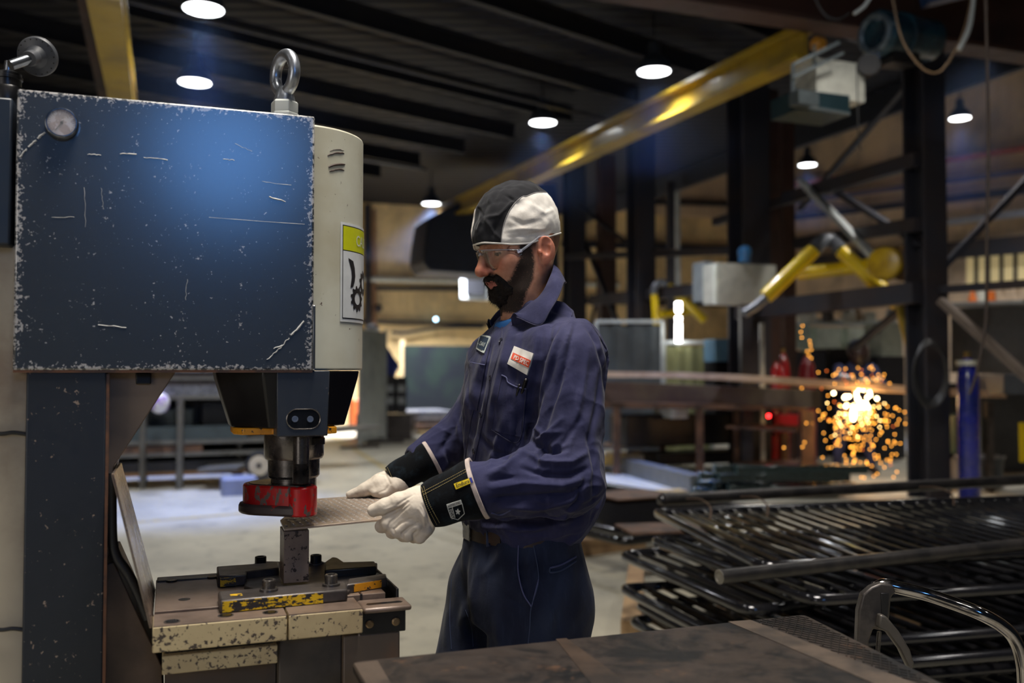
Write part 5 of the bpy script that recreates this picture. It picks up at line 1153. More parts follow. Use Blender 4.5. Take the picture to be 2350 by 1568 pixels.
def cloth(key, base, base2, rough=.88, sheen=.08, fade=(.10, .10, .16)):
    t = NT(key); n = t.noise(4, 6, .65); n2 = t.noise(22, 6, .6); v = t.vec('Object', (6, 6, 1.2)); st = t.noise(10, 4, .6, v)
    col = t.mix(t.step(n, .35, .7), base, base2); col = t.mix(t.math('MULTIPLY', t.step(st, .5, .75), .22), col, fade)
    wear = t.attr('wear'); col = t.mix(t.math('MULTIPLY', wear, .45), col, fade)
    t.set(color=col, rough=rough, sheen=sheen, spec=.2)
    b1 = t.bump(t.noise(900, 2), .22, .0006); b2 = t.bump(n2, .35, .004, b1); t.bump(t.noise(70, 5, .6, dist=.6), .25, .002, b2); MATS[key] = t.m; return t.m
shirt_m = cloth('shirt_navy', (.027, .028, .076), (.017, .018, .050), fade=(.075, .073, .145))
trouser_m = cloth('trouser_navy', (.012, .016, .038), (.008, .010, .024), fade=(.05, .07, .13))
belt_m = M('belt_leather', (.040, .022, .014), .5, 0, (.02, .012, .009), 12, bump=.15)

# fold lines: (pixel polyline, width px, height m) - ridges (+) and creases (-) laid on the cloth where the photograph shows them
def folds(vs, N, lines, near=None):
    px = topx(vs); disp = np.zeros(len(vs)); face = np.array([N[i]@(vs[i]-np.array(CAM)) for i in range(0)]) if False else None
    toward = np.einsum('ij,ij->i', N, vs-np.array(CAM)) < .0
    for ln, wd, h in lines:
        ln = [tuple(p) for p in ln]; d, t_ = polydist(px, ln); k = np.exp(-(d/wd)**2)*np.sin(np.pi*np.clip(t_*.9+.05, 0, 1))**.6
        if near is not None: k = k*near(ln, vs)
        disp += h*k*toward
    return vs+N*disp[:, None]

# ---------------- shirt
sec = np.array([(.97, .0, .112, .150), (1.00, -.005, .120, .158), (1.035, -.012, .142, .178), (1.08, -.022, .150, .186), (1.15, -.026, .146, .182), (1.22, -.02, .138, .180), (1.30, -.010, .132, .184), (1.37, -.012, .120, .188), (1.42, -.022, .100, .170), (1.455, -.036, .082, .125), (1.485, -.040, .066, .080), (1.52, -.030, .060, .062)])
SHn, SHf = W(-.045, .172, 1.375), W(-.025, -.172, 1.375)
ELn = at(1296, 1102, 1.835); WRn = at(1085, 1128, 1.80)
ELf = at(1085, 985, 2.24); WRf = at(968, 1060, 2.20)
arms = [(SHn, ELn, .076, .068), (ELn, WRn, .070, .053), (SHf, ELf, .074, .062), (ELf, WRf, .062, .048)]
def f_torso(Pn):
    q = loc(Pn); z = q[..., 2]; cf = np.interp(z, sec[:, 0], sec[:, 1]); hd_ = np.interp(z, sec[:, 0], sec[:, 2]); hw_ = np.interp(z, sec[:, 0], sec[:, 3])
    f = (q[..., 0]-cf)/hd_; l = q[..., 1]/hw_; d = ((np.abs(f)**2.2+np.abs(l)**2.2)**(1/2.2)-1)*np.minimum(hd_, hw_)*.9
    return smax(d, smax(z-1.50, .985-z, .01), .015)
def f_shirt(Pn):
    d = f_torso(Pn)
    for i, (a, b, ra, rb) in enumerate(arms):
        c = scone(Pn, a, b, ra, rb)
        if i == 0: near = c
        elif i == 1: near = smin(near, c, .035)
        elif i == 2: far = c
        else: far = smin(far, c, .03)
    sh = loc(Pn)[..., 2]; kk = .012+.05*np.clip((sh-1.27)/.1, 0, 1)
    # cut the sleeves at the wrists
    for w_, e_ in ((WRn, ELn), (WRf, ELf)):
        n_ = np.array((w_-e_).normalized()); cut = (Pn-np.array(w_))@n_-.02
        if w_ is WRn: near = smax(near, cut, .01)
        else: far = smax(far, cut, .01)
    h = np.clip(.5+.5*(near-d)/kk, 0, 1); d = near*(1-h)+d*h-kk*h*(1-h)
    h = np.clip(.5+.5*(far-d)/kk, 0, 1); d = far*(1-h)+d*h-kk*h*(1-h)
    return d + .0035*wn(Pn*np.array([1, 1, .5]), 7, 3)+.0018*wn(Pn*np.array([1, 1, .6]), 17, 4)
lo = np.array([-.34, 1.72, .95]); hi = np.array([.36, 2.46, 1.54])
vs, fs = nets(f_shirt, lo, hi, .0042); vs = smooth_mesh(vs, fs, 2, .5); N = vnormals(vs, fs)
def ridged(Pn, s, seed, k=1.0): return (1-np.abs(np.clip(wn(Pn, s, seed), -1, 1)))**3*2-.7
_q = loc(vs); _px = topx(vs)
elb = np.exp(-(np.linalg.norm(vs-np.array(ELn), axis=1)/.13)**2)+np.exp(-(np.linalg.norm(vs-np.array(ELf), axis=1)/.13)**2)
wst = np.exp(-((_q[:, 2]-1.06)/.06)**2); fz = .35+elb*1.1+wst*1.0
sq = vs@np.array([[.4, .9, 0], [-.9, .4, 0], [0, 0, 1]])*np.array([1.0, 1.0, .45])
vs = vs+N*(fz*(.0022*ridged(sq, 8, 51)+.0012*ridged(vs, 15, 52)))[:, None]; N = vnormals(vs, fs)
SL = [  # sleeve and shoulder
 ([(1266, 742), (1246, 810), (1230, 880), (1218, 955), (1212, 1000)], 9, -.013), ([(1290, 745), (1270, 800), (1252, 880), (1240, 950)], 8, .005), ([(1236, 770), (1222, 830), (1212, 900)], 6, .004),
 ([(1290, 700), (1315, 716), (1350, 738)], 4, .003), ([(1378, 760), (1398, 820), (1402, 870)], 6, -.006), ([(1225, 980), (1250, 1000), (1290, 990)], 6, .006),
 ([(1320, 745), (1300, 830), (1270, 920), (1245, 1000)], 7, -.007), ([(1350, 800), (1335, 900), (1312, 1000), (1300, 1040)], 9, .005), ([(1285, 790), (1255, 880), (1225, 960), (1210, 1010)], 9, -.006),
 ([(1380, 850), (1372, 930), (1350, 1020)], 8, -.006), ([(1215, 1010), (1262, 1035), (1300, 1030)], 8, -.012), ([(1205, 1040), (1250, 1062), (1310, 1062), (1345, 1040)], 9, .009),
 ([(1200, 1075), (1250, 1090), (1310, 1092), (1350, 1075)], 8, -.010), ([(1120, 1090), (1160, 1075), (1210, 1030)], 10, .009), ([(1135, 1120), (1200, 1110), (1290, 1115), (1340, 1100)], 9, .007),
 ([(1130, 1145), (1220, 1140), (1310, 1135), (1350, 1110)], 8, -.009), ([(1150, 1165), (1240, 1165), (1320, 1150)], 8, .007), ([(1125, 1105), (1150, 1098), (1185, 1095)], 6, -.006),
 ([(1345, 1090), (1330, 1150), (1290, 1185)], 8, -.007), ([(1262, 1010), (1240, 1040), (1230, 1070)], 6, -.008), ([(1290, 960), (1255, 1000), (1222, 1018)], 8, .007), ([(1330, 960), (1300, 1010), (1270, 1035)], 8, -.006),
 ([(1290, 740), (1262, 780), (1240, 830)], 7, -.006), ([(1245, 760), (1228, 840), (1215, 900), (1212, 960)], 9, -.010), ([(1315, 715), (1308, 760), (1285, 820)], 6, .004), ([(1362, 765), (1390, 850), (1392, 900)], 8, -.006), ([(1340, 740), (1375, 790)], 6, -.005),
 # chest and belly
 ([(1175, 740), (1150, 840), (1130, 930), (1118, 1010)], 10, .005), ([(1200, 760), (1182, 850), (1175, 930)], 9, -.004), ([(1135, 760), (1115, 840), (1100, 930), (1085, 1000)], 7, -.006),
 ([(1150, 730), (1120, 800), (1095, 870)], 8, .005), ([(1100, 880), (1085, 960), (1078, 1040)], 8, -.006), ([(1160, 960), (1140, 1020), (1120, 1080)], 9, .006), ([(1190, 950), (1180, 1010), (1150, 1060)], 8, -.006),
 ([(1100, 1000), (1140, 1040), (1180, 1050)], 8, -.005), ([(1205, 960), (1200, 1010), (1190, 1040)], 7, .005), ([(1350, 1000), (1368, 1080), (1362, 1150)], 8, -.007), ([(1330, 1180), (1250, 1200), (1170, 1195), (1110, 1200)], 8, -.007),
 ([(1310, 1195), (1220, 1215), (1130, 1212)], 7, .006), ([(1290, 1210), (1260, 1190), (1240, 1170)], 6, -.004), ([(1190, 1208), (1180, 1190)], 5, -.004), ([(1080, 740), (1075, 800), (1078, 840)], 8, .004),
 # far sleeve
 ([(1060, 930), (1040, 990), (1005, 1040)], 9, -.006), ([(1045, 960), (1060, 1020), (1050, 1070)], 8, .006), ([(1030, 985), (1020, 1030), (1040, 1070)], 7, -.006), ([(1075, 900), (1062, 960), (1070, 1010)], 8, .005)]
vs = folds(vs, N, [(l, w_*.72, h*1.25) for l, w_, h in SL]); vs = smooth_mesh(vs, fs, 1, .3)
q = loc(vs); wear = np.clip(wn(vs, 9, 5), 0, 1)*.5
wear += np.exp(-((topx(vs)[:, 0]-1330)/60)**2)*np.exp(-((topx(vs)[:, 1]-760)/60)**2)*.4
SHIRT = npmesh('shirt', vs, fs, shirt_m, MAN, {'wear': wear}, sub=1)
stree = bvh(vs, fs)

def on(tree, px, py, off=0.0):
    d = ray(px, py).normalized(); h, n, _, _ = tree.ray_cast(CAM, d)
    if h is None: return None
    return h-d*off
def seam(nm, tree, pts, r, mat, parent, off=.0016, n=10, **k):
    w3 = [on(tree, x, y, off) for x, y in [tuple(p)[:2] for p in spline([(x, y, 0) for x, y in pts], n)]]
    w3 = [p for p in w3 if p is not None]
    if len(w3) < 2: print('SEAM MISS', nm, pts[0]); return None
    out = [w3[0]]
    for p in w3[1:]:
        if (p-out[-1]).length < .03: out.append(p)
    if len(out) < 2: return None
    return MB().tube(out, r, 6).build(nm, mat, parent, **k)
seam_m = M('seam_navy', (.018, .018, .05), .8); edge_m = M('edge_fade', (.085, .09, .19), .85)
def stitches(nm, tree, pts, mat, parent, r=.00040, dash=.0024, gap=.0011, off=.001, **k):
    w3 = [on(tree, x, y, off) for x, y in [tuple(p)[:2] for p in spline([(x, y, 0) for x, y in pts], 40)]]; w3 = [p for p in w3 if p is not None]
    m = MB(); acc = []; L = 0
    for a, b in zip(w3, w3[1:]):
        if (b-a).length > .02: acc = []; L = 0; continue
        acc.append(a); L += (b-a).length
        if L > dash and len(acc) > 1: m.tube(acc, r, 5); acc = []; L = -gap
        elif L < 0: acc = []
    if m.v: m.build(nm, mat, parent, kind='stuff', **k)
for pts in ([(1152, 725), (1150, 790), (1128, 870), (1112, 950), (1092, 1040), (1078, 1120)], [(1136, 740), (1120, 810), (1100, 890), (1082, 960), (1068, 1050)]):
    seam('placket_edge', stree, pts, .0016, seam_m, SHIRT)
for pts in ([(1316, 712), (1302, 760), (1275, 830), (1240, 900)], [(1316, 712), (1350, 735), (1392, 800)], [(1268, 645), (1300, 690), (1316, 712)], [(1130, 750), (1096, 745), (1080, 790)], [(1390, 760), (1404, 830)]):
    seam('shirt_seam', stree, pts, .0011, seam_m, SHIRT)
# buttons
for px, py in ((1150, 782), (1126, 868), (1104, 953), (1088, 1036)):
    p = on(stree, px, py, .001); h, n, _, _ = stree.ray_cast(CAM, ray(px, py).normalized())
    b = MB().lathe([(.0058, 0), (.0062, .001), (.0062, .0022), (.0048, .0026), (.0042, .0018), (0, .0018)], 20, p-n*.0, n).build('button', M('button', (.03, .03, .045), .25), SHIRT)
    MB().lathe([(.0012, .0019), (.0, .0022)], 8, p+n.cross(Z).normalized()*.0014, n).build('button_hole', M('thread', (.12, .12, .16), .6), b)
# pockets
def pocket(nm, quad, nx=16, ny=20, off=.0028, mat=None): return drape(nm, stree, quad, mat or shirt_m, SHIRT, nx, ny, off)
pk = pocket('chest_pocket', [(1152, 862), (1208, 893), (1196, 1003), (1128, 987)])
ptree = stree
seam('pocket_edge', stree, [(1151, 861), (1162, 867), (1166, 878), (1185, 888), (1208, 893)], .0015, edge_m, SHIRT, .0045)
seam('pocket_edge', stree, [(1208, 893), (1203, 940), (1196, 1000), (1178, 1016), (1128, 987)], .0011, seam_m, SHIRT, .0036)
seam('pocket_edge', stree, [(1128, 987), (1136, 940), (1152, 862)], .0009, seam_m, SHIRT, .0036)
pk2 = pocket('chest_pocket', [(1080, 832), (1113, 838), (1097, 942), (1079, 940)])
seam('pocket_edge', stree, [(1080, 832), (1113, 838)], .0014, edge_m, SHIRT, .0045); seam('pocket_edge', stree, [(1113, 838), (1104, 890), (1094, 943)], .0010, seam_m, SHIRT, .0038)
# pens in the pocket
for px, py, px2, py2, r in ((1207, 872, 1201, 892, .0038), (1192, 884, 1190, 892, .0028)):
    a, b = on(stree, px, py, .004), on(stree, px2, py2, .003); b = b+(b-a)*2.0; pn = MB().cyl(a, b, r, 12).build('pocket_pen', black_oil, SHIRT); MB().ball(a, r*.85, 6).build('pen_top', tool_steel, pn)
# company patch and name patch
cream_cl = M('patch_cream', (.66, .63, .58), .8); patch_red = M('patch_red', (.62, .075, .03), .8); patch_navy = M('patch_navy', (.012, .03, .06), .8); patch_edge = M('patch_edge', (.52, .56, .52), .8)
Q = [(1182, 795), (1226, 812), (1211, 862), (1166, 836)]
cp_ = drape('company_patch', stree, Q, cream_cl, SHIRT, 12, 8, .0032, label='cream patch with a red lettered band')
def q2(Q, x0, y0, x1, y1):
    tl, tr, br, bl = (Vector(p) for p in Q); f = lambda x, y: tuple((tl*(1-x)+tr*x)*(1-y)+(bl*(1-x)+br*x)*y)
    return [f(x0, y0), f(x1, y0), f(x1, y1), f(x0, y1)]
rb_ = q2(Q, .08, .34, .99, .68); drape('red_band', stree, rb_, patch_red, cp_, 10, 4, .0042)
v2, f2 = text_mesh('PD SPEC', .012); shape_on('patch_text', v2, f2, q2(rb_, .14, .20, .96, .82), stree, cream_cl, cp_, .0052)
Q = [(1104, 770), (1127, 774), (1112, 812), (1095, 802)]
np_ = drape('name_patch', stree, Q, patch_edge, SHIRT, 6, 6, .0032, label='dark green name patch with pale border'); drape('patch_field', stree, q2(Q, .10, .10, .93, .88), patch_navy, np_, 6, 6, .0042)
v2, f2 = text_mesh('DAVI', .0, .3); shape_on('name_text', v2, f2, q2(Q, .34, .42, .94, .68), stree, patch_edge, np_, .0056)
# far cuff opening crease and shirt cuff at the near wrist
seam('cuff_seam', stree, [(1128, 1178), (1150, 1182), (1172, 1172)], .0016, edge_m, SHIRT)

# collar: folded band round the neck, open at the front
def ring_band(pts, nrm_out, h, th_): pass
def L3(p): q_ = np.array([loc(np.array(p))])[0]; return tuple(q_)
nf = [L3(at(x, y, d)) for x, y, d in [(1172, 731, 1.965), (1190, 717, 1.95), (1212, 700, 1.945), (1236, 682, 1.95), (1255, 650, 1.965)]]      # fold line, near side, front to back
nl_ = [L3(at(x, y, d)) for x, y, d in [(1186, 727, 1.935), (1238, 746, 1.895), (1262, 712, 1.895), (1281, 680, 1.915), (1293, 648, 1.955)]]     # free edge with its point
ni = [(f-.012, l-.010, z-.03) for f, l, z in nf]
mir = lambda P_, k=.86: [(f, -l*k, z-.004) for f, l, z in P_[::-1]]
col_pts = nf+[(-.072, .0, 1.588)]+mir(nf); low_pts = nl_+[(-.100, .0, 1.545)]+mir(nl_); inn_pts = ni+[(-.066, 0, 1.54)]+mir(ni)
rows = []
a = spline([W(*p) for p in inn_pts], 5); b = spline([W(*p) for p in col_pts], 5); c = spline([W(*p) for p in low_pts], 5)
for t_ in (0, .33, .66): rows.append([p*(1-t_)+q_*t_ for p, q_ in zip(a, b)])
rows.append([p+Z*.004 for p in b])
for t_ in (.15, .4, .7, 1): rows.append([p*(1-t_)+q_*t_+Z*(.012*math.sin(math.pi*t_)) for p, q_ in zip(b, c)])
m = MB(); n = len(a)
for i, rw in enumerate(rows): m.v += rw
m.f = [[i*n+j, i*n+j+1, (i+1)*n+j+1, (i+1)*n+j] for i in range(len(rows)-1) for j in range(n-1)]
co = m.build('collar', shirt_m, SHIRT, smooth=60); s_ = co.modifiers.new('solid', 'SOLIDIFY'); s_.thickness = .0022; ss = co.modifiers.new('sub', 'SUBSURF'); ss.levels = 2; ss.render_levels = 2
MB().tube([p-Z*.001 for p in c], .0013, 6).build('collar_edge', seam_m, SHIRT)

# ---------------- undershirt, neck and head (one continuous body)
HO = Vector((.028, 2.065, 1.612)); hph = math.radians(29); hp = math.radians(17)
HX = Vector((-math.cos(hph)*math.cos(hp), -math.sin(hph)*math.cos(hp), -math.sin(hp))); HY = Vector((math.sin(hph), -math.cos(hph), 0)); HZ = HX.cross(HY)
HZ = HZ if HZ.z > 0 else -HZ
RH = np.stack([np.array(HX), np.array(HY), np.array(HZ)], 1)
def HW(x, y, z): return HO+HX*x+HY*y+HZ*z
nk0 = W(-.010, 0, 1.42); nk0n = np.array(nk0)
def f_head(Pn, cap=0.0):
    q = (Pn-np.array(HO))@RH; x, y, z = q[..., 0], np.abs(q[..., 1]), q[..., 2]; qs = np.stack([x, y, z], -1)
    d = sell(qs, (.002, 0, .045), (.091, .074, .088))
    d = smin(d, sell(qs, (.040, 0, -.010), (.056, .060, .075)), .03)             # face mass
    d = smin(d, sell(qs, (.062, 0, -.054), (.036, .040, .040)), .03)             # chin
    d = smin(d, scone(qs, (.050, .042, -.075), (-.002, .060, -.030), .020, .013), .03)  # jaw
    d = smin(d, sell(qs, (.056, .036, -.010), (.030, .024, .022)), .035)         # cheek, lifted by the smile
    d = smin(d, scone(qs, (.084, .012, .040), (.074, .046, .036), .010, .011), .016)   # brow
    d = smax(d, -sell(qs, (.101, .033, .020), (.020, .018, .013)), .016)         # eye socket
    d = smin(d, sell(qs, (.0755, .033, .017), (.0135, .0145, .0125)), .004); d = smax(d, -scone(qs, (.091, .024, .0125), (.088, .044, .0135), .0022, .0018), .001)      # eyelids with the slit
    d = smin(d, scone(qs, (.094, 0, .028), (.116, 0, -.010), .0085, .0115), .012)      # nose bridge
    d = smin(d, sell(qs, (.1185, 0, -.015), (.0125, .0118, .0110)), .008)        # nose tip
    d = smin(d, sell(qs, (.104, .0135, -.019), (.0125, .0080, .0090)), .006)     # nostril wings
    d = smax(d, -sell(qs, (.110, .0075, -.031), (.006, .0035, .0050)), .003)     # nostrils
    d = smin(d, sell(qs, (.094, 0, -.040), (.014, .026, .012)), .010)            # upper lip mound
    d = smin(d, scone(qs, (.104, 0, -.041), (.090, .022, -.037), .0055, .003), .004)   # upper lip
    d = smin(d, scone(qs, (.100, 0, -.052), (.087, .020, -.043), .0070, .0035), .005)  # lower lip
    d = smax(d, -scone(qs, (.112, 0, -.0465), (.090, .026, -.0385), .0032, .0018), .003)  # mouth line
    d = smax(d, -scone(qs, (.106, .017, -.026), (.080, .036, -.046), .0035, .0020), .008)   # smile fold
    for k, zz in enumerate((.022, .012, .002, .032)):                               # crow's feet
        d = smax(d, -scone(qs, (.070, .056, .014+(zz-.014)*.3), (.050, .072, zz), .0016, .0008), .004)
    # neck
    nh = np.array(HW(.006, 0, -.045)); nd = smin(scone(Pn, nk0n, nh, .059, .048), scone(Pn, nh, np.array(HW(-.012, 0, .030)), .044, .058), .02); d = smin(d, nd, .04)
    # ear: a tilted shell with a hollow, rim, lobe and tragus
    ca_, sa_ = math.cos(.45), math.sin(.45); RE = np.array([[ca_, sa_, 0], [-sa_, ca_, 0], [0, 0, 1.]])
    e = sell(qs, (-.006, .0820, -.002), (.0195, .0056, .0285), RE); e = smin(e, sell(qs, (.002, .0770, -.025), (.0090, .0052, .0115), RE), .008)
    e = smax(e, -sell(qs, (-.0010, .0905, .000), (.0110, .0120, .0170), RE), .0015); e = smax(e, -sell(qs, (-.0060, .0900, .012), (.0110, .0082, .0110), RE), .0015)
    e = smin(e, sell(qs, (.010, .0785, -.006), (.0036, .0045, .0060)), .004)
    d = smin(d, e, .004)
    return d
lo = np.array([-.14, 1.90, 1.40]); hi = np.array([.17, 2.22, 1.76])
def f_body(Pn): return smax(f_head(Pn), 1.405-Pn[..., 2], .01)
vs, fs = nets(f_body, lo, hi, .0019); vs = smooth_mesh(vs, fs, 1, .4); px = topx(vs); N = vnormals(vs, fs)
ql = (vs-np.array(HO))@RH; ay = np.abs(ql[:, 1])
def gs(x, c, s_): return np.exp(-((x-c)/s_)**2)
lips = np.clip((gs(ql[:, 2], -.0505, .0070)*(ay < .021)*(ql[:, 0] > .086)+gs(ql[:, 2], -.0415, .004)*(ay < .022)*(ql[:, 0] > .088))*1.3, 0, 1)
pb = [(1192, 560), (1216, 556), (1226, 600), (1222, 640), (1205, 678), (1195, 720), (1120, 712), (1108, 660), (1102, 640), (1122, 628), (1140, 632), (1160, 650), (1172, 642), (1185, 612), (1196, 590)]
front = polyfield(px, pb, 5)*(ql[:, 2] < .045)*(ql[:, 0] < .108)
side = ((ql[:, 2] < -.02-(.09-ql[:, 0])*-.25)*(ql[:, 0] < .10)*(ql[:, 0] > .0)*(ql[:, 2] > -.12)).astype(float)
beardm = np.where(ql[:, 1] > 0, front, ((ql[:, 2] < -.028)&(ql[:, 2] > -.12)&(ql[:, 0] > .005)&(ql[:, 0] < .10)).astype(float)*.9)*(1-lips)
brow = np.clip(gs(ql[:, 2], .038+.006*np.sin(np.clip((ay-.01)/.045, 0, 1)*3.0), .0045)*gs(ay, .032, .022)*(ql[:, 0] > .05)*1.3, 0, 1)
sm = lambda x, a, b: np.clip((x-a)/(b-a), 0, 1)
hairm = sm(ql[:, 2], .000, .012)*sm(ql[:, 0], .006, .012)*sm(-ql[:, 0], -.048+.0*ay, -.036)*(ay > .05)*.95
nape = sm(-ql[:, 0], .030, .045)*sm(ql[:, 2], -.035, -.01)*.75
eye = np.clip(gs(ql[:, 2], .0145, .0032)*(ay > .022)*(ay < .046)*(ql[:, 0] > .07), 0, 1)
red = np.clip(gs(ql[:, 0], .118, .02)*gs(ql[:, 2], -.015, .02)+gs(ay, .085, .012)*.8*(ql[:, 0] < .02)+gs(ql[:, 2], -.005, .02)*gs(ay, .045, .02)*.5, 0, 1)
t = NT('skin'); n = t.noise(35, 5, .6); n2 = t.noise(160, 4)
sk = t.mix(t.step(n, .35, .7), (.50, .255, .165), (.38, .170, .100)); sk = t.mix(t.math('MULTIPLY', t.attr('red'), .65), sk, (.52, .13, .075))
sk = t.mix(t.math('MULTIPLY', t.attr('lips'), .8), sk, (.36, .10, .085)); bn = t.noise(300, 4, .7)
bm_ = t.math('MULTIPLY', t.attr('beard'), t.math('ADD', .88, t.step(bn, .35, .6)), True)
sk = t.mix(bm_, sk, (.028, .017, .012)); sk = t.mix(t.math('MULTIPLY', t.attr('brow'), .9), sk, (.03, .018, .013)); sk = t.mix(t.attr('eye'), sk, (.05, .03, .022))
t.set(color=sk, rough=t.math('ADD', t.math('ADD', .38, t.math('MULTIPLY', t.attr('beard'), .4)), t.math('MULTIPLY', n, .18)), sss=.12, spec=.35); t.b.inputs['Subsurface Radius'].default_value = (.012, .004, .002)
b1 = t.bump(n2, .15, .0008); t.bump(n, .2, .0025, b1); skin = t.m
body = npmesh('body', vs, fs, skin, MAN, {'lips': lips, 'beard': beardm, 'brow': np.clip(brow+hairm+nape, 0, 1), 'eye': eye, 'red': red}, sub=1)
htree = bvh(vs, fs)
# eyeball glint and teeth
for s_ in (1, -1):
    MB().ball(HW(.0762, .033*s_, .0150), .0112, 10).build('eye', M('eye_white', (.55, .50, .46), .12, 0), body)
    MB().lathe([(.0055, 0), (.004, .0012), (0, .0016)], 16, HW(.0868, .034*s_, .0118), HX-HZ*.3).build('iris', M('iris', (.035, .018, .010), .1), body)
m = MB(); m.v = [HW(.0985-.55*abs(y)**1.35*3, y, z) for z in (-.0440, -.0485) for y in np.linspace(-.016, .016, 9)]; m.f = [[i, i+1, i+10, i+9] for i in range(8)]
to = m.build('teeth', M('teeth', (.55, .50, .36), .25), body); to.modifiers.new('s', 'SOLIDIFY').thickness = .002

# beard: volume and strands
def f_beard(Pn):
    q = (Pn-np.array(HO))@RH; y = np.abs(q[..., 1]); qs = np.stack([q[..., 0], y, q[..., 2]], -1)
    d = sell(qs, (.076, 0, -.074), (.032, .033, .029)); d = smin(d, sell(qs, (.058, 0, -.066), (.042, .044, .031)), .02)
    d = smin(d, scone(qs, (.052, .040, -.074), (.022, .060, -.045), .0185, .0050), .018)
    d = smin(d, scone(qs, (.106, .0, -.0345), (.094, .024, -.0385), .0072, .0082), .008); d = smin(d, scone(qs, (.094, .024, -.0385), (.078, .036, -.066), .0088, .0120), .008)
    d = smax(d, -sell(qs, (.100, 0, -.0460), (.026, .0260, .0052)), .003); d = smin(d, scone(qs, (.092, 0, -.067), (.083, .022, -.060), .0105, .0100), .006)
    return d+.0016*wn(Pn, 60, 2)+.001*wn(Pn, 140, 8)
lo = np.array([-.13, 1.94, 1.42]); hi = np.array([.10, 2.14, 1.63])
bv, bf = nets(f_beard, lo, hi, .0024); bN = vnormals(bv, bf)
beard_m = M('beard_hair', (.007, .005, .0045), .6, 0, (.014, .009, .007), 90, bump=.5, bscale=300, spec=.15)
bo = npmesh('beard', bv, bf, beard_m, body)
rs = np.random.RandomState(3); m = MB(); sv = []; sf = []
def strand(p, n, L, g, wd):
    n = n/np.linalg.norm(n); d1 = n*.55+g+rs.normal(size=3)*.28; d1 /= np.linalg.norm(d1); d2 = d1+g*.9+rs.normal(size=3)*.25; d2 /= np.linalg.norm(d2)
    s_ = np.cross(d1, rs.normal(size=3)); s_ = s_/np.linalg.norm(s_)*wd; k = len(sv); a = p-n*.002; b = a+d1*L*.5; c = b+d2*L*.5
    sv.extend([a-s_, a+s_, b-s_*.8, b+s_*.8, c]); sf.extend([(k, k+1, k+3, k+2), (k+2, k+3, k+4, k+4)])
down = np.array(HX)*.25+np.array([0, 0, -1.0]); 
for i in rs.choice(len(bv), 5200, replace=True): strand(bv[i], bN[i], rs.uniform(.006, .013), down*.8, .00016)
cand = np.where((beardm > .45))[0]
for i in rs.choice(cand, 5200, replace=True): strand(vs[i], N[i], rs.uniform(.002, .0050), down*1.2, .00013)
cand = np.where((hairm+nape > .5))[0]
for i in rs.choice(cand, 1500, replace=True): strand(vs[i], N[i], rs.uniform(.003, .006), down*1.0, .00014)
cand = np.where(brow > .4)[0]
for i in rs.choice(cand, 500, replace=True): strand(vs[i], N[i], rs.uniform(.004, .008), np.array(-HX)*.9+np.array(HZ)*.2, .00016)
sf2 = [f[:3] if f[2] == f[3] else f for f in sf]
me = bpy.data.meshes.new('beard_strands'); inv = np.array(wmat(MAN).inverted()); sv = np.array(sv)@inv[:3, :3].T+inv[:3, 3]; me.from_pydata(sv.tolist(), [], sf2); me.materials.append(M('strand', (.012, .008, .006), .5, 0, (.030, .017, .011), 200, spec=.2))
so = bpy.data.objects.new('hair_strands', me); C.objects.link(so); so.parent = MAN; so['kind'] = 'stuff'

# undershirt
def f_under(Pn):
    q = loc(Pn); d = scone(Pn, np.array(W(.000, 0, 1.37)), np.array(W(-.012, 0, 1.468)), .072, .0660); return smax(d, (Pn@np.array([0, 0, 1.]))-1.475+(q[..., 0])*.35, .006)
uv, uf = nets(f_under, np.array([-.16, 1.9, 1.33]), np.array([.20, 2.25, 1.53]), .004); npmesh('undershirt', uv, uf, M('tshirt_blue', (.010, .095, .30), .8, 0, (.006, .06, .2), 20), MAN)

# ---------------- cap
bp_ = []
for x_, y_ in [(1083, 546), (1095, 552), (1110, 557), (1130, 563), (1152, 566), (1180, 563), (1210, 557), (1240, 548), (1262, 541)]:
    h = htree.ray_cast(CAM, ray(x_, y_).normalized())[0]
    if h is not None: q_ = (np.array(h)-np.array(HO))@RH; bp_.append((q_[0], q_[2]))
bp_.sort(); BX = np.array([p[0] for p in bp_]); BZ = np.array([p[1] for p in bp_]); pf_ = np.polyfit(BX, BZ, 2); BX = np.linspace(-.12, .12, 40); BZ = np.polyval(pf_, np.clip(BX, -.015, .11))
def f_capo(Pn, off=0.0, cut=True):
    q = (Pn-np.array(HO))@RH; x, y, z = q[..., 0], q[..., 1], q[..., 2]
    d = sell(q, (.009, 0, .048), (.101, .083, .094)); d = smin(d, sell(q, (-.006, 0, .098), (.082, .066, .060)), .03)
    d = smin(d, sell(q, (-.052, 0, .055), (.034, .058, .050)), .03)
    d = d+.0028*wn(Pn, 11, 6)+.0014*wn(Pn, 27, 7)-off
    d = smin(d, scone(np.stack([x, np.abs(y), z], -1), (.084, .012, .042), (.074, .046, .038), .0155, .0165), .012)
    d = d+.10*np.clip(.045-z, 0, .06)*np.clip((.02-x)/.05, 0, 1)
    return smax(d, np.interp(x, BX, BZ)-z, .004) if cut else d
lo = np.array([-.16, 1.88, 1.58]); hi = np.array([.20, 2.24, 1.83])
cv, cf = nets(f_capo, lo, hi, .0026); cv = smooth_mesh(cv, cf, 1, .5); cN = vnormals(cv, cf)
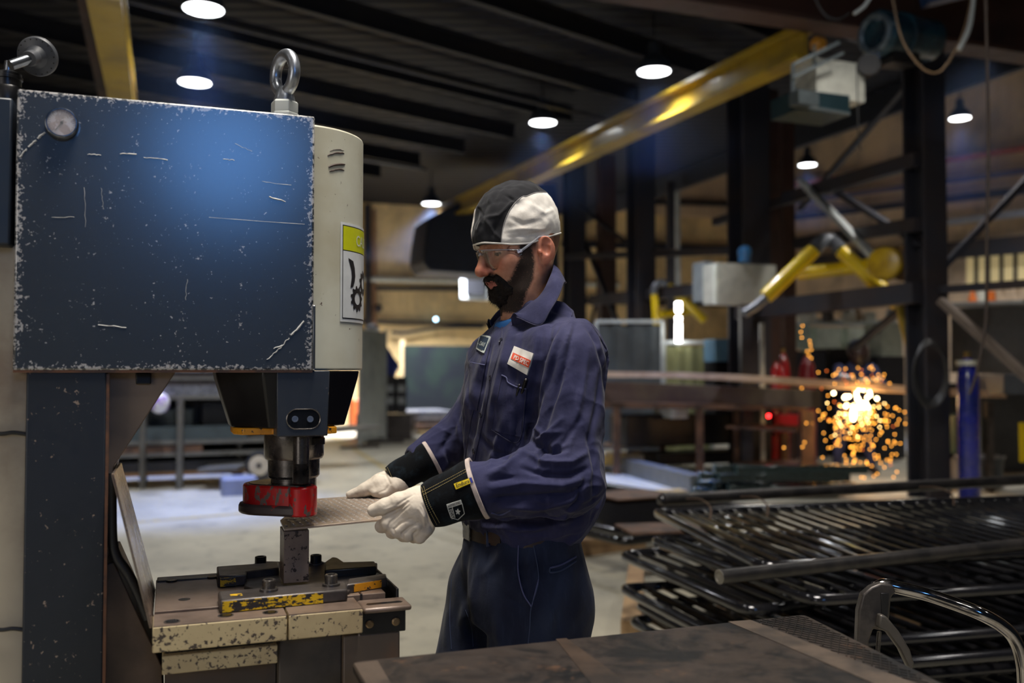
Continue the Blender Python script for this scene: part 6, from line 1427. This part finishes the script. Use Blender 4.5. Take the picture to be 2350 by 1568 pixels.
CF = [([(1112, 500), (1145, 495), (1175, 465), (1200, 455)], 4, .0035), ([(1112, 500), (1098, 480), (1092, 520)], 4, -.003), ([(1112, 500), (1130, 530), (1148, 548)], 4, .003), ([(1095, 530), (1105, 505)], 3, .003), ([(1160, 448), (1185, 465)], 4, -.0035),
      ([(1170, 500), (1200, 515), (1240, 508)], 6, -.003), ([(1160, 530), (1200, 525), (1250, 528)], 5, .0025), ([(1165, 545), (1210, 540), (1262, 530)], 4, -.0025), ([(1220, 470), (1250, 490), (1272, 480)], 6, .003), ([(1110, 440), (1130, 470), (1125, 500)], 6, .0025), ([(1140, 510), (1132, 540)], 4, -.0025)]
cv = folds(cv, cN, CF); cpx = topx(cv); cq = (cv-np.array(HO))@RH
wpoly = [(1150, 570), (1150, 556), (1155, 520), (1165, 492), (1180, 468), (1198, 452), (1208, 450), (1232, 442), (1262, 443), (1276, 452), (1300, 470), (1300, 580)]
wm = polyfield(cpx, wpoly, 1.5)*(cq[:, 1] > -.015)
mir = ((cq[:, 1] < -.02)&(cq[:, 0] > .0)&(cq[:, 2] < .12)).astype(float); wm = np.clip(wm+mir, 0, 1)
t = NT('cap_cloth'); fac = t.step(t.attr('white'), .45, .55); n = t.noise(18, 5, .6)
t.set(color=t.mix(fac, t.mix(n, (.008, .008, .010), (.022, .022, .025)), t.mix(t.step(n, .4, .75), (.74, .70, .64), (.56, .51, .45))), rough=.9, spec=.15, sheen=.1)
b1 = t.bump(t.noise(700, 2), .2, .0005); t.bump(t.noise(45, 5, .6), .35, .003, b1)
cap = npmesh('welding_cap', cv, cf, t.m, MAN, {'white': wm}, sub=1, label='black cap with a cream panel')
ctree = bvh(cv, cf)
pp_ = []
for i in range(72):
    th_ = 2*math.pi*i/72; r0, r1 = .03, .16
    for _ in range(22):
        rm = (r0+r1)/2; x_ = rm*math.cos(th_); p_ = HW(x_, rm*math.sin(th_), float(np.interp(x_, BX, BZ))+.0002)
        if f_capo(np.array([[p_.x, p_.y, p_.z]]), cut=False)[0] < 0: r0 = rm
        else: r1 = rm
    pp_.append(p_)
MB().tube(pp_, .0021, 8, closed=True).build('cap_piping', M('piping', (.66, .63, .58), .8), cap)
seam('panel_seam', ctree, wpoly[1:10], .0009, M('seam_grey', (.30, .28, .27), .8), cap, .0003)

# ---------------- safety glasses
lm = NT('clear_lens'); tb = lm.n.new('ShaderNodeBsdfTransparent'); gb_ = lm.n.new('ShaderNodeBsdfGlossy'); gb_.inputs['Roughness'].default_value = .05; tb.inputs[0].default_value = (.985, .99, .99, 1)
lw_ = lm.n.new('ShaderNodeLayerWeight'); lw_.inputs[0].default_value = .35; fr_ = lm.n.new('ShaderNodeMath'); fr_.operation = 'MULTIPLY'; fr_.inputs[1].default_value = .8; lm.link(lw_.outputs[0], fr_.inputs[0]); ms_ = lm.n.new('ShaderNodeMixShader'); lm.link(fr_.outputs[0], ms_.inputs[0]); lm.link(tb.outputs[0], ms_.inputs[1]); lm.link(gb_.outputs[0], ms_.inputs[2]); lm.link(ms_.outputs[0], lm.n['Material Output'].inputs[0])
clear = NT('clear_frame'); clear.set(color=(.70, .73, .80), rough=.08, alpha=.42, spec=.9); 
gt = 1.0
def lenspt(a, z):
    """wrap-around lens: a = angle from the nose, z = height"""
    return HW(.004+.104*math.cos(a)*(1-.10*max(0, -z)/.03), .092*math.sin(a)*.86, z-.003-.010*min(1, abs(a)))
def zr(a):
    k = min(1, max(0, (abs(a)-.10)/1.0)); top = .034-.010*k**2; bot = -.012+.026*k**2.2; 
    if abs(a) < .16: bot = .012+(bot-.012)*(abs(a)/.16)
    return bot, top
for s_ in (1, -1):
    m = MB(); na, nz_ = 24, 8; A = [s_*(.06+1.06*i/na) for i in range(na+1)]
    for a in A:
        b0, b1_ = zr(a)
        for j in range(nz_+1): m.v.append(lenspt(a, b0+(b1_-b0)*j/nz_))
    m.f = [[i*(nz_+1)+j, (i+1)*(nz_+1)+j, (i+1)*(nz_+1)+j+1, i*(nz_+1)+j+1] for i in range(na) for j in range(nz_)]
    if s_ == 1: GL = m.build('safety_glasses', lm.m, MAN, smooth=60, label='clear safety glasses'); GL.modifiers.new('s', 'SOLIDIFY').thickness = .0018
    else: m.build('lens', lm.m, GL, smooth=60).modifiers.new('s', 'SOLIDIFY').thickness = .0018
    MB().tube([lenspt(a, zr(a)[1]) for a in A], .00125, 6).build('lens_rim', clear.m, GL); MB().tube([lenspt(a, zr(a)[0]) for a in A], .0011, 6).build('lens_rim', clear.m, GL)
    e0 = lenspt(s_*1.10, .020); e1 = HW(.002, .0795*s_, .0265)
    MB().tube([e0, e0*.5+e1*.5+HY*s_*.002, e1, HW(-.020, .0800*s_, .022)], [.0030, .0026, .0022, .0018], 8).build('temple_arm', clear.m, GL)
    MB().beam(lenspt(s_*1.03, .020), lenspt(s_*1.14, .021), .004, .007).build('hinge', M('hinge_frost', (.62, .60, .70), .25), GL, bevel=.001)
MB().tube([lenspt(-.08, .024), lenspt(0, .026), lenspt(.08, .024)], .0032, 8).build('nose_bridge', clear.m, GL)

# ---------------- gloves
glove_m = M('glove_leather', (.70, .61, .50), .75, 0, (.40, .33, .26), 26, .52, .80, bump=.25, bscale=220, bdist=.001, spec=.25)
gt_ = glove_m.node_tree
cuff_m = M('cuff_hide', (.0045, .005, .006), .95, 0, (.012, .018, .024), 45, .45, .75, bump=.3, bscale=400, spec=.08, sheen=.04)
bind_m = M('binding', (.56, .46, .41), .8, 0, (.40, .33, .30), 60); thread_m = M('gold_thread', (.50, .38, .16), .7)
def glove(nm, caps, lo, hi, lab, extra=None, noise=.0007):
    def f(Pn):
        d = None
        for grp, k in caps:
            g = None
            for a, b, ra, rb in grp:
                c = scone(Pn, np.array(a), np.array(b), ra, rb); g = c if g is None else smin(g, c, .006)
            d = g if d is None else smin(d, g, k)
        return d+noise*wn(Pn, 34, 11)+noise*.6*wn(Pn, 80, 12)
    v, fc = nets(f, lo, hi, .0021); v = smooth_mesh(v, fc, 1, .4); n_ = vnormals(v, fc)
    if extra: v = folds(v, n_, extra)
    o = npmesh(nm, v, fc, glove_m, MAN, sub=1, label=lab); return o, bvh(v, fc)
def T(*p): return at(*p)
D = 1.80
near = [([(T(992, 1158, D), T(955, 1164, D), .036, .038), (T(955, 1164, D), T(930, 1176, D), .036, .026), (T(970, 1180, D), T(968, 1205, D), .032, .026), (T(955, 1180, D), T(940, 1200, D), .030, .022)], .02),
        ([(T(958, 1140, D-.006), T(915, 1151, D-.012), .020, .0165), (T(915, 1151, D-.012), T(882, 1163, D-.010), .0160, .0150), (T(882, 1163, D-.010), T(858, 1172, D-.004), .0150, .0130)], .004),      # thumb on the plate
        ([(T(925, 1184, D-.010), T(893, 1200, D-.010), .0175, .0150), (T(893, 1200, D-.010), T(877, 1208, D+.008), .0148, .0125), (T(877, 1208, D+.008), T(905, 1210, D+.045), .0122, .011)], .004),   # index
        ([(T(938, 1198, D-.016), T(912, 1217, D-.014), .0175, .0150), (T(912, 1217, D-.014), T(900, 1221, D+.004), .0142, .0118), (T(900, 1221, D+.004), T(920, 1222, D+.045), .0118, .011)], .0035),   # middle
        ([(T(954, 1208, D-.016), T(936, 1226, D-.014), .0170, .0145), (T(936, 1226, D-.014), T(925, 1229, D+.004), .0138, .0112), (T(925, 1229, D+.004), T(938, 1230, D+.042), .0112, .0100)], .0035),    # ring
        ([(T(972, 1216, D-.010), T(962, 1232, D-.008), .0165, .0135), (T(962, 1232, D-.008), T(950, 1234, D+.006), .0122, .0100), (T(950, 1234, D+.006), T(960, 1233, D+.038), .0100, .0095)], .0035)]    # little
NF = [([(979, 1150), (990, 1170), (996, 1190), (994, 1210)], 3, .004), ([(968, 1158), (980, 1178), (985, 1200)], 2.5, -.004), ([(960, 1168), (972, 1186), (975, 1206)], 2.5, .003),
      ([(880, 1186), (900, 1177), (918, 1168), (936, 1152)], 2.6, -.0055), ([(905, 1165), (925, 1150), (950, 1135)], 2, -.0020), ([(940, 1160), (915, 1180), (895, 1200), (888, 1218)], 2.2, -.0030), ([(905, 1232), (903, 1215), (920, 1200), (945, 1190)], 2.4, -.0040),
      ([(925, 1240), (923, 1225), (938, 1212), (960, 1200)], 2.4, -.0036), ([(950, 1244), (948, 1228), (958, 1218)], 2.4, -.0034), ([(925, 1160), (900, 1164), (880, 1172)], 3, .0018)]
gn, ntree2 = glove('left_glove', near, np.array([-.33, 1.70, .98]), np.array([-.10, 1.90, 1.14]), 'cream leather glove with dark gauntlet, gripping the near edge', NF)
D2 = 2.17
far = [([(T(912, 1106, D2), T(880, 1112, D2), .032, .029), (T(880, 1112, D2), T(862, 1118, D2+.02), .027, .022)], .015),
       ([(T(872, 1112, D2-.015), T(838, 1124, D2-.012), .019, .0155), (T(838, 1124, D2-.012), T(803, 1136, D2-.01), .0150, .0095)], .008),
       ([(T(872, 1105, D2+.01), T(842, 1120, D2+.015), .017, .014), (T(842, 1120, D2+.015), T(815, 1132, D2+.02), .0135, .0095)], .006),
       ([(T(878, 1104, D2+.03), T(852, 1116, D2+.04), .017, .014), (T(852, 1116, D2+.04), T(828, 1128, D2+.045), .0135, .0095)], .006),
       ([(T(884, 1106, D2+.045), T(864, 1116, D2+.06), .016, .013), (T(864, 1116, D2+.06), T(846, 1126, D2+.065), .0125, .009)], .006),
       ([(T(900, 1118, D2-.02), T(880, 1130, D2-.026), .019, .015), (T(880, 1130, D2-.026), T(862, 1131, D2-.028), .0135, .011)], .010)]
gf, ftree = glove('right_glove', far, np.array([-.44, 2.06, 1.02]), np.array([-.22, 2.30, 1.16]), 'cream leather glove lying flat on the far edge', [([(852, 1085), (885, 1090), (895, 1110), (885, 1125), (865, 1133)], 2.5, -.002)])
def cuff(o, w0, w1, r0, r1, nm='gauntlet', squash=.9):
    ax = (w1-w0).normalized(); n = 40; m = MB(); pr = []
    L = (w1-w0).length
    for i in range(15):
        s_ = i/14; r = r0+(r1-r0)*s_**.9+.0016*math.sin(s_*9); pr.append((r, L*s_))
    pr2 = pr+[(r-.0028, h) for r, h in pr[::-1]]
    x = ax.cross(Vector((0, 1, 0))).normalized(); y = ax.cross(x); vs = []
    for r, h in pr2:
        for k in range(n):
            a = 2*math.pi*k/n; rr_ = r*(1+.02*math.sin(3*a+h*40)); vs.append(w0+ax*h+x*math.cos(a)*rr_+y*math.sin(a)*rr_*squash)
    m.v = vs; q_ = len(pr2); m.f = [[i*n+k, i*n+(k+1) % n, ((i+1) % q_)*n+(k+1) % n, ((i+1) % q_)*n+k] for i in range(q_) for k in range(n)]
    c = m.build(nm, cuff_m, o, smooth=60)
    bq = [(r1+.0012, L-.0075), (r1+.0020, L-.004), (r1+.0018, L+.0005), (r1-.0010, L+.0012), (r1-.0045, L+.0003), (r1-.0045, L-.0075)]; bm2 = MB(); bm2.v = [w0+ax*h+x*math.cos(2*math.pi*k/n)*r*(1+.02*math.sin(6*math.pi*k/n+L*40))+y*math.sin(2*math.pi*k/n)*r*(1+.02*math.sin(6*math.pi*k/n+L*40))*squash for r, h in bq for k in range(n)]
    bm2.f = [[i*n+k, i*n+(k+1) % n, ((i+1) % 6)*n+(k+1) % n, ((i+1) % 6)*n+k] for i in range(6) for k in range(n)]; bm2.build('gauntlet_binding', bind_m, c)
    return c, bvh(m.v, m.f)
cw0, cw1 = at(984, 1161, 1.80), at(1100, 1119, 1.795)
cn, cntree = cuff(gn, cw0, cw1, .0425, .0590)
fw0, fw1 = at(899, 1103, 2.17), at(994, 1050, 2.19)
cf_, cftree = cuff(gf, fw0, fw1, .0330, .0440)
for pts in ([(967, 1118), (980, 1160), (1003, 1206)], [(972, 1116), (985, 1156), (1010, 1203)], [(968, 1130), (1020, 1103), (1078, 1072)], [(971, 1136), (1022, 1109), (1080, 1077)]):
    stitches('stitching', cntree, pts, thread_m, cn, off=.0012)
for pts in ([(885, 1075), (897, 1100), (914, 1124)], [(889, 1073), (901, 1098), (919, 1121)]): stitches('stitching', cftree, pts, thread_m, cf_, off=.0012)
lab_y = M('label_yellow', (.78, .56, .01), .6); lab_b = M('label_blue', (.02, .03, .25), .6)
Q = [(1042, 1111), (1083, 1096), (1087, 1107), (1047, 1124)]
le = drape('brand_label', cntree, Q, lab_y, cn, 10, 3, .0016, .001, label='yellow brand label'); drape('blue_corner', cntree, q2(Q, .86, 0, 1.06, 1), lab_b, le, 3, 3, .0024)
v2, f2 = text_mesh('Endura', .02); shape_on('label_text', v2, f2, q2(Q, .10, .16, .83, .86), cntree, ink, le, .0036)
Q = [(1025, 1158), (1058, 1147), (1069, 1187), (1036, 1197)]
lw = M('label_white', (.62, .62, .58), .7)
l2 = drape('code_label', cntree, q2(Q, 0, 0, 1, .24), lw, cn, 6, 3, .0016, label='white printed code label')
v2, f2 = text_mesh('#370CTIG', .01); shape_on('code_text', v2, f2, q2(Q, .08, .05, .92, .19), cntree, ink, l2, .0034)
for a, b in (((0, .22), (.04, .80)), ((.04, .80), (.45, 1.02)), ((.45, 1.02), (.97, .80)), ((.97, .80), (1.0, .22)), ((.30, .26), (.30, .86))):
    p = [q2(Q, a[0]+(b[0]-a[0])*k/6, a[1]+(b[1]-a[1])*k/6, 0, 0)[0] for k in range(7)]; seam('badge_outline', cntree, p, .0007, lw, l2, .0012, 3)
v2, f2 = text_mesh('ENDURA', .01); shape_on('badge_text', [(y, 1-x) for x, y in v2], [f[::-1] for f in f2], q2(Q, .06, .30, .26, .86), cntree, lw, l2, .002)
def blobq(cx, cy, r): return [(cx+r*(1+.35*math.cos(5*t_))*math.cos(t_), cy+r*(1+.35*math.cos(5*t_))*math.sin(t_)) for t_ in [2*math.pi*i/40 for i in range(40)]]
bl_ = blobq(.60, .44, .13); shape_on('badge_leaf', [(.6, .44)]+bl_, [[0, i+1, (i+1) % 40+1] for i in range(40)], Q, cntree, lw, l2, .002)

# ---------------- trousers, belt, boots
KNn, ANn = W(.02, .100, .50), W(-.02, .105, .10); KNf, ANf = W(.10, -.095, .50), W(.07, -.10, .10)
def f_tr(Pn):
    q = loc(Pn); z = q[..., 2]; t_ = np.array([(.80, .0, .128, .170), (.88, -.004, .136, .176), (.96, .0, .126, .166), (1.03, .002, .112, .150)])
    cf_ = np.interp(z, t_[:, 0], t_[:, 1]); hd_ = np.interp(z, t_[:, 0], t_[:, 2]); hw_ = np.interp(z, t_[:, 0], t_[:, 3])
    d = (np.sqrt(((q[..., 0]-cf_)/hd_)**2+(q[..., 1]/hw_)**2)-1)*hd_*.95; d = smax(d, smax(z-1.035, .82-z, .02), .01)
    a = smin(scone(Pn, np.array(W(-.012, .082, .86)), np.array(KNn), .114, .092), scone(Pn, np.array(KNn), np.array(ANn), .090, .078), .02)
    b = smin(scone(Pn, np.array(W(.030, -.080, .86)), np.array(KNf), .110, .090), scone(Pn, np.array(KNf), np.array(ANf), .088, .076), .02)
    d = smin(d, smin(a, b, .008), .025); d = smax(d, .065-z, .01)
    return d+.004*wn(Pn*np.array([1, 1, .4]), 6, 21)+.002*wn(Pn*np.array([1, 1, .6]), 15, 22)
tv, tf = nets(f_tr, np.array([-.32, 1.78, .05]), np.array([.26, 2.38, 1.05]), .0072); tv = smooth_mesh(tv, tf, 1, .5); tN = vnormals(tv, tf)
TF = [([(1190, 1250), (1189, 1310), (1200, 1360), (1218, 1392)], 6, .006), ([(1195, 1260), (1198, 1320), (1212, 1370)], 9, -.008), ([(1232, 1250), (1238, 1330), (1225, 1385)], 5, .003), ([(1160, 1370), (1190, 1385), (1215, 1400)], 7, -.005), ([(1170, 1400), (1200, 1410), (1216, 1412)], 6, -.004),
      ([(1160, 1250), (1140, 1290), (1110, 1320)], 9, .005), ([(1075, 1260), (1058, 1340), (1045, 1430)], 8, -.007), ([(1060, 1320), (1062, 1380), (1085, 1470)], 8, -.010), ([(1100, 1290), (1085, 1370), (1090, 1450)], 9, .005), ([(1290, 1300), (1270, 1380), (1282, 1440)], 8, -.006), ([(1300, 1340), (1270, 1400), (1262, 1470)], 9, .006), ([(1240, 1420), (1250, 1480)], 8, -.005), ([(1140, 1420), (1150, 1500)], 9, .004), ([(1030, 1400), (1022, 1480)], 7, .005)]
tv = folds(tv, tN, TF); tpx = topx(tv)
TR = npmesh('trousers', tv, tf, trouser_m, MAN, {'wear': np.clip(wn(tv, 5, 30)*.6, 0, 1)+gs(tpx[:, 0], 1300, 40)*gs(tpx[:, 1], 1330, 60)*.6}, sub=1)
ttree = bvh(tv, tf)
seam('pocket_welt', ttree, [(1190, 1252), (1189, 1310), (1200, 1360), (1219, 1392)], .0016, edge_m, TR, .001); seam('side_seam', ttree, [(1225, 1252), (1236, 1330), (1219, 1395), (1216, 1440), (1212, 1478)], .0013, M('tr_seam', (.04, .055, .11), .85), TR, .0006)
seam('side_seam', ttree, [(1236, 1330), (1220, 1392)], .0012, edge_m, TR, .0008)
seam('rear_pocket_welt', ttree, [(1262, 1304), (1290, 1296), (1322, 1278)], .0020, edge_m, TR, .001); seam('rear_pocket_welt', ttree, [(1262, 1304), (1264, 1314), (1290, 1309), (1322, 1288)], .0020, M('tr_seam', (0, 0, 0)), TR, .001)
seam('crease', ttree, [(1068, 1400), (1082, 1440), (1086, 1485)], .0009, MATS['tr_seam'], TR, .0005); seam('crease', ttree, [(1036, 1330), (1032, 1420), (1036, 1490)], .0009, MATS['tr_seam'], TR, .0005)
def ell(z, hd_, hw_, cf=0., n=48): return [W(cf+hd_*math.cos(2*math.pi*i/n), hw_*math.sin(2*math.pi*i/n), z) for i in range(n)]
m = MB(); n = 48
for hd_, hw_, z in ((.1185, .1555, .992), (.1215, .1585, .994), (.1215, .1585, 1.029), (.1185, .1555, 1.031)): m.v += ell(z, hd_, hw_, .002)
m.f = [[i*n+k, i*n+(k+1) % n, ((i+1) % 4)*n+(k+1) % n, ((i+1) % 4)*n+k] for i in range(4) for k in range(n)]
BE = m.build('belt', belt_m, MAN, smooth=40)
btree = bvh(m.v, m.f)
drape('belt_tip', btree, [(1112, 1212), (1148, 1216), (1150, 1247), (1115, 1246)], belt_m, BE, 6, 4, .003)
for px in (1121, 1232, 1293):
    a = on(btree, px, 1209, .004); b = on(btree, px, 1244, .004)
    if a and b: MB().beam(a+Z*.006, b-Z*.010, .0105, .0025, ML).build('belt_loop', trouser_m, TR, bevel=.0006)
a = W(.124, 0, 1.011); MB().beam(a-ML*.024, a+ML*.024, .004, .04).build('belt_buckle', tool_steel, BE, bevel=.002)
for nm, an in (('boot', ANn), ('boot', ANf)):
    def f_b(Pn, an=an):
        A_ = np.array(an); f3 = np.array(MF); d = scone(Pn, A_+[0, 0, .04], A_*[1, 1, 0]+[0, 0, .06], .055, .052); d = smin(d, scone(Pn, A_*[1, 1, 0]-f3*.03+[0, 0, .045], A_*[1, 1, 0]+f3*.16+[0, 0, .040], .044, .040), .03); return smax(d, .002-Pn[..., 2], .004)
    bv_, bf_ = nets(f_b, np.array([an.x-.28, an.y-.2, -.02]), np.array([an.x+.14, an.y+.14, .22]), .006); npmesh(nm, bv_, bf_, M('boot_leather', (.03, .018, .012), .5), MAN)

# ================================================================ other workers, far away
def figure(lab, base, facing, joints, suit, skinm, extras):
    """joints in metres: (forward, left, up) of head, neck, pelvis, shoulders, elbows, hands, knees, ankles"""
    F_ = Vector(facing).normalized(); L_ = Vector((-F_.y, F_.x, 0)); L_ = -L_ if False else L_
    w_ = lambda p: base+F_*p[0]+L_*p[1]+Z*p[2]; J = {k: w_(v) for k, v in joints.items()}
    e = empty('person', base, lab, 'person'); A_ = lambda k: np.array(J[k])
    def f(Pn):
        d = scone(Pn, A_('pelvis'), A_('neck')-[0, 0, .10], .150, .155)
        for s_ in 'lr':
            d = smin(d, scone(Pn, A_('sh'+s_), A_('el'+s_), .072, .058), .05); d = smin(d, scone(Pn, A_('el'+s_), A_('ha'+s_), .056, .042), .03)
            d = smin(d, scone(Pn, A_('hip'+s_), A_('kn'+s_), .105, .080), .04); d = smin(d, scone(Pn, A_('kn'+s_), A_('an'+s_), .078, .062), .03)
        return d+.006*wn(Pn, 5, 40)
    P_ = np.array([tuple(v) for v in J.values()]); v, fc = nets(f, P_.min(0)-.22, P_.max(0)+.22, .02); npmesh('coverall', v, fc, suit, e)
    def g(Pn):
        d = sell(Pn, A_('head'), (.078, .090, .115)); d = smin(d, scone(Pn, A_('head')-[0, 0, .08], A_('neck'), .055, .06), .03); return smin(d, sell(Pn, A_('head')+np.array(F_)*.09+[0, 0, -.01], (.016, .016, .02)), .02)
    v, fc = nets(g, A_('head')-.25, A_('head')+.25, .014); npmesh('body', v, fc, skinm, e)
    for s_ in 'lr':
        fd = (J['ha'+s_]-J['el'+s_]).normalized(); pr = fd.cross(Z).normalized(); m = MB(); m.ball(J['ha'+s_]+fd*.03, .045, 6, (1, .8, 1))
        def gl(Pn, s_=s_, fd=fd, pr=pr):
            h = np.array(J['ha'+s_]); f3 = np.array(fd); p3 = np.array(pr); d = scone(Pn, h, h+f3*.07, .042, .036)
            for k in range(4): d = smin(d, scone(Pn, h+f3*.07+p3*(k-1.5)*.022, h+f3*(.135-.008*abs(k-1.2))+p3*(k-1.5)*.026-[0, 0, .02], .013, .011), .008)
            return smin(d, scone(Pn, h+f3*.02+p3*.035, h+f3*.07+p3*.065, .016, .012), .01)
        v, fc = nets(gl, np.array(J['ha'+s_])-.2, np.array(J['ha'+s_])+.2, .011); npmesh('glove', v, fc, glove_m, e)
        an = J['an'+s_]; 
        def bo_(Pn, an=an):
            a3 = np.array(an); f3 = np.array(F_); return smax(scone(Pn, a3*[1, 1, 1]-[0, 0, .03], a3+f3*.17-[0, 0, .045], .052, .045), base.z+.001-Pn[..., 2], .01)
        v, fc = nets(bo_, np.array(an)-.3, np.array(an)+.3, .018); npmesh('boot', v, fc, M('boot_leather', (.03, .018, .012)), e)
    extras(e, J, F_, L_); return e
gbase = at(1955, 1080, 12.3); gbase.z = 0
def grinder_extras(e, J, F_, L_):
    h = J['head']; MB().ball(h+Z*.03, .135, 10, (1, 1.05, 1.05)).build('helmet_shell', M('helmet_dark', (.03, .035, .05), .3), e)
    def vis(Pn): return smax(sell(Pn, np.array(h)+np.array(F_)*.05-[0, 0, .03], (.125, .125, .17)), -((Pn-np.array(h))@np.array(F_))+.02, .01)
    v, fc = nets(vis, np.array(h)-.3, np.array(h)+.3, .014); npmesh('face_shield', v, fc, M('visor', (.035, .022, .020), .2), e)
suit_m = M('suit_blue', (.035, .042, .12), .85, 0, (.02, .026, .075), 6)
jt = dict(head=(.26, 0, 1.60), neck=(.20, 0, 1.44), pelvis=(-.05, 0, .92), shl=(.16, .21, 1.38), shr=(.16, -.21, 1.38), ell=(.30, .32, 1.14), elr=(.30, -.32, 1.14), hal=(.52, .16, 1.22), har=(.52, -.06, 1.22), hipl=(-.05, .10, .88), hipr=(-.05, -.10, .88), knl=(.02, .20, .50), knr=(.02, -.15, .50), anl=(0, .26, .10), anr=(-.05, -.18, .10))
figure('worker in dark blue coverall and face shield bent over the sparks', gbase, (0, -1, 0), jt, suit_m, MATS['visor'] if 'visor' in MATS else M('face_shade', (.25, .12, .08), .5), grinder_extras)
pb_ = at(893, 862, 18.9); pb_.z = .12
def jk(e, J, F_, L_): MB().ball(J['head']+Z*.03, .14, 10, (1, 1, .95)).build('white_helmet', M('helmet_white', (.62, .66, .70), .4), e)
pb_.z = .52
m = MB(); m.box(pb_.x-.6, pb_.x+.5, pb_.y-.4, pb_.y+.9, 0, .50); m.build('work_stage', dark_steel, cat='platform', label='dark stage the far worker in blue stands on')
jt2 = dict(jt); jt2.update(head=(.34, 0, 1.62), neck=(.26, 0, 1.46), shl=(.14, .19, 1.38), shr=(.14, -.19, 1.38), ell=(.34, .22, 1.16), elr=(.34, -.22, 1.16), hal=(.58, .12, 1.18), har=(.58, -.10, 1.18))
figure('far worker in blue with a white helmet behind the grey welding screen', pb_, (-1, -.1, 0), jt2, M('suit_bright', (.035, .055, .26), .8), M('face_shade', (.25, .12, .08), .5), jk)

# ---------------- angle grinder and its sparks
gp_ = at(1962, 872, 11.25); ge = empty('angle_grinder', gp_, 'angle grinder throwing sparks on the long bar', 'grinder')
MB().cyl(at(1925, 862, 11.3), gp_, .035, 14).build('grinder_body', M('grinder_grey', (.30, .32, .34), .35, .4), ge); MB().lathe([(.07, -.005), (.07, .005)], 20, gp_+Vector((.02, 0, -.04)), (.3, -.2, 1)).build('grinding_disc', black_iron, ge)
rs = np.random.RandomState(11); sc0 = at(1968, 905, 11.0)
def octa(m, c, r):
    c = Vector(c); m.add([c+Vector((r, 0, 0)), c-Vector((r, 0, 0)), c+Vector((0, r, 0)), c-Vector((0, r, 0)), c+Vector((0, 0, r)), c-Vector((0, 0, r))], [(0, 2, 4), (2, 1, 4), (1, 3, 4), (3, 0, 4), (2, 0, 5), (1, 2, 5), (3, 1, 5), (0, 3, 5)])
mh, mm, ml = MB(), MB(), MB()
for i in range(330):
    if i < 62: x, y = 1970+rs.normal()*27, 925+abs(rs.normal())*36; k = 0
    elif i < 215: x, y = 1972+rs.normal()*50, 935+abs(rs.normal())*68; k = 1
    elif i < 290: x, y = 1900+rs.rand()*200, 895+rs.rand()**.8*190; k = 1 if rs.rand() < .75 else 2
    else: x, y = 1960+rs.normal()*45, 872+rs.normal()*14; k = 1 if rs.rand() < .6 else 2
    if x > 2075 and y < 920: continue
    octa((mh, mm, ml)[k], at(x, y, 11.0+rs.normal()*.25), (.0080, .0085, .0075)[k])
for x, y in [(1842, 748), (1838, 762), (1840, 775), (1858, 783), (1860, 792), (1862, 803), (1852, 806), (1856, 816), (1862, 822), (1840, 891), (1878, 855), (1912, 862), (1925, 848), (2012, 884), (2016, 869), (2003, 848), (1926, 930), (1900, 908)]: octa(mm, at(x, y, 11.2), .0085)
emit('spark_hot', (1, .66, .24), 20); emit('spark_mid', (1, .40, .05), 8); emit('spark_low', (1, .20, .03), 4)
for m_, nm in ((mh, 'spark_hot'), (mm, 'spark_mid'), (ml, 'spark_low')):
    m_.build('spark_shower', MATS[nm], kind='stuff', smooth=0, label={'spark_hot': 'white hot core of the spark shower', 'spark_mid': 'orange grinding sparks falling from the bar', 'spark_low': 'dim red sparks round the shower'}[nm], cat='sparks')
mf = MB()
for i in range(26): mf.ball(at(1972+rs.normal()*20, 918+rs.normal()*12, 11.0+rs.normal()*.1), .018, 4)
mf.ball(at(1958, 955, 11), .03, 5, (1, 1, 2)); mf.build('spark_core', emit('core_white', (1, .80, .42), 18), kind='stuff', cat='sparks', label='glowing white core of the sparks under the bar', smooth=0)
l = bpy.data.lights.new('spark_glow', 'POINT'); o = bpy.data.objects.new('spark_glow', l); C.objects.link(o); o.location = sc0+Vector((0, -.1, -.05)); l.energy = 14; l.color = (1, .55, .2); l.shadow_soft_size = .08; o['kind'] = 'helper'
